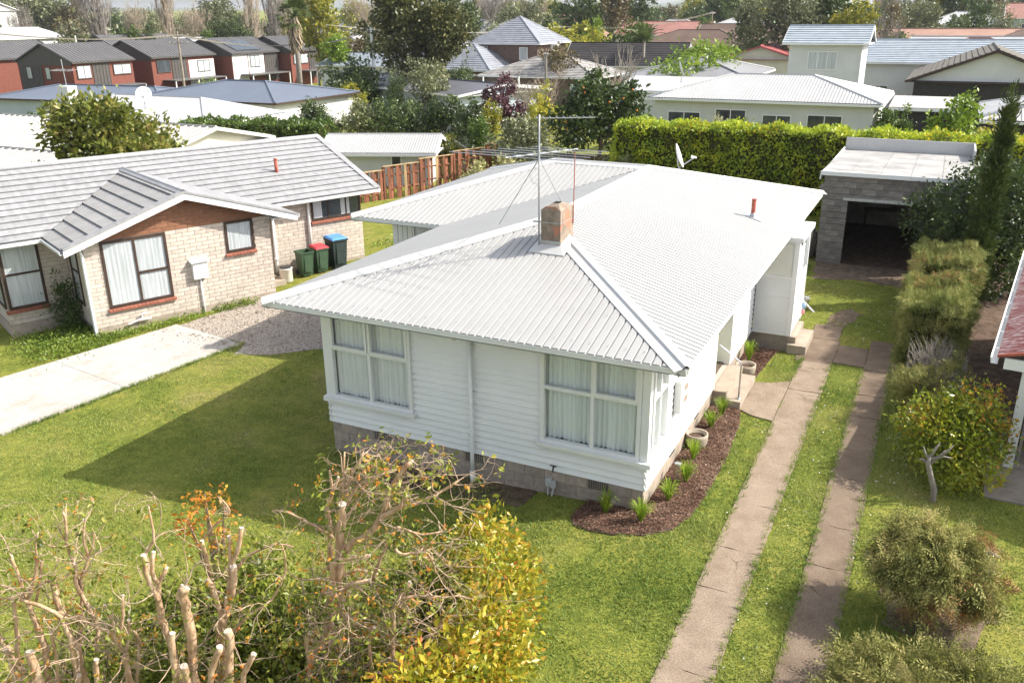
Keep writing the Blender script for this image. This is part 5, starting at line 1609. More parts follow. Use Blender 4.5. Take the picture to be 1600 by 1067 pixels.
def gblock(x, y, z, w, ax):
    key = (round(w, 3), ax)
    if key not in bs:
        q = MB()
        if ax == 'x': q.box(0.005, 0, 0.005, w - .005, 0.03, 0.195)
        else: q.box(0, 0.005, 0.005, 0.02, w - .005, 0.195)
        bs[key] = meshdata('block', q.v, q.f, MATS['garage_block'])
    b = bpy.data.objects.new('block', bs[key]); COL.objects.link(b); b.parent = gw
    b.location = (x - 2.5, y - 17.6, z + 0.45)
for r in range(15):
    z = -0.5 + r * 0.2
    x = 0.36 - (0.2 if r % 2 else 0)
    while x < 4.58:
        a, b = max(x, 0.36), min(x + 0.4, 4.6)
        if z + 0.1 > 1.78: segs = [(a, b)]
        else: segs = [(a, min(b, 1.17)), (max(a, 3.98), b)]
        for s0, s1 in segs:
            if s1 - s0 > 0.05: gblock(s0, 17.6, z, s1 - s0, 'x')
        x += 0.4
    if r < 13:
        y = 17.632
        while y < 21: gblock(0.36, y, z, 0.4, 'y'); y += 0.4
m = MB(); m.box(1.0, 17.57, 1.70, 4.2, 17.65, 1.80); m.build('lintel', MATS['galv'], garage)
m = MB()
m.prism([(0.26, 17.45, 2.58), (4.7, 17.45, 2.58), (4.7, 24.4, 2.36), (0.26, 24.4, 2.36)], (0, 0, 0.03)); groof = m.build('roof', MATS['garage_roof'], garage)
for k in range(6):
    m = MB(); x = 0.26 + k * 0.888; m.prism([(x, 17.45, 2.612), (x + .03, 17.45, 2.612), (x + .03, 24.4, 2.392), (x, 24.4, 2.392)], (0, 0, .012)); m.build('sheet_joint', MATS['garage_roof'], groof)
m = MB(); m.box(0.24, 17.41, 2.5, 4.72, 17.45, 2.63); m.box(0.22, 17.45, 2.35, 0.26, 24.4, 2.5); m.build('fascia', MATS['white_paint'], groof)
m = MB(); m.box(0.26, 24.4, 2.25, 4.75, 24.46, 2.85); m.box(4.7, 22.4, 2.3, 4.76, 24.4, 2.83); m.build('parapet', MATS['flashing_white'], groof)
m = MB(); m.box(0.55, 17.62, -.52, 4.4, 24.0, -.395); m.build('floor', MATS['soil'], garage)  # floor given the dark soil colour to deepen the interior shade
m = MB(); m.box(1.3, 23.2, 0.3, 3.6, 23.6, 0.36); m.box(1.35, 23.2, -.45, 1.42, 23.6, .3); m.box(3.5, 23.2, -.45, 3.57, 23.6, .3); m.build('workbench', MATS['bark_brown'], garage)
m = MB(); m.box(0.22, 18.6, 1.9, 0.35, 19.6, 2.0); m.box(.1, 18.7, 1.7, .35, 19.4, 1.88); m.build('side_vent_box', MATS['grey_wood'], garage)
# clutter and bucket beside garage and porch
t = thing('stacked_boards', 'old grey boards leaning against the garage side wall', 'timber', (0.15, 18.0, -0.42))
for i in range(4):
    m = MB(); m.obox((-.12 + .05 * i, 0.2 * i - .2, 0), (.06, 0, 0), (0, .5, 0), (.1, 0, 1.0 - .15 * i)); m.build('board', MATS['grey_wood'], t)
t = thing('bucket', 'white bucket standing by the porch wall', 'bucket', (0.78, 12.2, -0.42))
m = MB(); m.lathe([(0.12, 0), (0.15, 0.32), (0.165, 0.33), (0.165, 0.35), (0.13, 0.34), (0.11, 0.05)], (0, 0, 0), 14); m.build('pail', MATS['white_paint'], t, True)
m = MB(); m.tube([(-.16, 0, .33), (-.12, .1, .4), (.12, .1, .4), (.16, 0, .33)], 0.006, 5); m.build('handle', MATS['galv'], t)
t = thing('laundry_bag', 'small light blue cloth bag hanging on the porch rail', 'bag', (1.05, 10.0, 0.3))
m = MB(); m.lathe([(0.015, 0.0), (0.045, 0.02), (0.05, 0.1), (0.03, 0.18), (0.012, 0.2)], (0, 0, 0), 10); m.build('bag_body', mat('bag_blue', (0.35, 0.55, 0.75)), t, True)
m = MB(); m.lathe([(0.02, -.16), (0.04, -.12), (0.03, -.02), (0.01, 0.0)], (0, 0, 0), 8); m.build('cloth', mat('cloth_pink', (.75, .35, .35)), t, True)

# ------------------------------------------------------------------ red-roofed neighbour at the right edge
rn = thing('porch_house', 'white house corner with faded red corrugated roof and porch post at the right edge', 'house', (6.2, 6, -0.45), off=(6.2, 6, -0.45))
mat('faded_red', (0.30, 0.095, 0.085), rough=0.75, var=0.3, scale=5, col2=(0.45, 0.36, 0.35), lo=0.45, hi=0.62, detail=9, stretch=(1, 6, 1))
a, b = Vector((5.07, 4.05, 1.78)), Vector((6.0, 12.5, 1.78))
ex = (b - a).normalized(); inw = Vector((ex.y, -ex.x, 0)); sx = (inw * math.cos(R_(16)) + Vector((0, 0, math.sin(R_(16)))))
m = corrugated(MB(), b, -ex, sx, [(0, 0), ((b - a).length, 0), ((b - a).length, 4.5), (0, 4.5)], 0.076, 0.018, SINE); rr_ = m.build('roof', MATS['faded_red'], rn)
m = MB(); m.obox(a - ex * .03 - Vector((0, 0, .0)), sx * 4.5, ex * .03, (0, 0, .05)); m.build('barge_cap', MATS['rust_red'], rr_)
g = gutter(MB(), a - inw * 0.0 - Vector((0, 0, .02)) + inw * .02, b - Vector((0, 0, .02)) + inw * .02, -inw, 0.11, 0.11); g.build('gutter', MATS['white_paint'], rr_)
m = MB()
for i in range(9): m.obox(a + ex * (0.5 + i) - inw * .1 + Vector((0, 0, -.012)), ex * .02, inw * .1, (0, 0, .008))
m.build('gutter_strap', MATS['white_paint'], rr_)
m = MB(); m.obox(a + inw * .12 - Vector((0, 0, .2)), inw * 4, ex * .05, (0, 0, .2)); m.build('beam', MATS['white_paint'], rn)
m = MB(); m.obox(Vector((5.52, 4.28, -.42)), inw * .16, ex * .12, (0, 0, 2.02)); m.build('post', MATS['white_paint'], rn)
m = MB(); o = a + inw * 1.25 + ex * .8; m.obox(Vector((o.x, o.y, -.5)), inw * 4, ex * 8, (0, 0, 2.6)); m.build('wall', MATS['weatherboard_white'], rn)
m = MB(); m.obox(Vector((5.75, 4.55, -.42)), inw * .04, ex * .8, (0, 0, .5)); m.build('trellis', MATS['grey_wood'], rn)
STEMS = {'T1':{'base':[-4.91,-7.7,-0.75],'stems':[(0,[(-4.72,-7.61,0.02,0.037),(-4.63,-7.57,0.84,0.035),(-4.66,-7.58,1.19,0.033),(-4.69,-7.6,1.5,0.032)]),(1,[(-4.69,-7.6,1.48,0.025),(-4.55,-7.53,1.79,0.023),(-4.49,-7.5,2.03,0.021)]),(1,[(-4.8,-7.54,1.4,0.018),(-4.82,-7.55,1.68,0.018),(-4.85,-7.56,1.98,0.018)]),(0,[(-4.86,-7.51,1.37,0.022),(-4.96,-7.56,1.51,0.016),(-5.1,-7.63,1.58,0.011)]),(1,[(-4.84,-7.78,0.66,0.025),(-4.75,-7.74,1.28,0.023),(-4.71,-7.72,1.57,0.021)]),(1,[(-4.59,-7.77,0.12,0.055),(-4.57,-7.76,0.66,0.052),(-4.58,-7.76,0.94,0.049)]),(1,[(-5.0,-7.64,0.17,0.041),(-5.06,-7.67,0.58,0.037),(-5.19,-7.73,0.94,0.033)]),(1,[(-4.49,-7.61,0.3,0.018),(-4.43,-7.58,0.84,0.018),(-4.43,-7.58,1.12,0.018)]),(0,[(-4.49,-7.5,2.02,0.014),(-4.48,-7.49,2.2,0.012),(-4.42,-7.47,2.35,0.01)]),(1,[(-4.82,-7.44,1.26,0.018),(-4.72,-7.39,1.6,0.016),(-4.65,-7.36,1.85,0.014)]),(1,[(-4.86,-7.79,0.35,0.033),(-4.9,-7.81,0.62,0.031),(-4.92,-7.82,0.89,0.029)])]},'T2':{'base':[-4.53,-7.47,-0.7],'stems':[(1,[(-4.35,-7.38,-0.02,0.041),(-4.34,-7.38,0.62,0.038),(-4.38,-7.4,0.98,0.035),(-4.43,-7.42,1.29,0.033),(-4.45,-7.43,1.54,0.03),(-4.44,-7.42,1.71,0.028)]),(0,[(-4.29,-7.52,0.3,0.029),(-4.25,-7.5,0.93,0.026),(-4.29,-7.52,1.32,0.022),(-4.48,-7.61,1.49,0.02),(-4.65,-7.7,1.57,0.017),(-4.82,-7.78,1.59,0.014)]),(1,[(-4.4,-7.19,0.27,0.026),(-4.29,-7.13,0.91,0.025),(-4.34,-7.16,1.26,0.024),(-4.41,-7.19,1.48,0.023),(-4.37,-7.17,1.78,0.021)]),(0,[(-4.44,-7.15,1.36,0.022),(-4.43,-7.14,1.66,0.02),(-4.46,-7.16,2.0,0.018),(-4.42,-7.14,2.29,0.016),(-4.43,-7.15,2.41,0.014)]),(0,[(-4.52,-7.13,1.94,0.011),(-4.67,-7.21,1.94,0.01),(-4.78,-7.26,2.04,0.008),(-4.83,-7.28,2.14,0.007)]),(1,[(-4.56,-7.21,0.6,0.022),(-4.42,-7.14,1.31,0.02),(-4.39,-7.13,1.53,0.019),(-4.27,-7.07,1.83,0.017),(-4.29,-7.07,2.0,0.016),(-4.24,-7.05,2.31,0.014)]),(0,[(-4.32,-7.04,1.79,0.014),(-4.24,-7.0,1.96,0.013),(-4.22,-6.98,2.11,0.011)]),(1,[(-4.54,-7.36,1.34,0.022),(-4.52,-7.35,1.6,0.02),(-4.52,-7.35,1.68,0.018)])]},'T2b':{'base':[-4.04,-7.24,-0.7],'stems':[(0,[(-3.86,-7.15,-0.02,0.03),(-3.88,-7.16,0.62,0.026),(-3.91,-7.17,0.85,0.023),(-4.01,-7.22,1.03,0.02),(-4.16,-7.3,1.12,0.017),(-4.27,-7.35,1.25,0.014)]),(1,[(-3.95,-7.14,0.79,0.018),(-3.98,-7.15,1.12,0.016),(-4.01,-7.17,1.34,0.014)]),(1,[(-3.79,-7.23,0.89,0.022),(-3.77,-7.22,1.1,0.02),(-3.71,-7.19,1.32,0.019),(-3.68,-7.17,1.57,0.017)]),(1,[(-3.93,-7.18,0.07,0.022),(-3.86,-7.15,0.62,0.021),(-3.81,-7.12,0.89,0.019),(-3.76,-7.1,1.17,0.018)]),(1,[(-3.93,-7.07,-0.02,0.023),(-3.79,-7.0,0.81,0.018),(-3.83,-7.03,0.94,0.015)]),(1,[(-4.06,-7.47,0.17,0.033),(-4.01,-7.44,0.53,0.031),(-3.97,-7.43,0.8,0.029)]),(1,[(-4.24,-7.56,0.17,0.029),(-4.19,-7.53,0.58,0.029)])]},'T3':{'base':[-3.31,-6.84,-0.65],'stems':[(0,[(-3.38,-6.87,-0.16,0.041),(-3.42,-6.89,0.85,0.039),(-3.47,-6.91,1.21,0.037),(-3.45,-6.91,1.47,0.036)]),(1,[(-3.46,-6.91,1.4,0.032),(-3.52,-6.94,1.68,0.03),(-3.53,-6.94,1.99,0.028)]),(1,[(-3.55,-6.84,1.3,0.029),(-3.5,-6.82,1.56,0.027),(-3.41,-6.77,1.75,0.025)]),(1,[(-3.48,-6.86,1.6,0.025),(-3.51,-6.88,1.77,0.023),(-3.46,-6.86,2.0,0.021)]),(1,[(-3.17,-6.88,0.12,0.055),(-3.13,-6.86,0.62,0.055),(-3.11,-6.85,1.02,0.055),(-3.12,-6.86,1.41,0.055),(-3.12,-6.85,1.6,0.055),(-3.08,-6.84,1.65,0.056)]),(1,[(-3.22,-7.07,0.07,0.033),(-3.2,-7.06,0.8,0.032),(-3.16,-7.04,1.15,0.032)]),(1,[(-3.06,-7.05,0.12,0.044),(-3.06,-7.05,0.48,0.041),(-3.06,-7.05,0.75,0.039)]),(1,[(-3.13,-6.58,-0.31,0.058),(-3.02,-6.53,0.73,0.051),(-2.93,-6.49,1.08,0.046),(-2.81,-6.42,1.43,0.041),(-2.78,-6.41,1.73,0.036)]),(1,[(-2.93,-6.54,0.99,0.033),(-2.95,-6.55,1.25,0.031),(-2.99,-6.57,1.51,0.03),(-3.02,-6.59,1.6,0.029)]),(1,[(-3.03,-6.48,1.22,0.026),(-3.07,-6.5,1.74,0.023),(-3.09,-6.51,2.04,0.021)]),(1,[(-2.91,-6.42,1.31,0.026),(-2.84,-6.39,1.74,0.023),(-2.82,-6.37,2.09,0.021)]),(1,[(-2.85,-6.39,1.7,0.029),(-2.74,-6.34,1.95,0.027),(-2.68,-6.31,2.2,0.025)]),(1,[(-2.77,-6.8,0.11,0.048),(-2.65,-6.74,0.92,0.045),(-2.65,-6.74,1.14,0.042)]),(1,[(-2.86,-7.01,0.26,0.04),(-2.73,-6.95,0.79,0.037),(-2.63,-6.9,1.05,0.035)]),(1,[(-2.59,-6.82,0.21,0.033),(-2.44,-6.75,0.7,0.032),(-2.35,-6.7,0.9,0.032)]),(0,[(-2.87,-6.51,0.84,0.018),(-2.64,-6.4,1.12,0.016),(-2.39,-6.28,1.33,0.014),(-2.23,-6.2,1.68,0.011),(-2.21,-6.19,1.89,0.009),(-2.23,-6.2,2.05,0.007)]),(1,[(-2.86,-6.56,1.12,0.022),(-2.83,-6.55,1.25,0.022),(-2.81,-6.54,1.4,0.022)]),(0,[(-3.79,-6.74,1.78,0.018),(-3.66,-6.68,1.98,0.016),(-3.65,-6.67,2.23,0.013),(-3.65,-6.67,2.43,0.011)]),(0,[(-3.17,-6.44,1.97,0.014),(-3.02,-6.36,2.18,0.012),(-2.87,-6.29,2.3,0.011),(-2.86,-6.29,2.42,0.009),(-2.95,-6.33,2.54,0.007)]),(0,[(-2.91,-6.31,1.5,0.018),(-2.75,-6.23,1.75,0.016),(-2.44,-6.08,1.92,0.013),(-2.25,-5.99,1.88,0.011)])]},'T4':{'base':[-2.19,-5.74,-0.55],'stems':[(1,[(-2.23,-5.76,-0.75,0.064),(-2.09,-5.69,0.8,0.059),(-1.97,-5.63,1.34,0.056),(-1.91,-5.6,1.78,0.053),(-1.86,-5.57,2.31,0.051)]),(1,[(-1.99,-5.7,1.07,0.053),(-1.83,-5.62,1.75,0.046),(-1.58,-5.5,1.94,0.041),(-1.43,-5.42,2.17,0.035),(-1.24,-5.33,2.3,0.03),(-1.16,-5.29,2.44,0.025)]),(0,[(-1.33,-5.26,2.23,0.026),(-1.13,-5.16,2.28,0.022),(-0.96,-5.08,2.37,0.018),(-0.69,-4.95,2.57,0.014)]),(1,[(-1.45,-5.38,2.17,0.029),(-1.35,-5.33,2.49,0.026),(-1.23,-5.27,2.73,0.024),(-1.12,-5.21,2.85,0.021)]),(1,[(-1.46,-5.33,2.17,0.022),(-1.37,-5.28,2.42,0.018),(-1.24,-5.22,2.73,0.014)]),(0,[(-2.14,-5.54,1.33,0.038),(-2.11,-5.53,1.86,0.032),(-2.1,-5.53,2.2,0.026),(-2.04,-5.49,2.37,0.02),(-2.05,-5.5,2.66,0.015)]),(1,[(-2.02,-5.54,2.36,0.018),(-1.95,-5.51,2.55,0.016),(-1.93,-5.5,2.6,0.014)]),(0,[(-1.97,-5.41,2.17,0.022),(-1.94,-5.39,2.59,0.016),(-1.91,-5.38,2.87,0.011)]),(0,[(-1.96,-5.4,2.24,0.022),(-1.85,-5.35,2.59,0.018),(-1.78,-5.31,2.71,0.015),(-1.72,-5.28,2.87,0.011)]),(0,[(-1.88,-5.48,2.25,0.026),(-1.74,-5.4,2.48,0.018),(-1.69,-5.38,2.56,0.011)]),(0,[(-1.75,-5.36,2.47,0.015),(-1.56,-5.26,2.57,0.012),(-1.49,-5.23,2.69,0.01),(-1.53,-5.25,2.84,0.007)]),(0,[(-2.03,-5.55,1.79,0.022),(-2.17,-5.62,1.93,0.019),(-2.28,-5.67,2.0,0.015),(-2.48,-5.77,2.15,0.011),(-2.65,-5.85,2.17,0.007)]),(1,[(-1.88,-5.81,1.14,0.033),(-1.88,-5.81,1.62,0.029),(-1.71,-5.72,1.72,0.025),(-1.49,-5.62,1.76,0.022)]),(1,[(-1.82,-5.84,0.99,0.037),(-1.77,-5.81,1.3,0.033),(-1.66,-5.76,1.43,0.029),(-1.48,-5.67,1.46,0.026)]),(0,[(-1.6,-5.45,1.29,0.023),(-1.46,-5.38,1.69,0.02),(-1.33,-5.32,1.95,0.018),(-1.31,-5.31,2.01,0.015),(-1.05,-5.18,1.9,0.013),(-0.85,-5.08,1.94,0.011)]),(0,[(-1.61,-5.34,1.29,0.019),(-1.81,-5.44,1.36,0.016),(-2.02,-5.54,1.27,0.013),(-2.43,-5.74,1.23,0.01),(-2.57,-5.81,1.37,0.008)])]},'T5':{'base':[-1.44,-5.79,-0.5],'stems':[(1,[(-1.29,-5.71,-0.31,0.038),(-1.24,-5.69,0.45,0.035),(-1.19,-5.66,1.08,0.031),(-1.11,-5.63,1.3,0.028),(-1.0,-5.57,1.52,0.025)]),(0,[(-1.18,-5.55,1.89,0.021),(-1.11,-5.51,1.82,0.018),(-0.85,-5.39,1.83,0.014),(-0.79,-5.36,1.57,0.011)]),(0,[(-1.09,-5.67,1.34,0.022),(-0.92,-5.59,1.38,0.018),(-0.73,-5.49,1.34,0.014),(-0.47,-5.37,1.38,0.011)]),(1,[(-2.23,-6.17,-0.39,0.031),(-2.1,-6.11,0.37,0.029),(-2.11,-6.12,0.74,0.027),(-2.06,-6.09,0.84,0.026)]),(0,[(-2.12,-6.12,0.32,0.034),(-1.97,-6.05,0.69,0.027),(-1.79,-5.96,0.87,0.021),(-1.65,-5.89,1.09,0.015)]),(1,[(-1.35,-5.86,-0.21,0.026),(-1.4,-5.88,0.72,0.024),(-1.33,-5.84,0.99,0.022)]),(0,[(-1.22,-5.68,0.36,0.026),(-0.98,-5.56,0.54,0.022),(-0.85,-5.5,0.72,0.018),(-0.7,-5.42,0.99,0.015),(-0.6,-5.37,1.06,0.011)]),(1,[(-1.82,-6.08,0.08,0.022),(-1.78,-6.06,0.36,0.02),(-1.58,-5.97,0.34,0.019)]),(1,[(-2.08,-5.99,0.56,0.026),(-1.94,-5.92,0.65,0.024),(-1.86,-5.88,0.79,0.022)])]}}
# ------------------------------------------------------------------ pruned trees in the foreground
def bark_tan():
    m, nt, b, out = _new('bark_tan')
    N, L = nt.nodes, nt.links
    tc = N.new('ShaderNodeTexCoord'); mp = N.new('ShaderNodeMapping'); mp.inputs['Scale'].default_value = (9, 9, 2.2)
    L.new(tc.outputs['Object'], mp.inputs[0])
    n = N.new('ShaderNodeTexNoise'); n.inputs['Scale'].default_value = 2.2; n.inputs['Detail'].default_value = 7; n.inputs['Roughness'].default_value = 0.7
    L.new(mp.outputs[0], n.inputs['Vector'])
    r = N.new('ShaderNodeValToRGB'); e = r.color_ramp.elements
    e[0].position, e[0].color = 0.25, (0.20, 0.095, 0.04, 1); e[1].position, e[1].color = 0.76, (0.66, 0.53, 0.40, 1)
    x = e.new(0.5); x.color = (0.48, 0.32, 0.19, 1)
    L.new(n.outputs[0], r.inputs[0]); L.new(r.outputs[0], b.inputs['Base Color'])
    b.inputs['Roughness'].default_value = 0.7; b.inputs['Specular IOR Level'].default_value = 0.25
    bp = N.new('ShaderNodeBump'); bp.inputs['Strength'].default_value = 0.35; bp.inputs['Distance'].default_value = 0.01
    L.new(n.outputs[0], bp.inputs['Height']); L.new(bp.outputs[0], b.inputs['Normal'])
    MATS['bark_tan'] = m
bark_tan()
mat('cut_wood', (0.56, 0.48, 0.39), rough=0.8, var=0.12, scale=14)
mat('twig_pale', (0.40, 0.29, 0.20), rough=0.8, var=0.4, scale=3)
leafmat('orange_leaf', [(0.20, 0.20, 0.02), (0.42, 0.27, 0.03), (0.50, 0.22, 0.03), (0.48, 0.16, 0.035), (0.36, 0.10, 0.03)], rough=0.4, trans=0.35, gain=1.15)
leafmat('yellow_shrub', [(0.09, 0.12, 0.012), (0.17, 0.20, 0.018), (0.27, 0.29, 0.025), (0.37, 0.35, 0.03), (0.46, 0.37, 0.04), (0.50, 0.30, 0.04), (0.46, 0.21, 0.035)], rough=0.35, trans=0.4, spec=0.45, gain=1.1, patch=3.5)
leafmat('olive_leaf', [(0.035, 0.05, 0.01), (0.07, 0.09, 0.014), (0.12, 0.145, 0.02), (0.19, 0.20, 0.03), (0.26, 0.20, 0.04)], rough=0.4, trans=0.35, gain=1.6)

TREE_LABELS = {'T1': 'hard-pruned tree with pale cut stubs, leftmost in the bottom left corner',
               'T2': 'hard-pruned leaning tree with tan forked trunk, second from the left edge',
               'T2b': 'low cluster of thin pruned stems between the leaning tree and the thick stubs',
               'T3': 'hard-pruned tree with the thickest red-brown sawn stubs',
               'T4': 'tallest pruned tree with wide pale branches in front of the house wall',
               'T5': 'small pruned tree with crooked branches beside the yellow shrub'}
for key, T in STEMS.items():
    rnd = random.Random(key)
    bx, by, bz = T['base']
    t = thing('pruned_tree', TREE_LABELS[key], 'tree', (bx, by, bz), group='pruned trees in the front corner', off=(bx, by, bz))
    tips, along = [], []
    first = True
    for cut, L in T['stems']:
        pts = [Vector(q[:3]) for q in L]; rad = [q[3] for q in L]
        if pts[0].z < 0.25 and L[0][3] > 0.02:      # runs down to the ground
            pts.insert(0, Vector((bx + (pts[0].x - bx) * 0.5, by + (pts[0].y - by) * 0.5, bz - 0.05))); rad.insert(0, rad[0] * 1.15)
        # smooth and roughen
        P2, R2 = [], []
        for i in range(len(pts) - 1):
            k = max(2, int((pts[i + 1] - pts[i]).length / 0.09))
            for j in range(k):
                u = j / k
                a = pts[max(i - 1, 0)]; b = pts[i]; c = pts[i + 1]; d = pts[min(i + 2, len(pts) - 1)]
                q = 0.5 * ((2 * b) + (c - a) * u + (2 * a - 5 * b + 4 * c - d) * u * u + (3 * b - a - 3 * c + d) * u ** 3)
                jit = rad[i] * 0.35
                P2.append(q + Vector((rnd.uniform(-jit, jit), rnd.uniform(-jit, jit), rnd.uniform(-jit, jit))))
                R2.append((rad[i] + (rad[i + 1] - rad[i]) * u) * rnd.uniform(0.92, 1.1))
        P2.append(pts[-1]); R2.append(rad[-1] * (1.06 if cut else 0.7))
        m = MB(); m.tube(P2, R2, 9 if max(rad) > 0.03 else 7)
        ob = m.build('trunk' if first else 'branch', MATS['bark_tan'], t, True)
        first = False
        if cut:
            d = (P2[-1] - P2[-2]).normalized()
            m = MB(); m.tube([P2[-1] - d * 0.003, P2[-1] + d * 0.006], R2[-1] * 1.0, 10); m.build('cut_end', MATS['cut_wood'], ob)
        tips.append((P2[-1], (P2[-1] - P2[-3]).normalized(), cut))
        n_ = len(P2)
        for j in range(n_ // 3, n_): along.append((P2[j], R2[j]))
    # thin crooked twigs
    m = MB(); ends = []
    nt_ = {'T1': 50, 'T2': 60, 'T2b': 45, 'T3': 85, 'T4': 120, 'T5': 170}[key]
    zmax = max(q[2] for c_, L_ in T['stems'] for q in L_) + 0.02
    def twig(p, d, l, r, lvl):
        pts = [p]; q = Vector(p); dd = Vector(d)
        k = max(3, int(l / 0.07))
        for i in range(k):
            dd = (dd + Vector((rnd.uniform(-1, 1), rnd.uniform(-1, 1), rnd.uniform(-0.75, 0.85))) * 0.36).normalized()
            q = q + dd * (l / k); q.z = min(q.z, zmax + rnd.uniform(-.08, 0)); pts.append(Vector(q))
        m.tube(pts, [r * (1 - 0.75 * i / k) for i in range(k + 1)], 4 if r > 0.006 else 3, cap=False)
        ends.append((pts[-1], dd))
        if lvl > 0:
            for _ in range(rnd.choice((1, 2, 2, 3))):
                i = rnd.randint(1, k - 1)
                twig(pts[i], (dd + Vector((rnd.uniform(-1, 1), rnd.uniform(-1, 1), rnd.uniform(-.6, .9)))).normalized(), l * rnd.uniform(.4, .75), r * 0.6, lvl - 1)
    low = key in ('T4', 'T5')
    for i in range(nt_):
        p, r = rnd.choice(along)
        d = Vector((rnd.uniform(-1, 1), rnd.uniform(-1, 1), rnd.uniform(-0.35, 0.7))).normalized()
        if low and rnd.random() < 0.4: d = Vector((rnd.uniform(0.2, 1), rnd.uniform(-.2, .9), rnd.uniform(-.4, .3))).normalized()
        twig(p, d, rnd.uniform(0.25, 0.85), min(r * 0.55, rnd.uniform(0.004, 0.011)), 2 if low or rnd.random() < .5 else 1)
    ob = m.build('twigs', MATS['twig_pale'], t); ob['kind'] = 'stuff'
    # sparse leaves left on the twigs
    rng = np.random.default_rng(len(key) * 7 + nt_)
    E = np.array([tuple(e[0]) for e in ends])
    sel = rng.integers(len(E), size=int(len(E) * 0.2))
    P = np.repeat(E[sel], 3, axis=0) + rng.normal(size=(len(sel) * 3, 3)) * 0.022
    v, f = leaf_cloud(rng, P, rng.normal(size=P.shape), 0.055, 0.5)
    ob = npmesh('young_leaves', v, f, MATS['orange_leaf'], t); ob['kind'] = 'stuff'
    sel = rng.integers(len(E), size=int(len(E) * (0.6 if low else 0.55)))
    P = np.repeat(E[sel], 3, axis=0) + rng.normal(size=(len(sel) * 3, 3)) * 0.032 - np.array([0, 0, 0.02])
    v, f = leaf_cloud(rng, P, rng.normal(size=P.shape), 0.07, 0.4)
    ob = npmesh('leaves', v, f, MATS['olive_leaf'], t); ob['kind'] = 'stuff'

def shrub(name, lab, cat, loc, blobs, n, leaf, m_, seed, clump=35, crad=0.22, inner=0.6, aspect=0.5, group=None, core=None, stems=4, droop=0.0, spread=0.8, bark='bark_brown', extra=(), feather=False):
    t = thing(name, lab, cat, loc, group=group)
    rng = np.random.default_rng(seed); rnd = random.Random(seed)
    P, out = blob_points(rng, blobs, n, clump, crad, inner)
    P[:, 2] = np.maximum(P[:, 2], 0.02)
    mk = (lambda P, out, lf, asp: spray_cloud(rng, P, out, lf, droop, spread)) if feather else (lambda P, out, lf, asp: leaf_cloud(rng, P, out, lf, asp, droop, spread))
    v, f = mk(P, out, leaf, aspect)
    npmesh('foliage', v, f, MATS[m_], t)
    for (nn, lf, mm, blo, asp) in extra:
        P, out = blob_points(rng, blo, nn, clump, crad, 0.85)
        v, f = mk(P, out, lf, asp)
        npmesh('foliage', v, f, MATS[mm], t)
    m = MB()
    for i in range(stems):
        b = blobs[i % len(blobs)]
        m.tube([(rnd.uniform(-.08, .08), rnd.uniform(-.08, .08), -.08), (b[0] * .4 + rnd.uniform(-.05, .05), b[1] * .4, b[2] * .5), (b[0], b[1], b[2] + b[5] * .5)], [.035, .025, .008], 6)
    m.build('stem', MATS[bark], t)
    return t
# the dense yellow shrub at the right of the pruned trees
yb = [(-1.18, -3.35, 0.45, .42, .45, .75), (-0.78, -3.75, 0.40, .42, .45, .85), (-0.55, -4.3, 0.35, .45, .5, .85), (-0.38, -4.95, 0.3, .45, .5, .9), (-0.35, -5.7, 0.25, .5, .5, .9), (-0.5, -6.4, 0.3, .5, .5, .9),
      (-1.35, -3.55, 0.1, .45, .45, .6), (-0.95, -4.1, -.05, .5, .5, .6), (-.5, -5.2, -.1, .55, .6, .6)]
bx, by, bz = -0.7, -4.6, -0.5
yb = [(a - bx, b - by, c - bz, d, e, f_) for a, b, c, d, e, f_ in yb]
shrub('yellow_shrub', 'dense glossy yellow-green shrub with orange new leaves at the bottom centre', 'shrub', (bx, by, bz), yb, 12500, 0.10, 'yellow_shrub', 31, clump=18, crad=0.2, inner=0.72, aspect=0.48,
      extra=[(900, .07, 'orange_leaf', yb[:6], .5)])
# low leafy undergrowth beneath the pruned trees
def under(lab, cx, cy, rx, ry, h, n, seed, m_='olive_leaf', leaf=0.08):
    n = int(n * 1.35)
    bl = []
    rnd = random.Random(seed)
    for i in range(9):
        a = rnd.uniform(0, 6.3); q = rnd.uniform(0, 1) ** .5
        bl.append((math.cos(a) * q * rx, math.sin(a) * q * ry, h * rnd.uniform(.3, .8), rnd.uniform(.3, .5), rnd.uniform(.3, .5), rnd.uniform(.3, .5)))
    return shrub('leafy_bush', lab, 'bush', (cx, cy, zg(cx, cy)), bl, n, leaf, m_, seed, clump=12, crad=.35, inner=.2, group='leafy bushes under the pruned trees')
under('sparse olive bush under the tallest pruned tree', -2.0, -4.6, 0.7, 0.8, 0.9, 5200, 41, leaf=.085)
under('sparse olive bush between the thick stubs and the tallest pruned tree', -3.0, -5.0, 0.55, 0.7, 0.9, 5200, 42, leaf=.085)
under('thin olive bush with orange tips at the back of the pruned trees', -4.0, -4.8, 0.5, 0.6, 1.0, 3400, 43)
under('dark olive bush at the bottom edge below the tallest pruned tree', -1.7, -5.7, 0.7, 0.6, 0.8, 5200, 44, leaf=.085)
under('sparse olive bush right behind the tallest pruned tree', -1.9, -3.9, 0.6, 0.5, 0.8, 2600, 48)
under('olive bush between the two nearest clumps of stubs', -3.7, -5.6, 0.6, 0.6, 0.8, 2800, 49)
under('leafy olive bush at the bottom edge among the thick stubs', -3.2, -6.3, 0.8, 0.5, 0.6, 3200, 47)
under('sparse olive bush in the bottom left corner between the stubs', -5.1, -6.7, 0.8, 0.6, 0.7, 2400, 60)
under('thin olive bush below the leaning pruned tree', -4.3, -6.0, 0.9, 0.8, 0.8, 3600, 45)
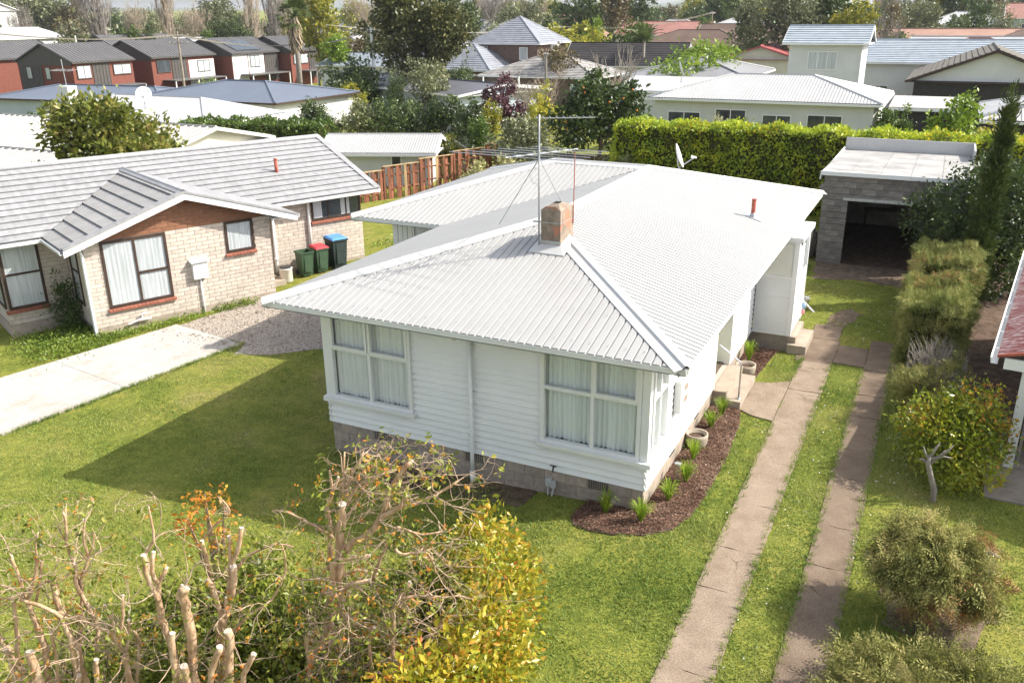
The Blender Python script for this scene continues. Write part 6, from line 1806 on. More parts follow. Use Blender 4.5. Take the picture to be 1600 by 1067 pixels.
t = shrub('orange_tipped_shrub', 'upright twiggy shrub with yellow and orange leaves behind the pruned trees', 'shrub', (-4.9, -4.75, zg(-4.9, -4.75)), [(0, 0, 1.75, .32, .3, .22), (.25, .1, 1.65, .2, .2, .2), (-.3, -.1, 1.35, .25, .2, .2), (.1, 0, 1.1, .3, .3, .3)], 420, .075, 'orange_leaf', 46, clump=10, crad=.3, inner=.2, stems=9, bark='twig_pale')

# ------------------------------------------------------------------ shrubs along the right boundary
leafmat('conifer_grey', [(0.05, 0.058, 0.018), (0.095, 0.10, 0.028), (0.15, 0.15, 0.045), (0.215, 0.195, 0.07), (0.27, 0.205, 0.085)], rough=0.7, trans=0.25, spec=0.15, gain=1.8, patch=2.5)
leafmat('conifer_gold', [(0.07, 0.085, 0.022), (0.12, 0.14, 0.035), (0.18, 0.19, 0.055), (0.25, 0.245, 0.085), (0.30, 0.26, 0.10)], rough=0.7, trans=0.2, spec=0.15)
leafmat('conifer_brown', [(0.14, 0.09, 0.045), (0.24, 0.14, 0.06), (0.30, 0.17, 0.07), (0.20, 0.15, 0.08)], rough=0.8, trans=0.1, spec=0.1)
leafmat('photinia', [(0.04, 0.065, 0.010), (0.09, 0.125, 0.012), (0.16, 0.20, 0.016), (0.23, 0.26, 0.02), (0.30, 0.29, 0.025), (0.38, 0.22, 0.03)], rough=0.3, trans=0.35, spec=0.5)
leafmat('camellia', [(0.012, 0.022, 0.006), (0.025, 0.042, 0.010), (0.04, 0.065, 0.014), (0.06, 0.09, 0.02), (0.085, 0.115, 0.03)], rough=0.36, trans=0.2, spec=0.4, gain=1.25)
leafmat('cypress_dark', [(0.02, 0.035, 0.008), (0.04, 0.06, 0.014), (0.065, 0.09, 0.02), (0.09, 0.11, 0.028)], rough=0.6, trans=0.15, spec=0.2, gain=1.2)
leafmat('dead_grey', [(0.26, 0.23, 0.21), (0.36, 0.33, 0.30), (0.20, 0.17, 0.15)], rough=0.9, trans=0.0, spec=0.1)
def spray_cloud(rng, P, out, L, droop=0.4, spread=0.5, k=5, aspect=0.3):
    """flat feathery sprays of small scale leaves, one at each point"""
    N = len(P)
    d = out + spread * rng.normal(size=(N, 3)); d /= np.linalg.norm(d, axis=1, keepdims=True) + 1e-9
    d[:, 2] -= droop * rng.uniform(0.3, 1, N); d /= np.linalg.norm(d, axis=1, keepdims=True) + 1e-9
    s = np.cross(d, rng.normal(size=(N, 3))); s /= np.linalg.norm(s, axis=1, keepdims=True) + 1e-9
    nn = np.cross(s, d); LL = (L * rng.uniform(0.6, 1.3, N))[:, None]
    vs = []
    for j in range(k):
        t = (j + 0.5) / k
        for sg in ((-1, 1) if j < k - 1 else (0,)):
            c = P + d * LL * (t - 0.3) + s * sg * LL * 0.17 * (1 - 0.6 * t) - nn * 0.12 * LL * t * t
            a = d * 0.75 + s * sg * 0.65
            l = LL * 0.36 * (1.1 - 0.5 * t)
            w = np.cross(a, nn) * l * aspect * 0.5
            v = np.empty((N, 4, 3), np.float32)
            v[:, 0] = c - a * l * .5; v[:, 1] = c + w; v[:, 2] = c + a * l * .5; v[:, 3] = c - w
            vs.append(v)
    v = np.concatenate(vs); M_ = len(v); f = np.arange(M_ * 4).reshape(M_, 4)
    return v.reshape(-1, 3), np.concatenate([f[:, [0, 1, 2]], f[:, [0, 2, 3]]])

def boxhedge(name, lab, x0, x1, y0, y1, z1, n, leaf, m_, seed, aspect=.3, rough=.1, gold=None, droop=0.0, core_m='dark_core', spread=.8, cat='hedge', z0=None, extra=None, rot=0.0, group=None, faces='fblrt', feather=False):
    """sheared hedge: leafy skin round an added dark box that stops see-through"""
    cx, cy = (x0 + x1) / 2, (y0 + y1) / 2
    g = zg(cx, cy)
    t = thing(name, lab, cat, (cx, cy, g), rot, group=group)
    hx, hy = (x1 - x0) / 2, (y1 - y0) / 2
    rng = np.random.default_rng(seed)
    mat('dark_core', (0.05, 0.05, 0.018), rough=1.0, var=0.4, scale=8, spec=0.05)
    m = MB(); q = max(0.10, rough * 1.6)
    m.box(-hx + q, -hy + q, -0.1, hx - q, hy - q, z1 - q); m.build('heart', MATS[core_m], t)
    P, out = hedge_points(rng, -hx, hx, -hy, hy, 0.05, z1, n, rough, faces)
    mk = (lambda P, out: spray_cloud(rng, P, out, leaf, droop, spread)) if feather else (lambda P, out: leaf_cloud(rng, P, out, leaf, aspect, droop, spread))
    v, f = mk(P, out); npmesh('foliage', v, f, MATS[m_], t)
    if extra:
        for (nn, mm, sel) in extra:
            P, out = hedge_points(rng, -hx, hx, -hy, hy, 0.05, z1 + .02, nn, rough, faces)
            k = sel(P); v, f = mk(P[k], out[k]); npmesh('foliage', v, f, MATS[mm], t)
    return t
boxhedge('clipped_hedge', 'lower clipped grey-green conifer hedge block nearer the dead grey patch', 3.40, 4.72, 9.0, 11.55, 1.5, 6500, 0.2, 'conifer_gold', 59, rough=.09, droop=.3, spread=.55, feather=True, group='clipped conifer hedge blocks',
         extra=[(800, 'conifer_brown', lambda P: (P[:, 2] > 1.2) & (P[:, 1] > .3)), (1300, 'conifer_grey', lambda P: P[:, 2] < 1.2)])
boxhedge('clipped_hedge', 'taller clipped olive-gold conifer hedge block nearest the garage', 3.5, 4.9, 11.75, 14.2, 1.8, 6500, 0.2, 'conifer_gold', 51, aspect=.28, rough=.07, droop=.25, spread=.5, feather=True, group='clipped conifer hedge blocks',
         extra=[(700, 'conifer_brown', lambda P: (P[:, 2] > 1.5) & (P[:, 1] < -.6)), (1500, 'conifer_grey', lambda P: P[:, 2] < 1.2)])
t = thing('dead_shrub', 'leafless pale grey dead patch of shrub at the near end of the clipped hedge', 'shrub', (4.25, 7.6, -0.42))
m = MB(); rnd = random.Random(61)
for i in range(260):
    p = Vector((rnd.uniform(-.15, .15), rnd.uniform(-.3, .3), 0.1)); d = Vector((rnd.uniform(-1, 1), rnd.uniform(-1.2, 1.0), rnd.uniform(.5, 1.5))).normalized()
    pts = [p]; q = p.copy()
    for k in range(6):
        d = (d + Vector((rnd.uniform(-1, 1), rnd.uniform(-1, 1), rnd.uniform(-.6, .7))) * .45).normalized(); q = q + d * rnd.uniform(.12, .24); pts.append(q.copy())
    pts = [Vector((max(-.6, min(.6, a.x)), max(-1.0, min(.9, a.y)), min(a.z, 1.45))) for a in pts]
    m.tube(pts, [.012, .009, .007, .006, .005, .004, .003], 3, cap=False)
m.build('twigs', mat('dead_wood', (.25, .22, .195), var=.25, scale=6), t)
m = MB(); m.tube([(0, 0, -.1), (.05, .1, .5)], [.06, .03], 7); m.build('stem', MATS['dead_wood'], t)
shrub('photinia_bush', 'large glossy bush with yellow-green and orange leaves right of the driveway', 'bush', (4.55, 3.6, -0.42),
      [(0, 0, .75, .72, .75, .62), (.3, .3, 1.15, .5, .55, .48), (-.35, -.1, .9, .45, .5, .45), (.2, -.5, .55, .6, .5, .5), (-.2, .5, .7, .55, .5, .5), (.5, .1, .75, .4, .5, .5)], 8500, .085, 'photinia', 52, clump=16, crad=.22, inner=.7,
      extra=[(800, .07, 'orange_leaf', [(.35, .3, 1.2, .5, .55, .45), (.6, 0, .9, .35, .5, .4), (-.5, 0, .9, .3, .4, .3)], .5)])
shrub('conifer_tuft', 'small feathery conifer tuft between the dead grey patch and the glossy bush', 'bush', (4.0, 5.6, -0.42), [(0, 0, .6, .5, .6, .55), (.35, .3, .75, .45, .5, .55), (-.15, .6, .5, .4, .45, .42)], 1400, .2, 'conifer_grey', 53, feather=True, aspect=.25, inner=.6)
# dead twisted stump
t = thing('dead_stump', 'grey twisted dead stump with broken branches beside the glossy bush', 'stump', (4.36, 2.45, -0.43))
m = MB(); m.tube([(0.05, 0, -.1), (.03, .02, .25), (-.06, .0, .5), (-.13, -.03, .72), (-.12, 0, .85)], [.055, .05, .045, .04, .03], 8)
sm = m.build('trunk', MATS['dead_wood'], t, True)
rnd = random.Random(3)
for a in [((-.12, 0, .75), (-.2, -.02, .9), (-.24, 0, 1.0)), ((-.1, 0, .7), (.02, .02, .85), (.1, .05, .98)), ((-.1, 0, .8), (.08, .0, .88), (.22, .03, .87)), ((-.13, 0, .7), (-.22, -.03, .78), (-.28, 0, .75)), ((-.1, 0, .85), (-.05, .03, 1.0), (.0, .04, 1.1)), ((.02, .02, .85), (.13, -.02, 1.0), (.2, 0, 1.12))]:
    m = MB(); m.tube(a, [.03, .02, .007], 6); m.build('branch', MATS['dead_wood'], t, True)
# ragged conifer
t = shrub('conifer_bush', 'ragged grey-green conifer bush with browning side and bare trunk', 'bush', (4.38, -0.92, -0.43),
      [(-.05, 0, .95, .5, .55, .36), (-.48, -.1, .85, .34, .4, .3), (.42, .1, .8, .36, .42, .34), (-.15, -.35, .72, .45, .35, .3), (.05, .35, .98, .5, .36, .3), (-.35, .2, 1.08, .3, .34, .22), (.2, .0, 1.12, .32, .34, .2), (.62, -.15, .62, .26, .3, .28)], 4000, .22, 'conifer_grey', 54, feather=True,
      aspect=.26, clump=14, crad=.2, inner=.68, droop=.55, stems=0, extra=[(500, .2, 'conifer_brown', [(.62, .1, .8, .3, .4, .42), (.2, -.4, .55, .4, .3, .2), (-.2, -.2, .45, .4, .4, .2)], .25), (120, .13, 'dead_grey', [(.55, .3, .95, .16, .2, .2)], .2)])
m = MB(); m.tube([(0, 0, -.1), (-.03, -.03, .2), (.02, 0, .8)], [.12, .09, .06], 8); m.tube([(.05, -.05, .05), (.12, -.12, .25), (.3, -.1, .6)], [.05, .04, .03], 6); m.tube([(0, -.05, .1), (.04, -.25, .28), (-.02, -.36, .34)], [.04, .03, .012], 6)
m.build('trunk', MATS['dead_wood'], t, True)
m = MB(); m.tube([(4.28, -1.42, -.5), (4.3, -1.45, .0)], .022, 6); tag(m.build('stake', MATS['bark_brown']), 'short dark stake in the bare soil under the ragged conifer', 'stake')
shrub('spreading_conifer', 'wide low feathery conifer along the bottom right edge', 'bush', (4.4, -2.9, -0.43),
      [(-.5, 0, .35, .5, .5, .35), (0, .05, .42, .5, .5, .38), (.55, .1, .4, .5, .5, .35), (1.1, .15, .35, .5, .5, .35), (1.6, 0, .3, .4, .5, .3), (0, -.7, .4, .8, .5, .4), (.9, -.8, .4, .8, .5, .4), (-.7, -.6, .3, .4, .5, .3)], 4600, .22, 'conifer_grey', 55, feather=True, aspect=.24, clump=14, inner=.6, spread=.6)
m = MB(); m.lathe([(0.005, 0), (.028, .012), (.036, .036), (.028, .06), (.005, .07)], (4.88, -.74, -.42), 10); tag(m.build('fallen_orange', mat('orange_fruit', (.75, .2, .02), rough=.4), None, True), 'single orange lying on the grass by the ragged conifer', 'fruit')
# camellia and pencil cypress by the garage
shrub('camellia_tree', 'big dark glossy camellia tree covering the right side of the garage', 'tree', (4.9, 16.4, -0.42),
      [(0, 0, 2.6, 1.1, 1.1, 1.0), (-1.05, -.2, 2.0, .85, .9, .85), (.9, .2, 2.4, .9, 1.0, 1.0), (1.4, .5, 1.6, .9, 1.0, 1.0), (.3, -.8, 1.4, .9, .7, .9), (-.8, -.6, 1.1, .75, .6, .7), (.2, .6, 3.1, .8, .9, .7), (1.2, -.4, 1.0, .7, .8, .8), (.9, .8, 3.0, .7, .8, .6), (.6, -.9, .6, .8, .6, .6)], 15000, .13, 'camellia', 56, clump=24, crad=.2, inner=.66, stems=6)
shrub('pencil_cypress', 'tall narrow dark green pencil cypress rising against the camellia', 'tree', (4.95, 14.7, -0.42), [(.02 * i, 0, .6 + i * .54, .36 - .024 * i, .36 - .024 * i, .6) for i in range(10)], 15000, .15, 'cypress_dark', 57, aspect=.22, clump=30, inner=.75, spread=.4, droop=-.9)
# small shrub by the gravel at the house's left corner
shrub('gravel_shrub', 'small twiggy dark shrub at the left end of the house by the gravel', 'shrub', (-8.9, 4.95, zg(-8.9, 4.95)), [(-.5, 0, .95, .3, .3, .16), (-.1, .1, 1.05, .3, .3, .15), (.3, 0, .9, .3, .3, .2), (0, 0, .5, .4, .4, .2)], 420, .09, 'olive_leaf', 58, clump=12, crad=.3, inner=.2, stems=9, bark='bark_grey')
BG_TREES = [
    ('broadleaf_gold', -30.0, 15.9, 5.47, 3.19, 'large bushy tree with bronze-green leaves behind the brick house roof'),
    ('shrub_green', -34.4, 15.1, 2.76, 0.73, 'rounded green shrub at the left edge above the brick house roof'),
    ('shrub_olive', -21.4, 30.8, 2.6, 1.22, 'small leafy tree standing by the white outbuilding window'),
    ('shrub_dark', -35.0, 36.0, 3.83, 1.06, 'dark twiggy shrub at the left end of the dark shrub row'),
    ('shrub_dark', -32.9, 35.2, 3.59, 0.92, 'dark shrub second from the left in the shrub row below the dark roofs'),
    ('shrub_pale', -31.4, 36.2, 3.73, 1.45, 'shrub with pale flecked leaves in the middle of the dark shrub row'),
    ('shrub_dark', -29.8, 37.4, 3.87, 1.45, 'broad dark shrub just right of the pale flecked shrub'),
    ('shrub_dark', -28.8, 39.2, 3.58, 1.38, 'dark shrub below the left end of the charcoal low-pitched roof'),
    ('shrub_dark', -26.5, 39.4, 3.68, 1.57, 'large dark shrub below the right half of the charcoal low-pitched roof'),
    ('shrub_dark', -24.1, 38.5, 3.62, 1.01, 'dark shrub at the right end of the shrub row beside the purple tree'),
    ('shrub_greyolive', -16.0, 29.1, 3.73, 2.02, 'large grey-olive shrub behind the rear fence'),
    ('shrub_pale2', -13.2, 20.5, 2.84, 1.5, 'pale yellow-grey shrub spilling over the red-brown fence'),
    ('shrub_green', -19.8, 31.7, 3.18, 0.88, 'green shrub between the small shed and the grey-olive shrub'),
    ('shrub_yellow', -19.8, 40.6, 4.74, 1.22, 'yellow-green shrub between the purple tree and the orange tree'),
    ('purple', -23.8, 43.1, 4.7, 1.62, 'dark purple-leaved tree in front of the tiled roofs'),
    ('shrub_yellow', -23.8, 40.9, 3.69, 0.63, 'small golden shrub left of the purple tree'),
    ('citrus', -14.3, 36.3, 5.44, 2.72, 'dark green orange tree dotted with oranges behind the bungalow'),
    ('shrub_greyolive', -9.4, 25.4, 2.73, 1.26, 'low silvery shrub at the left end of the tall yellow-green hedge'),
    ('shrub_lime', 4.0, 29.5, 5.07, 1.13, 'bright green shrub behind the pencil cypress'),
    ('shrub_yellow', 5.5, 27.5, 3.85, 0.87, 'yellow-green bush at the right edge behind the camellia'),
    ('shrub_green', 1.3, 35.5, 4.11, 0.93, 'green shrub under the pale patio roof'),
    ('shrub_pale', -5.6, 28.5, 3.78, 0.72, 'small pale-leaved shrub poking above the tall hedge'),
    ('shrub_green', -4.4, 28.8, 3.66, 0.86, 'leafy shrub in front of the long white house windows'),
    ('shrub_green', -55.8, 33.2, 3.43, 2.11, 'green hedge bush at the left edge beside the parked car'),
    ('shrub_lime', -58.1, 50.2, 4.44, 1.74, 'lime-green shrub in front of the white townhouse wall'),
    ('bush_dark', -47.8, 58.9, 6.08, 3.01, 'big dark green bush in front of the palm'),
    ('shrub_yellow', -45.7, 55.5, 3.63, 1.73, 'golden low shrub under the big dark bush'),
    ('cypress_big', -43.7, 64.1, 13.74, 5.44, 'huge dark cypress tree in the upper middle'),
    ('shrub_greyolive', -38.2, 55.7, 5.78, 2.63, 'rounded grey-green shrub under the huge cypress'),
    ('bush_dark', -39.1, 52.8, 4.96, 0.81, 'small clipped dark bush beside the lamp pole'),
    ('shrub_pale2', -40.8, 63.5, 5.77, 0.79, 'small pale yellow shrub by the balcony deck'),
    ('bush_dark', -40.9, 68.0, 4.96, 1.59, 'dark hedge bush behind the balcony deck'),
    ('yellowgreen', -72.4, 86.7, 13.89, 3.18, 'tall yellow-green tree right of the fan palm'),
    ('shrub_lime', -66.9, 82.1, 8.35, 1.61, 'bright lime bush below the tall yellow-green tree'),
    ('brown', -71.6, 93.5, 9.9, 3.55, 'brownish olive tree left of the huge cypress'),
    ('shrub_greyolive', -66.7, 90.9, 8.68, 2.14, 'grey-green bush touching the huge cypress'),
    ('broad_olive', -204.4, 147.4, 15.44, 9.72, 'broad olive tree at the top left corner'),
    ('broad_brown', -196.7, 146.9, 12.88, 5.58, 'bronze tree beside the broad olive tree at top left'),
    ('conifer_round', -118.5, 96.7, 9.91, 2.52, 'rounded green conifer among the bare trees at top left'),
    ('bush_dark', -116.4, 99.0, 9.88, 1.37, 'narrow dark evergreen right of the rounded green conifer'),
    ('bush_dark', -112.0, 110.7, 10.6, 2.79, 'dark green tree below the bare poplars, right of the chimney'),
    ('bush_dark', -108.3, 110.6, 10.89, 2.21, 'dark green tree against the rightmost bare poplars'),
    ('shrub_green', -110.3, 105.2, 9.18, 1.4, 'small green tree right of the brick chimney stack'),
    ('bare', -148.7, 124.4, 13.98, 3.93, 'leafless grey tree with fine haze of twigs behind the rounded conifer'),
    ('bare', -136.1, 128.3, 13.91, 5.83, 'wide leafless beige tree above the brick chimney'),
    ('poplar', -138.3, 107.1, 20.76, 3.75, 'tall bare poplar at the top left, leftmost of the poplars'),
    ('poplar', -123.9, 109.7, 20.51, 3.2, 'tall bare poplar behind the second townhouse'),
    ('poplar', -116.8, 123.7, 20.88, 3.39, 'tall bare poplar left of the pair near the palm'),
    ('poplar', -120.5, 134.0, 21.37, 3.6, 'tall bare poplar just left of the palm'),
    ('poplar', -124.6, 143.9, 21.86, 3.39, 'tall bare poplar directly behind the palm'),
    ('evergreen', -69.2, 118.6, 15.47, 3.88, 'green broadleaf tree at the top edge right of the huge cypress'),
    ('bare', -77.0, 142.9, 15.63, 4.23, 'leafless grey tree at the top edge above the pyramid roof'),
    ('bare', -75.4, 149.2, 15.68, 3.73, 'leafless dark tree right above the pyramid roof apex'),
    ('shrub_greyolive', -61.8, 116.9, 9.69, 3.51, 'low grey-olive tree behind the pyramid roof'),
    ('broad_greygreen', -64.2, 132.5, 13.53, 5.25, 'grey-green tree right of the pyramid roof apex'),
    ('evergreen', -61.2, 150.1, 15.41, 5.72, 'big dark evergreen at the top centre'),
    ('broad_brown', -53.7, 147.6, 14.68, 3.5, 'tree with orange autumn edge at the top centre'),
    ('shrub_lime', -49.7, 127.7, 9.72, 1.75, 'bright yellow-green bush under the big dark evergreen'),
    ('evergreen', -56.0, 125.2, 10.37, 2.59, 'dark green tree beside the salmon roofs'),
    ('shrub_yellow', -47.2, 112.6, 8.5, 5.12, 'wide olive-yellow mound of foliage by the power pole'),
    ('brown', -35.6, 79.5, 6.81, 2.42, 'brown twiggy shrub behind the tiled roof with a chimney'),
    ('shrub_green', -35.3, 103.1, 8.19, 3.35, 'olive-green tree above the black roof'),
    ('evergreen', -52.1, 158.7, 13.66, 3.69, 'dark palm-like tree left of the feather palm'),
    ('evergreen', -50.0, 190.6, 10.7, 3.98, 'round green tree at the top, right of the feather palm'),
    ('evergreen', -42.3, 182.2, 14.99, 5.38, 'dark evergreen behind the power pole at top right centre'),
    ('shrub_green', -35.2, 142.8, 8.38, 2.16, 'green bush left of the right-hand power pole'),
    ('broad_greygreen', -18.3, 97.4, 12.45, 3.19, 'tall grey-brown tree left of the two-storey white house'),
    ('bright', -20.4, 76.3, 6.53, 5.65, 'wide bright green tree behind the grey hip roof'),
    ('evergreen', -16.2, 90.7, 6.63, 2.11, 'dark lower tree by the cream gable shed'),
    ('broad_olive', -13.7, 94.1, 14.05, 3.58, 'tall olive tree with pale trunk behind the two-storey house, left'),
    ('evergreen', -10.5, 98.6, 13.05, 4.04, 'tall dark tree behind the middle of the two-storey house'),
    ('yellowgreen', -6.9, 93.0, 10.46, 2.41, 'yellow-green tree behind the right end of the two-storey house'),
    ('bare', -3.9, 95.3, 8.94, 2.43, 'rounded bare brown tree right of the two-storey house'),
    ('broad_brown', -4.0, 112.3, 9.85, 1.6, 'gold-green tree behind the bare brown tree'),
    ('broad_greygreen', -2.2, 142.4, 10.14, 3.92, 'grey-green tree above the long blue-tiled roof'),
    ('evergreen', 5.7, 147.5, 10.49, 3.46, 'dark tree at the top right'),
    ('shrub_greyolive', 8.7, 137.5, 9.93, 2.57, 'pale grey-green tree at the top right corner'),
    ('evergreen', 2.7, 132.5, 8.29, 2.49, 'dark green shrub in front of the far white gable'),
    ('shrub_green', -2.5, 105.4, 6.51, 2.26, 'green bush left of the terracotta roofs'),
    ('bare', -23.7, 47.6, 5.61, 2.53, 'small leafless tree in front of the lichen-grey tiled roof'),
    ('orchard', -21.6, 59.2, 6.66, 2.63, 'gnarled leafless tree with pale limbs before the black roof'),
    ('bare', -192.3, 131.5, 13.58, 4.46, 'dark forked leafless tree at the top left by the far white houses'),
    ('bare', -47.8, 67.4, 6.95, 1.96, 'pinkish bare shrub behind the huge cypress trunk'),
]
# ------------------------------------------------------------------ trees in the background: a mesh or two for each kind, copied
leafmat('gold_bronze', [(0.03, 0.042, 0.008), (0.06, 0.075, 0.012), (0.10, 0.115, 0.018), (0.155, 0.15, 0.03), (0.20, 0.145, 0.045)], rough=0.4, trans=0.3)
leafmat('green_mid', [(0.03, 0.05, 0.010), (0.05, 0.085, 0.014), (0.08, 0.12, 0.02), (0.12, 0.15, 0.03)], trans=0.25)
leafmat('greyolive', [(0.06, 0.07, 0.03), (0.10, 0.11, 0.05), (0.15, 0.16, 0.08), (0.20, 0.20, 0.11)], trans=0.2)
leafmat('paleleaf', [(0.05, 0.07, 0.02), (0.10, 0.13, 0.04), (0.28, 0.27, 0.15), (0.42, 0.38, 0.26)], trans=0.2)
leafmat('pale_yellowgrey', [(0.12, 0.13, 0.05), (0.20, 0.20, 0.08), (0.28, 0.26, 0.12), (0.34, 0.31, 0.17)], trans=0.2)
leafmat('yellowgold', [(0.08, 0.10, 0.012), (0.16, 0.17, 0.018), (0.25, 0.23, 0.025), (0.32, 0.25, 0.03)], trans=0.3)
leafmat('lime', [(0.06, 0.10, 0.012), (0.11, 0.17, 0.018), (0.17, 0.24, 0.025), (0.24, 0.29, 0.04)], trans=0.3)
leafmat('purple_leaf', [(0.03, 0.012, 0.018), (0.06, 0.022, 0.03), (0.10, 0.04, 0.05), (0.14, 0.07, 0.07)], trans=0.2)
leafmat('evergreen_leaf', [(0.014, 0.022, 0.008), (0.028, 0.042, 0.012), (0.045, 0.065, 0.018), (0.07, 0.085, 0.025)], trans=0.2, gain=2.0)
leafmat('cypress_leaf', [(0.016, 0.022, 0.007), (0.032, 0.04, 0.011), (0.06, 0.06, 0.016), (0.10, 0.085, 0.022)], trans=0.2, gain=1.8)
leafmat('brown_leaf', [(0.05, 0.04, 0.02), (0.09, 0.07, 0.03), (0.13, 0.10, 0.045), (0.11, 0.11, 0.04)], trans=0.15)
leafmat('hedge_yellow', [(0.05, 0.075, 0.008), (0.09, 0.12, 0.011), (0.14, 0.16, 0.013), (0.20, 0.20, 0.016)], rough=0.5, trans=0.35, gain=2.9)
leafmat('hedge_gold', [(0.26, 0.22, 0.014), (0.36, 0.29, 0.016), (0.44, 0.36, 0.03)], rough=0.5, trans=0.35)
leafmat('palm_leaf', [(0.03, 0.05, 0.012), (0.06, 0.085, 0.02), (0.10, 0.12, 0.03)], trans=0.2)
mat('palm_skirt', (0.30, 0.24, 0.16), rough=0.95, var=0.3, scale=6)
mat('bare_twig', (0.27, 0.22, 0.165), rough=0.95, var=0.3, scale=2)
mat('bare_twig_grey', (0.21, 0.185, 0.165), rough=0.95, var=0.3, scale=2)

# kind: (leaf material, leaf size relative to radius, count, trunk fraction, lobes, reference h/rad handled by scaling)
TK = {'broadleaf_gold': ('gold_bronze', 0.075, 7500, 0.12, 14, .3, .5), 'shrub_green': ('green_mid', 0.11, 2200, 0.05, 9, .4, .6), 'shrub_olive': ('gold_bronze', 0.13, 900, 0.15, 9, .25, .45),
      'shrub_dark': ('evergreen_leaf', 0.10, 2600, 0.03, 10, .4, .6), 'shrub_pale': ('paleleaf', 0.10, 2200, 0.05, 9, .4, .6), 'shrub_greyolive': ('greyolive', 0.085, 2600, 0.05, 10, .35, .6),
      'shrub_pale2': ('pale_yellowgrey', 0.10, 2200, 0.02, 10, .4, .6), 'shrub_yellow': ('yellowgold', 0.11, 1800, 0.08, 9, .35, .6), 'purple': ('purple_leaf', 0.11, 1600, 0.2, 9, .3, .5),
      'citrus': ('camellia', 0.085, 5200, 0.1, 12, .35, .55), 'shrub_lime': ('lime', 0.12, 1800, 0.06, 9, .35, .6), 'bush_dark': ('evergreen_leaf', 0.09, 3200, 0.03, 11, .4, .6),
      'yellowgreen': ('yellowgold', 0.10, 2200, 0.15, 14, .3, .5), 'brown': ('brown_leaf', 0.09, 1800, 0.1, 10, .35, .55), 'broad_olive': ('greyolive', 0.085, 2600, 0.2, 14, .28, .5),
      'broad_brown': ('brown_leaf', 0.10, 1800, 0.18, 12, .3, .5), 'conifer_round': ('green_mid', 0.10, 2600, 0.03, 10, .4, .6), 'evergreen': ('evergreen_leaf', 0.10, 2400, 0.15, 13, .3, .5),
      'broad_greygreen': ('greyolive', 0.085, 2400, 0.2, 14, .26, .45), 'bright': ('lime', 0.07, 4200, 0.08, 14, .3, .5), 'cypress_big': ('cypress_leaf', 0.055, 13000, 0.16, 26, .2, .38)}
def scaled_tree(kind, h, rad, seed):
    mm, lf, n, th, k, r0_, r1_ = TK[kind]
    n = int(n * 1.5); lf *= 1.2
    return tree_mesh(seed, h, rad, rad * lf * (0.75 + 0.25 * h / max(2 * rad, .1)) , n, th, k, rmin=r0_, rmax=r1_, droop=0.25 if kind == 'cypress_big' else 0.0,
                     clump=60 if kind == 'cypress_big' else 26, crad=.22, inner=.35, tr=.022), mm
def bare_mesh(seed, h, rad, poplar, gnarl=False):
    rnd = random.Random(seed); mb = MB()
    tw = max(0.016, h * 0.0034)
    def grow(p, d, l, r, lvl):
        pts = [p]; q = p.copy(); dd = d.copy(); k = 3
        for i in range(k):
            j = 0.34 if gnarl else 0.16
            dd = (dd + Vector((rnd.uniform(-j, j), rnd.uniform(-j, j), rnd.uniform(-.05, .22)))).normalized(); q = q + dd * (l / k); pts.append(q.copy())
        mb.tube(pts, [max(r * (1 - .2 * i), tw * .5) for i in range(k + 1)], 5 if lvl > 2 else 3, cap=False)
        if lvl == 0: return
        nb = rnd.choice((3, 4, 4)) if lvl > 1 else rnd.choice((3, 4, 5))
        for _ in range(nb):
            b = pts[rnd.randint(1, k)]
            s = 0.45 if poplar else 0.95
            nd = (dd + Vector((rnd.uniform(-s, s), rnd.uniform(-s, s), rnd.uniform(-.15, .5)))).normalized()
            if poplar: nd = (nd + Vector((0, 0, .7))).normalized()
            grow(b, nd, l * rnd.uniform(.5, .75), r * .5, lvl - 1)
    if poplar:
        mb.tube([(0, 0, -.2), (.1, 0, h * .4), (0, .1, h * .95)], [h * .018, h * .012, tw], 6)
        for i in range(70):
            z = h * rnd.uniform(.08, .93); a = rnd.uniform(0, 6.28)
            prof = rad * (0.55 + .5 * math.sin(min(1, z / h) * math.pi))
            grow(Vector((0, 0, z)), Vector((math.cos(a) * .5, math.sin(a) * .5, 1)).normalized(), min(prof * 1.5, h - z) + .5, h * .006, 2)
    else:
        mb.tube([(0, 0, -.2), (.05, 0, h * .18)], [h * .03, h * .024], 7)
        for i in range(5 if gnarl else 7):
            a = i * 6.28 / 6 + rnd.uniform(-.4, .4)
            grow(Vector((.05, 0, h * .17)), Vector((math.cos(a) * .8 * rad / (h * .5), math.sin(a) * .8 * rad / (h * .5), 1)).normalized(), h * .36, h * (.02 if gnarl else .014), 3 if gnarl else 4)
    # fit to size
    vs = np.array(mb.v); mx = np.abs(vs[:, :2]).max(); mz = vs[:, 2].max()
    vs[:, :2] *= rad / mx; vs[:, 2] *= h / mz
    mb.v = [tuple(v) for v in vs]
    return mb
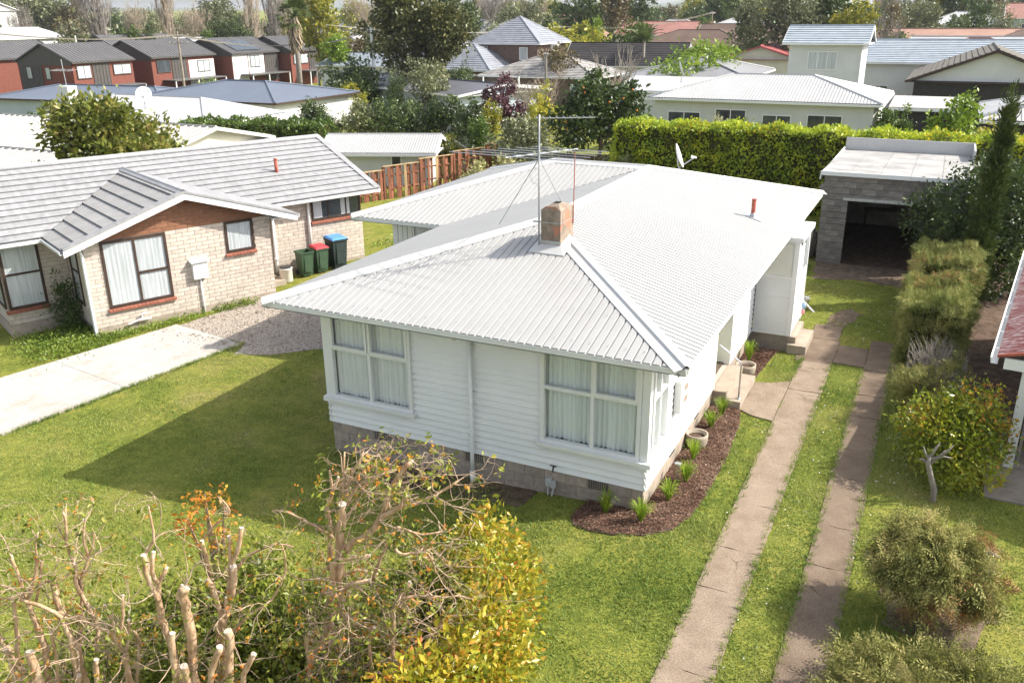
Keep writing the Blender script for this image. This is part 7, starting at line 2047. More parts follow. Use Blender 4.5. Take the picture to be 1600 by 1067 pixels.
for i, (kind, x, y, h, rad, lab) in enumerate(BG_TREES):
    g = zg(x, y)
    small = h < 4.2
    nm = 'shrub' if kind.startswith('shrub') or kind == 'bush_dark' else 'tree'
    if kind in ('bare', 'poplar', 'orchard'):
        t = thing('bare_tree', lab, 'tree', (x, y, g), group='leafless trees')
        m = bare_mesh(i + 5, h, rad, kind == 'poplar', kind == 'orchard')
        o = m.build('branches', MATS['bark_grey' if kind == 'orchard' else ('bare_twig_grey' if i % 3 == 0 else 'bare_twig')], t)
        continue
    t = thing({'shrub': 'background_shrub', 'tree': 'background_tree'}[nm], lab, nm, (x, y, g), group='trees and shrubs behind the houses')
    (v, f, tb), mm = scaled_tree(kind, h, rad, i + 3)
    npmesh('crown', v, f, MATS[mm], t)
    tb.build('trunk', MATS['bark_grey' if kind in ('broad_olive', 'broad_greygreen') else 'bark_brown'], t)
    if kind == 'citrus':
        rng = np.random.default_rng(2); rnd = random.Random(2)
        for k in range(20):
            a = rnd.uniform(0, 6.28); z = rnd.uniform(.35, .85) * h; rr = rad * (.55 + .4 * math.sin(z / h * 3.1))
            m = MB(); c = (math.cos(a) * rr, math.sin(a) * rr, z); m.lathe([(0.01, -.05), (.04, -.035), (.052, 0), (.04, .035), (.01, .05)], c, 7); m.build('orange', MATS['orange_fruit'], t, True)

# palms
def fan_palm(x, y, h, lab):
    t = thing('fan_palm', lab, 'palm', (x, y, zg(x, y)))
    rnd = random.Random(9)
    m = MB(); m.tube([(0, 0, -.2), (.1, 0, h * .4), (.05, .05, h * .8)], [.34, .27, .26], 10); m.build('trunk', MATS['bark_grey'], t, True)
    sk = MB(); fr = MB()
    top = Vector((.05, .05, h * .82))
    for i in range(150):          # dead skirt
        a = rnd.uniform(0, 6.28); z0 = h * rnd.uniform(.62, .84); l = rnd.uniform(.9, 2.0)
        p = Vector((math.cos(a) * .25, math.sin(a) * .25, z0)); q = p + Vector((math.cos(a) * rnd.uniform(.25, .75), math.sin(a) * rnd.uniform(.25, .75), -l))
        s = Vector((-math.sin(a), math.cos(a), 0)) * rnd.uniform(.08, .18)
        sk.poly([p, p.lerp(q, .6) + s, q, p.lerp(q, .6) - s])
    sk.build('dead_skirt', MATS['palm_skirt'], t)
    for i in range(46):
        a = rnd.uniform(0, 6.28); el = rnd.uniform(-.55, 1.35)
        d = Vector((math.cos(a) * math.cos(el), math.sin(a) * math.cos(el), math.sin(el)))
        b = top + d * rnd.uniform(1.0, 1.5)
        fr.tube([top, b], [.035, .02], 3, cap=False)
        s = d.cross(Vector((0, 0, 1))); s = s.normalized() if s.length > .1 else Vector((1, 0, 0)); u = s.cross(d)
        for k in range(13):
            w = (k - 6) / 6 * 1.35
            dd = (d * math.cos(w) + s * math.sin(w)).normalized()
            e = b + dd * rnd.uniform(.8, 1.05) - Vector((0, 0, .25 * abs(w) + rnd.uniform(0, .25)))
            n_ = dd.cross(u) * .055
            fr.poly([b, b.lerp(e, .55) + n_, e, b.lerp(e, .55) - n_])
    fr.build('fronds', MATS['palm_leaf'], t)
fan_palm(-58.8, 64.5, 11.6, 'tall fan palm with a shaggy dead skirt in front of the dark townhouse')
def feather_palm(x, y, h, lab, L=3.2):
    t = thing('feather_palm', lab, 'palm', (x, y, zg(x, y)))
    rnd = random.Random(19)
    m = MB(); m.tube([(0, 0, -.2), (0, 0, h * .6)], [.2, .15], 8); m.build('trunk', MATS['bark_grey'], t, True)
    fr = MB(); top = Vector((0, 0, h * .6))
    for i in range(24):
        a = rnd.uniform(0, 6.28); el = rnd.uniform(.35, 1.4)
        d = Vector((math.cos(a) * math.cos(el), math.sin(a) * math.cos(el), math.sin(el)))
        s = d.cross(Vector((0, 0, 1))).normalized(); pts = []
        for k in range(9):
            q = k / 8; pts.append(top + d * L * q - Vector((0, 0, L * .45 * q * q)))
        fr.tube(pts, [.04 * (1 - q / 9) for q in range(9)], 3, cap=False)
        for k in range(1, 9):
            for w in (-1, 1):
                for z_ in (0, .5):
                    p = pts[k - 1].lerp(pts[k], z_); e = p + s * w * .75 * (1 - .5 * k / 9) + d * .35 - Vector((0, 0, .2))
                    fr.poly([p, p.lerp(e, .5) + d * .06, e, p.lerp(e, .5) - d * .06])
    fr.build('fronds', MATS['palm_leaf'], t)
feather_palm(-30.3, 93.8, 10.5, 'feathery palm standing above the brown roofs in the upper middle', 3.4)

# hedges
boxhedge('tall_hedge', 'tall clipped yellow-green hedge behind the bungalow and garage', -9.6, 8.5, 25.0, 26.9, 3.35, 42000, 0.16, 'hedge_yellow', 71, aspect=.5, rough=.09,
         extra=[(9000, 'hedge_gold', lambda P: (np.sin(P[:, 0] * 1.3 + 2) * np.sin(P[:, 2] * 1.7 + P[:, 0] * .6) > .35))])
boxhedge('low_hedge', 'low clipped green hedge behind the brick house roof', -41.5, -31.5, 31.3, 33.3, 2.55, 9000, 0.22, 'green_mid', 72, aspect=.5, rough=.12, rot=R_(12))

# ------------------------------------------------------------------ background houses
mat('roof_white_far', (0.44, 0.437, 0.43), rough=0.5, var=0.06, scale=.6)
mat('roof_cream', (0.42, 0.40, 0.365), rough=0.55, var=0.06, scale=.6)
mat('roof_bluegrey', (0.125, 0.145, 0.185), rough=0.45, var=0.06, scale=.5)
mat('roof_charcoal', (0.11, 0.11, 0.125), rough=0.5, var=0.08, scale=.5)
mat('roof_seam', (0.115, 0.11, 0.108), rough=0.45, var=0.08, scale=.5, spec=.5)
mat('roof_midgrey', (0.24, 0.24, 0.25), rough=0.5, var=0.06, scale=.5)
mat('tile_slate', (0.25, 0.26, 0.29), rough=0.5, var=0.15, scale=1.0, detail=8)
mat('tile_lichen', (0.30, 0.285, 0.27), rough=0.8, var=0.3, scale=1.2, detail=9)
mat('tile_black', (0.04, 0.036, 0.036), rough=0.7, var=0.2, scale=1)
mat('tile_blue', (0.34, 0.38, 0.42), rough=0.4, var=0.12, scale=1.4, detail=8)
mat('tile_moss', (0.14, 0.125, 0.105), rough=0.9, var=0.25, scale=1.4, detail=8)
mat('roof_terracotta', (0.34, 0.20, 0.145), rough=0.7, var=0.12, scale=.6)
mat('roof_salmon', (0.33, 0.16, 0.13), rough=0.7, var=0.1, scale=.6)
mat('roof_brown', (0.17, 0.115, 0.09), rough=0.8, var=0.15, scale=.6)
mat('roof_red', (0.33, 0.09, 0.085), rough=0.6, var=0.1, scale=.6)
mat('roof_green', (0.30, 0.45, 0.26), rough=0.6, var=0.1, scale=.6)
mat('wall_white', (0.60, 0.60, 0.585), rough=0.7, var=0.05, scale=1)
mat('wall_cream', (0.60, 0.57, 0.46), rough=0.8, var=0.05, scale=1)
mat('wall_blue', (0.42, 0.47, 0.52), rough=0.7, var=0.05, scale=1)
mat('wall_redbrick', (0.175, 0.06, 0.042), rough=0.85, var=0.12, scale=3)
mat('wall_brownbrick', (0.15, 0.10, 0.082), rough=0.85, var=0.2, scale=3)
mat('wall_dark', (0.035, 0.03, 0.03), rough=0.7, var=0.2, scale=2)
mat('cladding_dark', (0.075, 0.068, 0.062), rough=0.6, var=0.1, scale=2)

def roof_plane(mb, P0, ex, sx, poly, style, p=0.3):
    if style == 'tile':
        for r in tile_rows(P0, ex, sx, poly, step=0.42, lift=.05, wave=3.0, amp=0.0): mb.add(r)
    elif style == 'seam':
        corrugated(mb, P0, ex, sx, poly, 0.55, .06, [(0, 0), (.42, 0), (.46, 1), (.54, 1), (.58, 0)])
    elif style == 'corr':
        corrugated(mb, P0, ex, sx, poly, p, .05, TRAP)
    else:
        corrugated(mb, P0, ex, sx, poly, 2.0, .0, [(0, 0)])

def building(name, lab, cx, cy, w, d, eave, pitch=.3, rot=0.0, roof='hip', style='corr', rm='roof_white_far', wm='wall_white', over=.45, wins=(), cat='house', ridge='x', gz=None, p=0.3, gutter_m='white_paint', boards=False, group=None, gablem=None):
    """eave = absolute height of the eave; w,d wall size; windows: (side, pos 0..1, sill above floor, w, h, cols, glass)"""
    g = zg(cx, cy) if gz is None else gz
    t = thing(name, lab, cat, (cx, cy, g), rot, group=group)
    H = eave - g
    hx, hy = w / 2, d / 2
    m = MB(); m.box(-hx, -hy, -.4, hx, hy, H - .02)
    ox, oy = hx + over, hy + over
    c, s = math.cos(math.atan(pitch)), math.sin(math.atan(pitch))
    R = MB(); caps = []
    if roof == 'hip':
        if ox >= oy:
            S = oy / c
            for sg in (1, -1):
                roof_plane(R, (-ox * sg, -oy * sg, H), (sg, 0, 0), (0, c * sg, s), [(0, 0), (2 * ox, 0), (2 * ox - oy, S), (oy, S)], style, p)
                roof_plane(R, (ox * sg, -oy * sg, H), (0, sg, 0), (-c * sg, 0, s), [(0, 0), (2 * oy, 0), (oy, S)], style, p)
            zr_ = H + oy * pitch
            a, b = (-ox + oy, 0, zr_), (ox - oy, 0, zr_)
            caps = [(a, b)] + [((sx_ * ox, sy_ * oy, H), (sx_ * (ox - oy), 0, zr_)) for sx_ in (-1, 1) for sy_ in (-1, 1)]
        else:
            S = ox / c
            for sg in (1, -1):
                roof_plane(R, (ox * sg, -oy * sg, H), (0, sg, 0), (-c * sg, 0, s), [(0, 0), (2 * oy, 0), (2 * oy - ox, S), (ox, S)], style, p)
                roof_plane(R, (-ox * sg, -oy * sg, H), (sg, 0, 0), (0, c * sg, s), [(0, 0), (2 * ox, 0), (ox, S)], style, p)
            zr_ = H + ox * pitch
            caps = [((0, -oy + ox, zr_), (0, oy - ox, zr_))] + [((sx_ * ox, sy_ * oy, H), (0, sy_ * (oy - ox), zr_)) for sx_ in (-1, 1) for sy_ in (-1, 1)]
    elif roof == 'gable':
        if ridge == 'x':
            S = oy / c
            for sg in (1, -1):
                roof_plane(R, (-ox * sg, -oy * sg, H), (sg, 0, 0), (0, c * sg, s), [(0, 0), (2 * ox, 0), (2 * ox, S), (0, S)], style, p)
            caps = [((-ox, 0, H + oy * pitch), (ox, 0, H + oy * pitch))]
            G_ = [[(sx_, -hy, H - .02), (sx_, hy, H - .02), (sx_, 0, H + hy * pitch - .02)] for sx_ in (-hx, hx - .15)]; e_ = (.15, 0, 0)
        else:
            S = ox / c
            for sg in (1, -1):
                roof_plane(R, (ox * sg, -oy * sg, H), (0, sg, 0), (-c * sg, 0, s), [(0, 0), (2 * oy, 0), (2 * oy, S), (0, S)], style, p)
            caps = [((0, -oy, H + ox * pitch), (0, oy, H + ox * pitch))]
            G_ = [[(-hx, sy_, H - .02), (hx, sy_, H - .02), (0, sy_, H + hx * pitch - .02)] for sy_ in (-hy, hy - .15)]; e_ = (0, .15, 0)
        for q in G_:
            gm = MB().prism(q, e_); gm.build('gable', MATS[gablem or wm], t)
    else:      # flat roof with slight fall to the front
        R.prism([(-ox, -oy, H), (ox, -oy, H), (ox, oy, H + 2 * oy * pitch), (-ox, oy, H + 2 * oy * pitch)], (0, 0, .06))
        m.prism([(-hx, -hy, H - .03), (-hx, hy, H - .03), (-hx, hy, H + 2 * hy * pitch - .02)], (w, 0, 0))
    wall = m.build('wall', MATS[wm], t)
    if boards:
        for k in range(int(H / .16)):
            b = MB(); z = k * .16
            b.prism([(-hx, -hy - .02, z), (-hx, -hy, z), (-hx, -hy, z + .15), (-hx, -hy - .005, z + .15)], (w, 0, 0)); b.build('weatherboard', MATS[wm], wall)
    ro = R.build('roof', MATS[rm], t)
    cp = MB()
    for a, b in caps:
        a, b = Vector(a), Vector(b)
        if (b - a).length > .3: cp.tube([a + Vector((0, 0, .03)), b + Vector((0, 0, .03))], .09, 5)
    if cp.v: cp.build('ridge_cap', MATS[rm], ro)
    gu = MB()
    sides = {'f': ((-ox, -oy), (2 * ox, 0)), 'b': ((-ox, oy), (2 * ox, 0)), 'l': ((-ox, -oy), (0, 2 * oy)), 'r': ((ox, -oy), (0, 2 * oy))}
    use = 'fblr' if roof == 'hip' else ('fb' if roof == 'gable' and ridge == 'x' else ('lr' if roof == 'gable' else 'f'))
    for k in use:
        (a, b), (e0, e1) = sides[k]
        n_ = {'f': (0, -.1, 0), 'b': (0, .1, 0), 'l': (-.1, 0, 0), 'r': (.1, 0, 0)}[k]
        gu.obox((a, b, H - .14), (e0, e1, 0), n_, (0, 0, .13))
    if roof == 'gable':
        if ridge == 'x':
            for sx_ in (-1, 1):
                for sg in (-1, 1):
                    a = Vector((sx_ * ox, sg * oy, H - .16)); b = Vector((sx_ * ox, 0, H + oy * pitch - .16)); gu.obox(a, b - a, (.05 * sx_, 0, 0), (0, 0, .18))
        else:
            for sy_ in (-1, 1):
                for sg in (-1, 1):
                    a = Vector((sg * ox, sy_ * oy, H - .16)); b = Vector((0, sy_ * oy, H + ox * pitch - .16)); gu.obox(a, b - a, (0, .05 * sy_, 0), (0, 0, .18))
    gu.build('gutter', MATS[gutter_m], ro)
    so = MB(); so.box(-ox + .02, -oy + .02, H - .12, ox - .02, oy - .02, H - .08)
    so.build('soffit', MATS[gutter_m], ro)
    for (sd, pos, z, ww, hh, cols, gl) in wins:
        if sd == 'f': o, u_, n_ = (-hx + pos * w, -hy, z), (1, 0, 0), (0, -1, 0)
        elif sd == 'r': o, u_, n_ = (hx, -hy + pos * d, z), (0, 1, 0), (1, 0, 0)
        elif sd == 'l': o, u_, n_ = (-hx, hy - pos * d, z), (0, -1, 0), (-1, 0, 0)
        window(t, o, u_, n_, ww, hh, cols=cols, fr=.07, depth=.07, gmat=gl, fmat=gutter_m if gutter_m != 'white_paint' else 'white_paint')
    return t

W2 = (1, 1)
b1 = building('white_house', 'long white house with white corrugated hip roof behind the tall hedge', -7.15, 49.6, 13.6, 8.4, 2.2, .27, wins=[('f', .07, .95, 2.2, 1.35, W2, 'dark_glass'), ('f', .30, .95, 2.0, 1.6, W2, 'dark_glass'), ('f', .52, .95, 1.8, 1.35, W2, 'dark_glass'), ('f', .72, .9, 2.1, 1.5, W2, 'dark_glass')], p=.2)
b2 = building('two_storey_house', 'two-storey white house with pale blue tiled gable roof', -6.0, 67.8, 5.6, 5.0, 5.0, .42, roof='gable', style='tile', rm='tile_blue', over=.5, boards=True, wins=[('f', .27, 4.0, 2.3, 1.45, (1, 1.1, 1), 'pale_glass')])
building('long_blue_house', 'long low house with pale blue tiled roof right of the two-storey house', 9.0, 82.0, 27.0, 9.0, 3.0, .36, roof='gable', style='tile', rm='tile_blue', over=.5, wins=[('f', .05, .8, 1.5, 1.2, W2, 'dark_glass')])
building('moss_roof_house', 'white-gabled house with mossy brown tiled roof at the right', 6.3, 69.5, 10.6, 13.0, 2.45, .385, roof='gable', ridge='y', style='tile', rm='tile_moss', over=.55, gutter_m='timber_dark', wm='wall_dark', gablem='wall_white')
building('patio_cover', 'pale flat patio roof on posts beside the long white house', 2.7, 47.6, 4.0, 4.5, 2.05, .05, roof='flat', rm='roof_cream', wm='wall_dark', over=.25, cat='patio roof')
building('ribbed_roof_house', 'house with white ribbed roof at the right edge behind the hedge', 11.5, 44.5, 11.5, 9.0, 2.1, .27, p=.25, wm='wall_dark')
building('grey_roof_house', 'house with mid-grey hip roof behind the orange tree', -19.0, 77.5, 10.8, 12.5, 1.8, .26, style='plain', rm='roof_midgrey', over=.5)
building('white_lean_to', 'low shed with white ribbed roof in front of the grey hip roof', -17.0, 63.0, 9.5, 5.0, 1.3, .13, roof='flat', style='corr', rm='roof_white_far', cat='shed')
building('cream_shed', 'cream gable shed with a red roof edge left of the two-storey house', -15.5, 92.0, 8.0, 7.0, 2.6, .3, roof='gable', ridge='y', rm='roof_red', wm='wall_cream', style='plain', gutter_m='roof_red')
building('pyramid_house', 'two-storey brick house with steep slate-grey pyramid roof', -46.3, 93.0, 8.6, 8.6, 4.0, .62, style='tile', rm='tile_slate', wm='wall_brownbrick', over=.55, wins=[('f', .72, 4.3, 1.1, 1.5, (1,), 'pale_glass'), ('f', .05, 4.5, 1.4, 1.4, W2, 'dark_glass')])
building('tiled_wing', 'lower slate-tiled hip roof wing left of the pyramid roof', -49.5, 86.5, 8.0, 8.0, 1.2, .62, style='tile', rm='tile_slate', wm='wall_brownbrick')
building('lichen_roof_house', 'brick bungalow with lichen-grey tiled hip roof and white chimney', -37.0, 82.0, 13.0, 9.0, 1.0, .36, style='tile', rm='tile_lichen', wm='wall_brownbrick', wins=[('f', .08, .6, 1.8, 1.4, W2, 'pale_glass'), ('f', .4, .6, 2.2, 1.4, W2, 'pale_glass'), ('f', .8, .4, 1.3, 1.9, W2, 'pale_glass')])
m = MB(); m.box(-38.0, 83.5, 1.8, -37.2, 84.3, 4.1); tag(m.build('chimney_stack', MATS['wall_white']), 'white chimney stack on the lichen-grey tiled roof', 'chimney')
building('black_roof_house', 'house with black tiled gable roof behind the gnarled leafless tree', -33.0, 96.5, 14.0, 9.0, 1.4, .5, roof='gable', style='tile', rm='tile_black', wm='wall_white', rot=R_(8))
building('charcoal_roof_house', 'pale blue house with low charcoal roof below the huge cypress', -40.9, 63.1, 20.0, 9.5, 1.0, .12, roof='gable', style='plain', rm='roof_charcoal', wm='wall_blue', rot=R_(-25), over=.5, wins=[('f', .3, .7, 1.6, 1.2, W2, 'dark_glass'), ('f', .6, .7, 1.6, 1.2, W2, 'dark_glass')])
building('blue_roof_house', 'house with low blue-grey hip roof in front of the townhouses', -52.5, 49.5, 15.0, 10.6, 0.9, .2, style='plain', rm='roof_bluegrey', wm='wall_white', gutter_m='timber_dark')
building('low_blue_house', 'house with dark blue-grey roof behind the bronze tree', -69.5, 49.0, 20.0, 8.5, 0.3, .2, style='plain', rm='roof_bluegrey', wm='wall_blue', gutter_m='timber_dark', rot=R_(6))
bwh = building('white_hip_house', 'house with white ribbed hip roof and satellite dish behind the bronze tree', -48.5, 35.6, 15.8, 7.2, 0.75, .3, rm='roof_white_far', p=.3)
building('cream_roof_house', 'house with cream gable roof directly behind the bronze tree', -43.0, 26.0, 17.5, 8.8, 0.45, .22, roof='gable', rm='roof_cream', wm='wall_cream', style='seam')
building('cream_annex', 'low cream-roofed annex at the left edge behind the brick house', -40.5, 17.5, 9.0, 6.0, 0.5, .18, roof='gable', rm='roof_cream', wm='wall_cream', style='seam')
building('white_outbuilding', 'white weatherboard outbuilding with corrugated roof behind the red-brown fence', -23.9, 28.3, 5.4, 3.6, 0.62, .30, rot=R_(22), roof='gable', p=.14, boards=True, wins=[('f', .62, .95, .6, .75, (1,), 'dark_glass')], cat='outbuilding', gutter_m='white_paint')
building('garden_shed', 'small grey-white garden shed beside the old board fence', -27.5, 43.5, 2.4, 2.2, 1.0, .2, roof='gable', rm='roof_cream', wm='wall_white', over=.1, style='plain', cat='shed', gz=-1.2)
# chimney, dish and aerial on the white hip roof
t = thing('rooftop_chimney', 'white chimney with a television aerial on the white hip roof', 'chimney', (-54.6, 33.0, 1.0))
m = MB(); m.box(-.55, -.4, -.6, .55, .4, 1.75); m.build('stack', MATS['wall_white'], t)
m = MB(); m.tube([(0, 0, 1.7), (-.1, 0, 3.6)], .03, 5); m.tube([(-1.5, .3, 2.75), (1.3, -.3, 2.95)], .03, 4)
for k in range(6): m.tube([(-1.2 + .4 * k, -.35, 2.8), (-1.0 + .4 * k, .35, 2.9)], .018, 3)
m.build('aerial', MATS['galv'], t)
for (x, y, z, r, lab, face) in ((-47.5, 33.5, 2.35, .55, 'round grey satellite dish on the white hip roof', (.6, -.7, 0)), (7.6, 42.3, 3.6, .75, 'tilted grey satellite dish on the ribbed roof at the right edge', (.95, .2, 0)), (-12.5, 46.4, 4.0, .48, 'white satellite dish on a pole at the left end of the long white house', (.95, .3, 0))):
    t = thing('roof_dish', lab, 'satellite dish', (x, y, z - r * 2), off=(x, y, z - r * 2))
    dish_parts(t, (x, y, z), face, r, m_='galv' if r > .7 else 'white_paint')
    m = MB(); m.tube([(x, y, z - r * 2.0), (x, y, z)], .035, 6); m.build('pole', MATS['galv'], t)

# balcony deck with glass balustrade
t = thing('balcony_deck', 'raised white deck with glass balustrade in front of the slate tiled roofs', 'deck', (-38.6, 70.5, -2.4), R_(-10))
m = MB(); m.box(-4.5, -2, 2.7, 4.5, 2, 2.95); m.build('platform', MATS['wall_white'], t)
m = MB(); m.box(-4.4, -1.9, 0, 4.4, 1.9, 2.69); m.build('wall', MATS['wall_blue'], t)
for i in range(5):
    m = MB(); x = -4.45 + i * 2.2; m.box(x, -2, 2.96, x + .12, -1.88, 3.95); m.build('post', MATS['white_paint'], t)
    if i < 4:
        m = MB(); m.box(x + .14, -1.95, 3.05, x + 2.18, -1.93, 3.85); m.build('glass_panel', MATS['clear_glass'], t)
m = MB(); m.box(-4.5, -2.02, 3.95, 4.5, -1.86, 4.02); m.build('handrail', MATS['white_paint'], t)
# old board fence
def board_fence(a, b, h, lab, m_='grey_wood', n=18, name='board_fence'):
    t = thing(name, lab, 'fence', (a[0], a[1], zg(*a)), off=(a[0], a[1], zg(*a)))
    A, B = Vector((a[0], a[1], 0)), Vector((b[0], b[1], 0)); d = (B - A) / n; nn = Vector((-d.y, d.x, 0)).normalized() * .02
    for i in range(n):
        p = A + d * i; g = zg(p.x, p.y); m = MB(); m.obox((p.x, p.y, g - .1), d * .97, nn, (0, 0, h + .1 + random.Random(i).uniform(-.02, .02))); m.build('board', MATS[m_], t)
board_fence((-25.8, 38.5), (-19.5, 30.5), 1.35, 'old grey board fence beside the grey-olive shrub')
board_fence((-17.5, 31.2), (-9.8, 30.5), 1.5, 'low dark board fence behind the roof aerial', 'bark_brown', 14)

# ------------------------------------------------------------------ townhouses
def townhouse(name, lab, x0, x1, y0, y1, g, ez_, zr_, fronts, side, wm='wall_redbrick', solar=False, side_wins=(), porch=True):
    t = thing(name, lab, 'townhouse', (x1, y0, g), off=(x1, y0, g), group='row of dark-roofed townhouses')
    xm_ = (x0 + x1) / 2
    m = MB(); m.box(x0, y0, g - .4, x1, y1, ez_); wall = m.build('wall', MATS[wm], t)
    for yy in (y0, y1 - .2):
        m = MB(); m.prism([(x0, yy, ez_), (x1, yy, ez_), (xm_, yy, zr_ - .05)], (0, .2, 0)); m.build('gable', MATS['cladding_dark'], t)
    pt = (zr_ - ez_) / (xm_ - x0); c, s = math.cos(math.atan(pt)), math.sin(math.atan(pt))
    R = MB(); S = (x1 + .35 - xm_) / c
    roof_plane(R, (x1 + .35, y0 - .25, ez_ - .35 * pt + .08), (0, 1, 0), (-c, 0, s), [(0, 0), (y1 - y0 + .5, 0), (y1 - y0 + .5, S), (0, S)], 'seam')
    roof_plane(R, (x0 - .35, y1 + .25, ez_ - .35 * pt + .08), (0, -1, 0), (c, 0, s), [(0, 0), (y1 - y0 + .5, 0), (y1 - y0 + .5, S), (0, S)], 'seam')
    ro = R.build('roof', MATS['roof_seam'], t)
    m = MB()
    for yy in (y0 - .25, y1 + .2):
        for xa in (x0 - .35, x1 + .35):
            a = Vector((xa, yy, ez_ - .35 * pt - .1)); b = Vector((xm_, yy, zr_ - .02)); m.obox(a, b - a, (0, .06, 0), (0, 0, .2))
    m.box(x1 + .3, y0 - .25, ez_ - .25, x1 + .42, y1 + .25, ez_ - .08); m.box(x0 - .42, y0 - .25, ez_ - .25, x0 - .3, y1 + .25, ez_ - .08)
    m.build('gutter', MATS['cladding_dark'], ro)
    # dark band of cladding under the eave on the end wall
    m = MB(); m.box(x0, y0 - .03, ez_ - .5, x1, y0, ez_); m.build('cladding', MATS['cladding_dark'], t)
    def clad(a, b, za, zb, face):
        m = MB(); k = max(2, int(abs(b - a) / .45))
        if face == 'f':
            m.box(x1, a, za, x1 + .05, b, zb)
            for i in range(k + 1): m.box(x1 + .05, a + (b - a) * i / k - .03, za, x1 + .09, a + (b - a) * i / k + .03, zb)
        else:
            m.box(a, y0 - .05, za, b, y0, zb)
            for i in range(k + 1): m.box(a + (b - a) * i / k - .03, y0 - .09, za, a + (b - a) * i / k + .03, y0 - .05, zb)
        m.build('cladding', MATS['cladding_dark'], t)
    def panel(a, b, za, zb, mm, face):
        m = MB()
        if face == 'f': m.box(x1, a, za, x1 + .06, b, zb)
        else: m.box(a, y0 - .06, za, b, y0, zb)
        m.build('panel', MATS[mm], t)
    for kind, a, b, za, zb in fronts:
        if kind == 'clad': clad(a, b, za, zb, 'f')
        elif kind == 'win': window(t, (x1 + .05, a, za), (0, 1, 0), (1, 0, 0), b - a, zb - za, cols=(1, 1), fr=.09, depth=.08, fmat='cladding_dark', gmat='pale_glass')
        elif kind == 'dwin': window(t, (x1 + .05, a, za), (0, 1, 0), (1, 0, 0), b - a, zb - za, cols=(1, 1), fr=.09, depth=.08, fmat='cladding_dark', gmat='dark_glass')
        else: panel(a, b, za, zb, kind, 'f')
    for kind, a, b, za, zb in side:
        if kind == 'clad': clad(a, b, za, zb, 's')
        elif kind == 'win': window(t, (a, y0 - .05, za), (1, 0, 0), (0, -1, 0), b - a, zb - za, fr=.09, depth=.08, fmat='cladding_dark', gmat='pale_glass')
        else: panel(a, b, za, zb, kind, 's')
    if porch:
        m = MB(); m.box(x1 + .1, y0 + 1.5, g + 2.3, x1 + 2.4, y1 - .3, g + 2.45); m.build('porch_roof', MATS['roof_seam'], t)
        for yy in (y0 + 1.6, (y0 + y1) / 2, y1 - .4):
            m = MB(); m.box(x1 + 2.2, yy, g, x1 + 2.34, yy + .14, g + 2.3); m.build('porch_post', MATS['white_paint'], t)
    if solar:
        m = MB()
        for i in range(5):
            for j in range(2):
                P = Vector((x1 - .3 - j * 1.75 * c, y0 + 1.6 + i * 1.05, ez_ + .25 + j * 1.75 * s + .05)); q = MB()
                q.obox(P, (-1.65 * c, 0, 1.65 * s), (0, 1.0, 0), (s * .04, 0, c * .04)); q.build('solar_panel', MATS['dark_glass'], ro)
    return t
g_ = -3.2
townhouse('townhouse', 'nearest red-brick townhouse with dark standing-seam gable roof at the left', -104, -94, 65, 74.2, g_, 2.3, 4.25,
          [('win', 65.5, 67.6, .2, 1.8), ('clad', 67.9, 70.4, -.9, 2.1), ('win', 71.0, 73.8, .4, 1.7)], [('clad', -103.6, -99.6, -1.4, 1.8), ('win', -102.4, -101.4, .1, 1.6), ('win', -98.9, -98.0, .1, 1.6), ('wall_white', -103.5, -99.7, -3.2, -1.45)])
townhouse('townhouse', 'second townhouse with red-brick end wall and white front half', -104, -94, 77.4, 89.0, g_, 2.3, 4.25,
          [('dwin', 78.2, 80.6, .2, 1.8), ('clad', 80.9, 83.6, -.9, 2.1), ('wall_white', 84.0, 88.9, -2.4, 1.6), ('win', 85.6, 88.0, -.1, 1.5)], [])
townhouse('townhouse', 'third townhouse with white front and solar panels on its dark roof', -102, -92, 90.5, 100.8, g_, 2.3, 4.25,
          [('wall_white', 90.6, 93.8, -2.4, 2.0), ('wall_white', 94.0, 97.4, -1.2, 2.0), ('win', 94.3, 96.4, .1, 1.8), ('clad', 97.6, 100.6, -2.0, 2.1)], [], wm='wall_redbrick', solar=True)
townhouse('townhouse', 'fourth townhouse with brick and white window bay right of the solar roof', -100, -90, 101.4, 108.0, g_, 2.3, 4.25,
          [('win', 102.0, 105.5, .2, 1.7), ('clad', 105.8, 107.8, -2, 2.1)], [])
townhouse('townhouse', 'dark-clad townhouse end wall behind the fan palm', -104, -90, 116.0, 122.0, g_, 2.3, 4.9,
          [('wall_white', 119.2, 121.9, -2.0, 1.6), ('win', 119.6, 121.2, -.1, 1.4), ('clad', 116.1, 119.0, -2.2, 2.2)], [('clad', -103.9, -97.0, -2.5, 2.2), ('clad', -93, -90.2, -2.2, 2.2), ('win', -96.4, -95.4, -2.8, -1.0)])
townhouse('townhouse', 'rear townhouse roof with a satellite dish at the far left', -122, -112, 62, 78, g_, 2.3, 4.25, [], [('wall_white', -116, -112.3, -2, .4), ('win', -115.4, -112.8, .4, 1.8)], porch=False)
townhouse('townhouse', 'rear townhouse roof showing between the first and second townhouses', -124, -114, 90, 104, g_, 2.3, 4.6, [], [], porch=False)
building('white_hall', 'long white school hall with low white roof at the top left', -180, 103, 46, 19, 3.3, .2, roof='gable', rm='roof_white_far', wm='wall_white', rot=R_(90), style='plain', cat='hall', wins=[('f', .68 + .035 * i, 3.4, 1.2, 1.5, (1,), 'dark_glass') for i in range(8)])
t = thing('flag_pole', 'white flag pole with a red flag by the white hall', 'flag pole', (-136.5, 100.4, zg(-136.5, 100.4)))
m = MB(); m.tube([(0, 0, 0), (0, 0, 7.4)], .12, 6); m.build('pole', MATS['white_paint'], t)
m = MB(); m.prism([(0, 0, 5.2), (-.9, .3, 4.4), (-1.0, .3, 5.8), (0, 0, 6.8)], (0.02, .03, 0)); m.build('flag', mat('flag_red', (.6, .04, .05)), t)
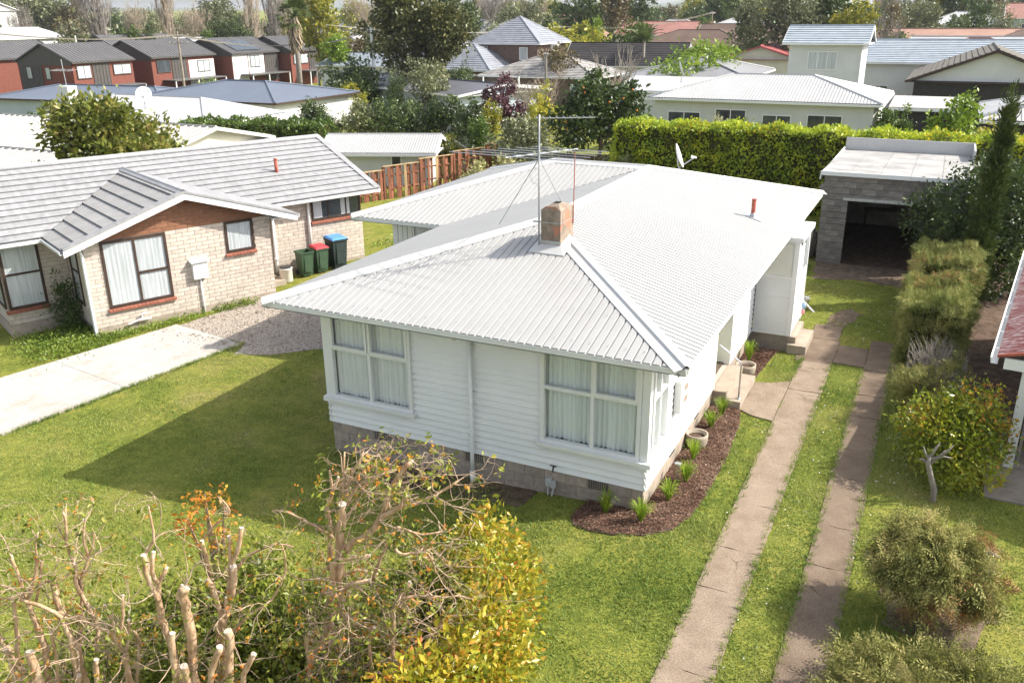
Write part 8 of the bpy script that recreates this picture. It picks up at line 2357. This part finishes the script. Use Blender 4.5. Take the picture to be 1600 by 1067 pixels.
building('brick_flat', 'long pale low building behind the townhouse roofs', -118, 122, 44, 10, 3.0, .05, roof='flat', rm='roof_white_far', wm='wall_white', rot=R_(30))

# ------------------------------------------------------------------ street furniture and cars
def power_pole(x, y, h, lab, arms=((.92, 1.2),), rot=0.0, m_='grey_wood'):
    t = thing('power_pole', lab, 'power pole', (x, y, zg(x, y)), rot, group='power poles')
    m = MB(); m.tube([(0, 0, -.3), (0, 0, h)], [.17, .11], 8); m.build('pole', MATS[m_], t)
    for f_, l in arms:
        m = MB(); m.box(-l, -.06, h * f_, l, .06, h * f_ + .12)
        a = m.build('crossarm', MATS['bark_grey'], t)
        for k in (-.9, -.4, .4, .9):
            m = MB(); m.lathe([(.03, 0), (.05, .06), (.03, .14)], (k * l, 0, h * f_ + .12), 6); m.build('insulator', MATS['wall_white'], a)
    return Vector((x, y, zg(x, y) + h * arms[0][0] + .2))
p1 = power_pole(-88.5, 47.0, 9.4, 'wooden power pole at the left edge before the townhouses', ((.95, 1.1), (.78, .9)), R_(20))
p2 = power_pole(-81.5, 70.5, 8.4, 'concrete power pole in front of the second townhouse', ((.93, 1.3), (.83, 1.1)), R_(40), 'concrete_old')
p3 = power_pole(-76.0, 90.0, 6.8, 'short power pole in front of the dark townhouse', ((.95, .9),), R_(40), 'concrete_old')
p4 = power_pole(-46.5, 60.5, 8.2, 'white lamp pole beside the huge cypress', ((.96, .4),), R_(40), 'white_paint')
p5 = power_pole(-54.0, 123.5, 8.0, 'power pole above the olive-yellow mound', ((.95, 1.2),), R_(60))
p6 = power_pole(-38.5, 160.0, 9.3, 'power pole at the top right centre', ((.95, 1.2),), R_(80))
p7 = power_pole(-30.0, 64.0, 5.6, 'short wooden power pole by the balcony deck', ((.98, .2),), 0)
def wires(a, b, lab, n=3, sag=.8, side=.8):
    t = thing('power_line', lab, 'wires', tuple((a + b) / 2), group='overhead wires', off=tuple((a + b) / 2))
    d = (b - a); s = Vector((-d.y, d.x, 0)).normalized()
    for k in range(n):
        o = s * side * (k - (n - 1) / 2)
        pts = [a.lerp(b, q / 10) + o - Vector((0, 0, sag * 4 * (q / 10) * (1 - q / 10))) for q in range(11)]
        m = MB(); m.tube(pts, .05, 3, cap=False); m.build('wire', MATS['grey_wood'], t)
wires(p1, p2, 'overhead wires between the left-edge pole and the concrete pole', 4)
wires(p2, p3, 'overhead wires between the concrete pole and the short pole', 3)
wires(p3, p4 + Vector((0, 0, .2)), 'overhead wires rising to the lamp pole at the huge cypress', 2, .5, .4)
wires(p5, p6, 'overhead wires between the two poles at the top centre', 2, 1.2)
wires(p1, Vector((-130, 20, 5)), 'overhead wires leaving the picture at the left edge', 3)
wires(p5, Vector((-70, 85, 6.2)), 'overhead wires from the olive mound pole toward the pyramid roof', 2, 1.0)
mat('car_silver', (.55, .57, .6), rough=.3, var=.05, spec=.6); mat('car_dark', (.03, .035, .05), rough=.25, var=.1, spec=.6)
def car(x, y, rot, lab, m_):
    t = thing('parked_car', lab, 'car', (x, y, zg(x, y) + .03), rot, group='cars parked by the townhouses')
    m = MB(); prof = [(-2.1, .35), (-2.15, .7), (-1.9, .9), (-1.2, .98), (-.7, 1.42), (.7, 1.46), (1.5, 1.0), (2.05, .85), (2.15, .5), (2.1, .3)]
    m.prism([(a, -.85, b) for a, b in prof], (0, 1.7, 0)); m.build('body', MATS[m_], t)
    for sgn in (-1, 1):
        m = MB(); m.prism([(-1.1, sgn * .855, 1.0), (-.65, sgn * .855, 1.36), (.65, sgn * .855, 1.4), (1.3, sgn * .855, 1.02)], (0, sgn * .01, 0)); m.build('side_window', MATS['dark_glass'], t)
        for wx in (-1.3, 1.3):
            m = MB(); m.tube([(wx, sgn * .68, .32), (wx, sgn * .88, .32)], .32, 14); wh = m.build('wheel', MATS['dark_plastic'], t)
            m = MB(); m.tube([(wx, sgn * .87, .32), (wx, sgn * .89, .32)], .19, 10); m.build('rim', MATS['galv'], wh)
    m = MB(); m.obox((.74, -.75, 1.47), (.78, 0, -.46), (0, 1.5, 0), (.01, 0, .015)); m.build('windscreen', MATS['dark_glass'], t)
    m = MB(); m.obox((-1.18, -.75, 1.0), (.46, 0, .42), (0, 1.5, 0), (-.01, 0, .012)); m.build('rear_window', MATS['dark_glass'], t)
    for yy in (-.75, .5):
        m = MB(); m.box(2.1, yy, .55, 2.17, yy + .25, .7); m.build('headlight', MATS['pale_glass'], t)
car(-86.5, 44.6, R_(75), 'silver car parked at the left edge behind the hedge', 'car_silver')
car(-97.0, 59.5, R_(80), 'dark car parked beside the white wall of the nearest townhouse', 'car_dark')

# ------------------------------------------------------------------ the far suburb
rnd = random.Random(77)
far_specs = [
    ('far_house', 'salmon-roofed house left of the olive-yellow mound', -66, 160, 9, 8, 5.2, .45, 'roof_salmon', 'wall_brownbrick'),
    ('far_house', 'house with salmon roof slope right of the olive-yellow mound', -44, 150, 16, 10, 3.6, .4, 'roof_salmon', 'wall_cream'),
    ('far_house', 'dark grey hip-roofed two-storey house behind the deck', -73, 128, 13, 10, 4.6, .4, 'roof_charcoal', 'wall_white'),
    ('far_house', 'white-gabled house with grey roof right of the pyramid roof', -61, 122, 10, 9, 4.2, .45, 'roof_midgrey', 'wall_white'),
    ('far_house', 'low house with pale roof behind the balcony deck', -60, 108, 12, 9, 1.6, .3, 'roof_cream', 'wall_cream'),
    ('far_house', 'brown-red roofed house left of the wide bright green tree', -30, 118, 16, 10, 3.0, .36, 'roof_brown', 'wall_redbrick'),
    ('far_house', 'big dark brown hip roof in the upper right centre', -23.5, 131, 18, 12, 3.0, .4, 'roof_brown', 'wall_cream'),
    ('far_house', 'green-roofed house behind the dark brown hip roof', -22, 165, 12, 10, 4.5, .5, 'roof_green', 'wall_blue'),
    ('far_house', 'peach-roofed low building right of the wide bright green tree', -17, 108, 9, 7, 2.8, .2, 'roof_terracotta', 'wall_white'),
    ('far_house', 'white house left of the feather palm', -45, 160, 12, 9, 4.0, .4, 'roof_white_far', 'wall_white'),
    ('far_house', 'white-roofed house right of the feather palm', -33, 165, 14, 10, 4.2, .4, 'roof_white_far', 'wall_white'),
    ('far_house', 'wide terracotta hip roof at the right behind the blue tiles', 3, 122, 20, 10, 3.4, .3, 'roof_terracotta', 'wall_cream'),
    ('far_house', 'brown-tiled long roof at the right edge', 17, 120, 22, 10, 3.2, .35, 'roof_brown', 'wall_cream'),
    ('far_house', 'white-roofed house with chimneys right of the terracotta roof', 8, 104, 18, 9, 2.8, .35, 'roof_white_far', 'wall_white'),
    ('far_house', 'small orange-tiled gable in front of the white chimneyed roof', 5.5, 97, 9, 7, 2.9, .42, 'roof_terracotta', 'wall_cream'),
    ('far_house', 'far white gable house near the top right', 4, 165, 12, 9, 5.0, .4, 'roof_white_far', 'wall_white'),
    ('far_house', 'pink-roofed house at the top right corner', 17, 160, 14, 9, 6.0, .45, 'roof_salmon', 'wall_blue'),
    ('far_house', 'grey house wall with small window left of the huge cypress', -58, 92, 7, 7, 3.6, .4, 'roof_midgrey', 'wall_white'),
    ('far_house', 'pale blue roofed house behind the big dark bush', -62, 86, 14, 9, 1.5, .25, 'tile_blue', 'wall_white'),
    ('far_house', 'far white two-storey house at the top left', -205, 130, 14, 10, 9.0, .35, 'roof_terracotta', 'wall_white'),
    ('far_house', 'far white house at the left edge of the top corner', -230, 128, 16, 10, 8.0, .35, 'roof_midgrey', 'wall_white'),
]
for (nm, lab, x, y, w, d, h, pit, rm, wm) in far_specs:
    g = zg(x, y)
    building(nm, lab, x, y, w, d, h, pit, roof=rnd.choice(('hip', 'gable')), rm=rm, wm=wm, style='tile' if rm in ('tile_blue', 'roof_brown') else 'plain', group='houses of the far suburb',
             wins=[('f', .15, max(.8, (h - g) - 2.0), 1.8, 1.2, W2, 'dark_glass'), ('f', .6, max(.8, (h - g) - 2.0), 1.8, 1.2, W2, 'pale_glass')], p=.6)
# rows of anonymous houses and the wooded belt beyond
roofs = ['roof_white_far', 'roof_midgrey', 'roof_salmon', 'roof_terracotta', 'roof_cream', 'roof_bluegrey']
RN_ = {'roof_white_far': 'white', 'roof_midgrey': 'grey', 'roof_salmon': 'salmon', 'roof_terracotta': 'terracotta', 'roof_cream': 'cream', 'roof_bluegrey': 'dark blue'}
for i in range(46):
    a = R_(rnd.uniform(-64, 12)); r = rnd.uniform(210, 620)
    x, y = 3.7 + math.sin(a) * r, -12.5 + math.cos(a) * r
    rm_ = rnd.choice(roofs)
    building('distant_house', 'small distant house with %s roof beyond the tree belt' % RN_[rm_], x, y, rnd.uniform(9, 15), rnd.uniform(8, 11), zg(x, y) + rnd.choice((2.8, 2.8, 5.4)), .4, rot=rnd.uniform(0, 3), roof=rnd.choice(('hip', 'gable')), rm=rm_, wm=rnd.choice(('wall_white', 'wall_cream', 'wall_brownbrick')), style='plain', group='distant houses beyond the tree belt',
             wins=[('f', .3, 1.0, 1.8, 1.2, W2, 'dark_glass')])
rng = np.random.default_rng(123)
VV, FF, k0 = [], [], 0
for i in range(330):
    a = R_(rng.uniform(-66, 14)); r = rng.uniform(240, 1100) if i > 120 else rng.uniform(195, 300)
    x, y = 3.7 + math.sin(a) * r, -12.5 + math.cos(a) * r
    h = rng.uniform(5, 10); w = rng.uniform(2.5, 6)
    bl = [(x + rng.uniform(-w, w), y + rng.uniform(-w, w), zg(x, y) + h * rng.uniform(.3, .75), w * .6, w * .6, h * .35) for _ in range(5)]
    P, out = blob_points(rng, bl, 420, 12, .25, .4)
    v, f = leaf_cloud(rng, P, out, w * .22, .6)
    VV.append(v); FF.append(f + k0); k0 += len(v)
leafmat('woodland', [(0.025, 0.035, 0.012), (0.05, 0.06, 0.02), (0.08, 0.085, 0.035), (0.12, 0.11, 0.06), (0.15, 0.13, 0.09)], trans=.15)
tag(npmesh('distant_woodland', np.concatenate(VV), np.concatenate(FF), MATS['woodland']), 'hazy belt of mixed trees on the horizon', 'woodland', kind='stuff')
# low hills at the horizon
hv, hf = [], []
K = 90
for i in range(K + 1):
    a = R_(-75 + 100 * i / K)
    hh = 18 + 7 * math.sin(i * .37) + 4 * math.sin(i * .93 + 1)
    for r, z in ((2300, -5), (2700, hh * .8 + 8), (3200, hh + 14), (3900, 0)):
        hv.append((3.7 + math.sin(a) * r, -12.5 + math.cos(a) * r, z))
for i in range(K):
    for j in range(3): hf.append((i * 4 + j, i * 4 + j + 1, i * 4 + j + 5, i * 4 + j + 4))
mat('hill', (0.10, 0.12, 0.08), rough=1, var=.25, scale=.01)
hl = link('hills', meshdata('hills', hv, hf, MATS['hill'], True)); struct('hills', hl, 'low hills on the horizon')
# air that fades the far suburb
# tree belt between the suburb roofs and the horizon: a few crowns, copied
rnd = random.Random(31)
protos = []
for j, (kind, h, rad) in enumerate((('evergreen', 13, 5), ('broad_olive', 14, 5.5), ('broad_brown', 12, 4.5), ('shrub_greyolive', 10, 4.5), ('bush_dark', 9, 4), ('yellowgreen', 12, 4.2), ('poplar', 16, 2.6), ('bare', 13, 5))):
    t = thing('belt_tree', {'poplar': 'bare poplar', 'bare': 'wide leafless tree', 'evergreen': 'dark evergreen tree', 'broad_olive': 'broad olive-green tree', 'broad_brown': 'bronze-brown tree', 'shrub_greyolive': 'low grey-green tree', 'bush_dark': 'low dark green tree', 'yellowgreen': 'yellow-green tree'}[kind] + ' in the far tree belt beyond the suburb roofs', 'tree', (0, 0, 0), group='tree belt beyond the suburb')
    if kind in ('poplar', 'bare'):
        bare_mesh(j + 50, h, rad, kind == 'poplar').build('branches', MATS['bare_twig'], t)
    else:
        (v, f, tb), mm = scaled_tree(kind, h, rad, j + 60)
        npmesh('crown', v, f, MATS[mm], t); tb.build('trunk', MATS['bark_brown'], t)
    protos.append(t)
used = set()
for i in range(105):
    a = R_(-64 + 78 * (i + rnd.uniform(0, 1)) / 105); r = rnd.uniform(225, 330)
    j = rnd.randrange(len(protos)) if a > R_(-50) else rnd.choice((0, 1, 2, 6, 7, 6, 7, 3))
    if j in used: o = copy_tree(protos[j])
    else: o = protos[j]; used.add(j)
    x, y = 3.7 + math.sin(a) * r, -12.5 + math.cos(a) * r
    o.location = (x, y, zg(x, y)); s = rnd.uniform(.75, 1.25); o.scale = (s, s, s); o.rotation_euler = (0, 0, rnd.uniform(0, 6.28))
for j, t in enumerate(protos):
    if j not in used:
        x, y = -120, 170; t.location = (x, y, zg(x, y))
hz = MB(); hz.box(-4600, -4600, -7, 4600, 4600, 52)
hm_, hnt, hb, ho = _new('haze_air')
hnt.nodes.remove(hb)
hvn = hnt.nodes.new('ShaderNodeVolumePrincipled')
hvn.inputs['Color'].default_value = (0.88, 0.92, 1.0, 1)
hvn.inputs['Density'].default_value = 0.00015
hvn.inputs['Anisotropy'].default_value = 0.2
hnt.links.new(hvn.outputs[0], ho.inputs['Volume'])
haze = hz.build('haze', hm_)
tag(haze, 'thin pale haze in the air over the suburb', 'haze', kind='stuff')
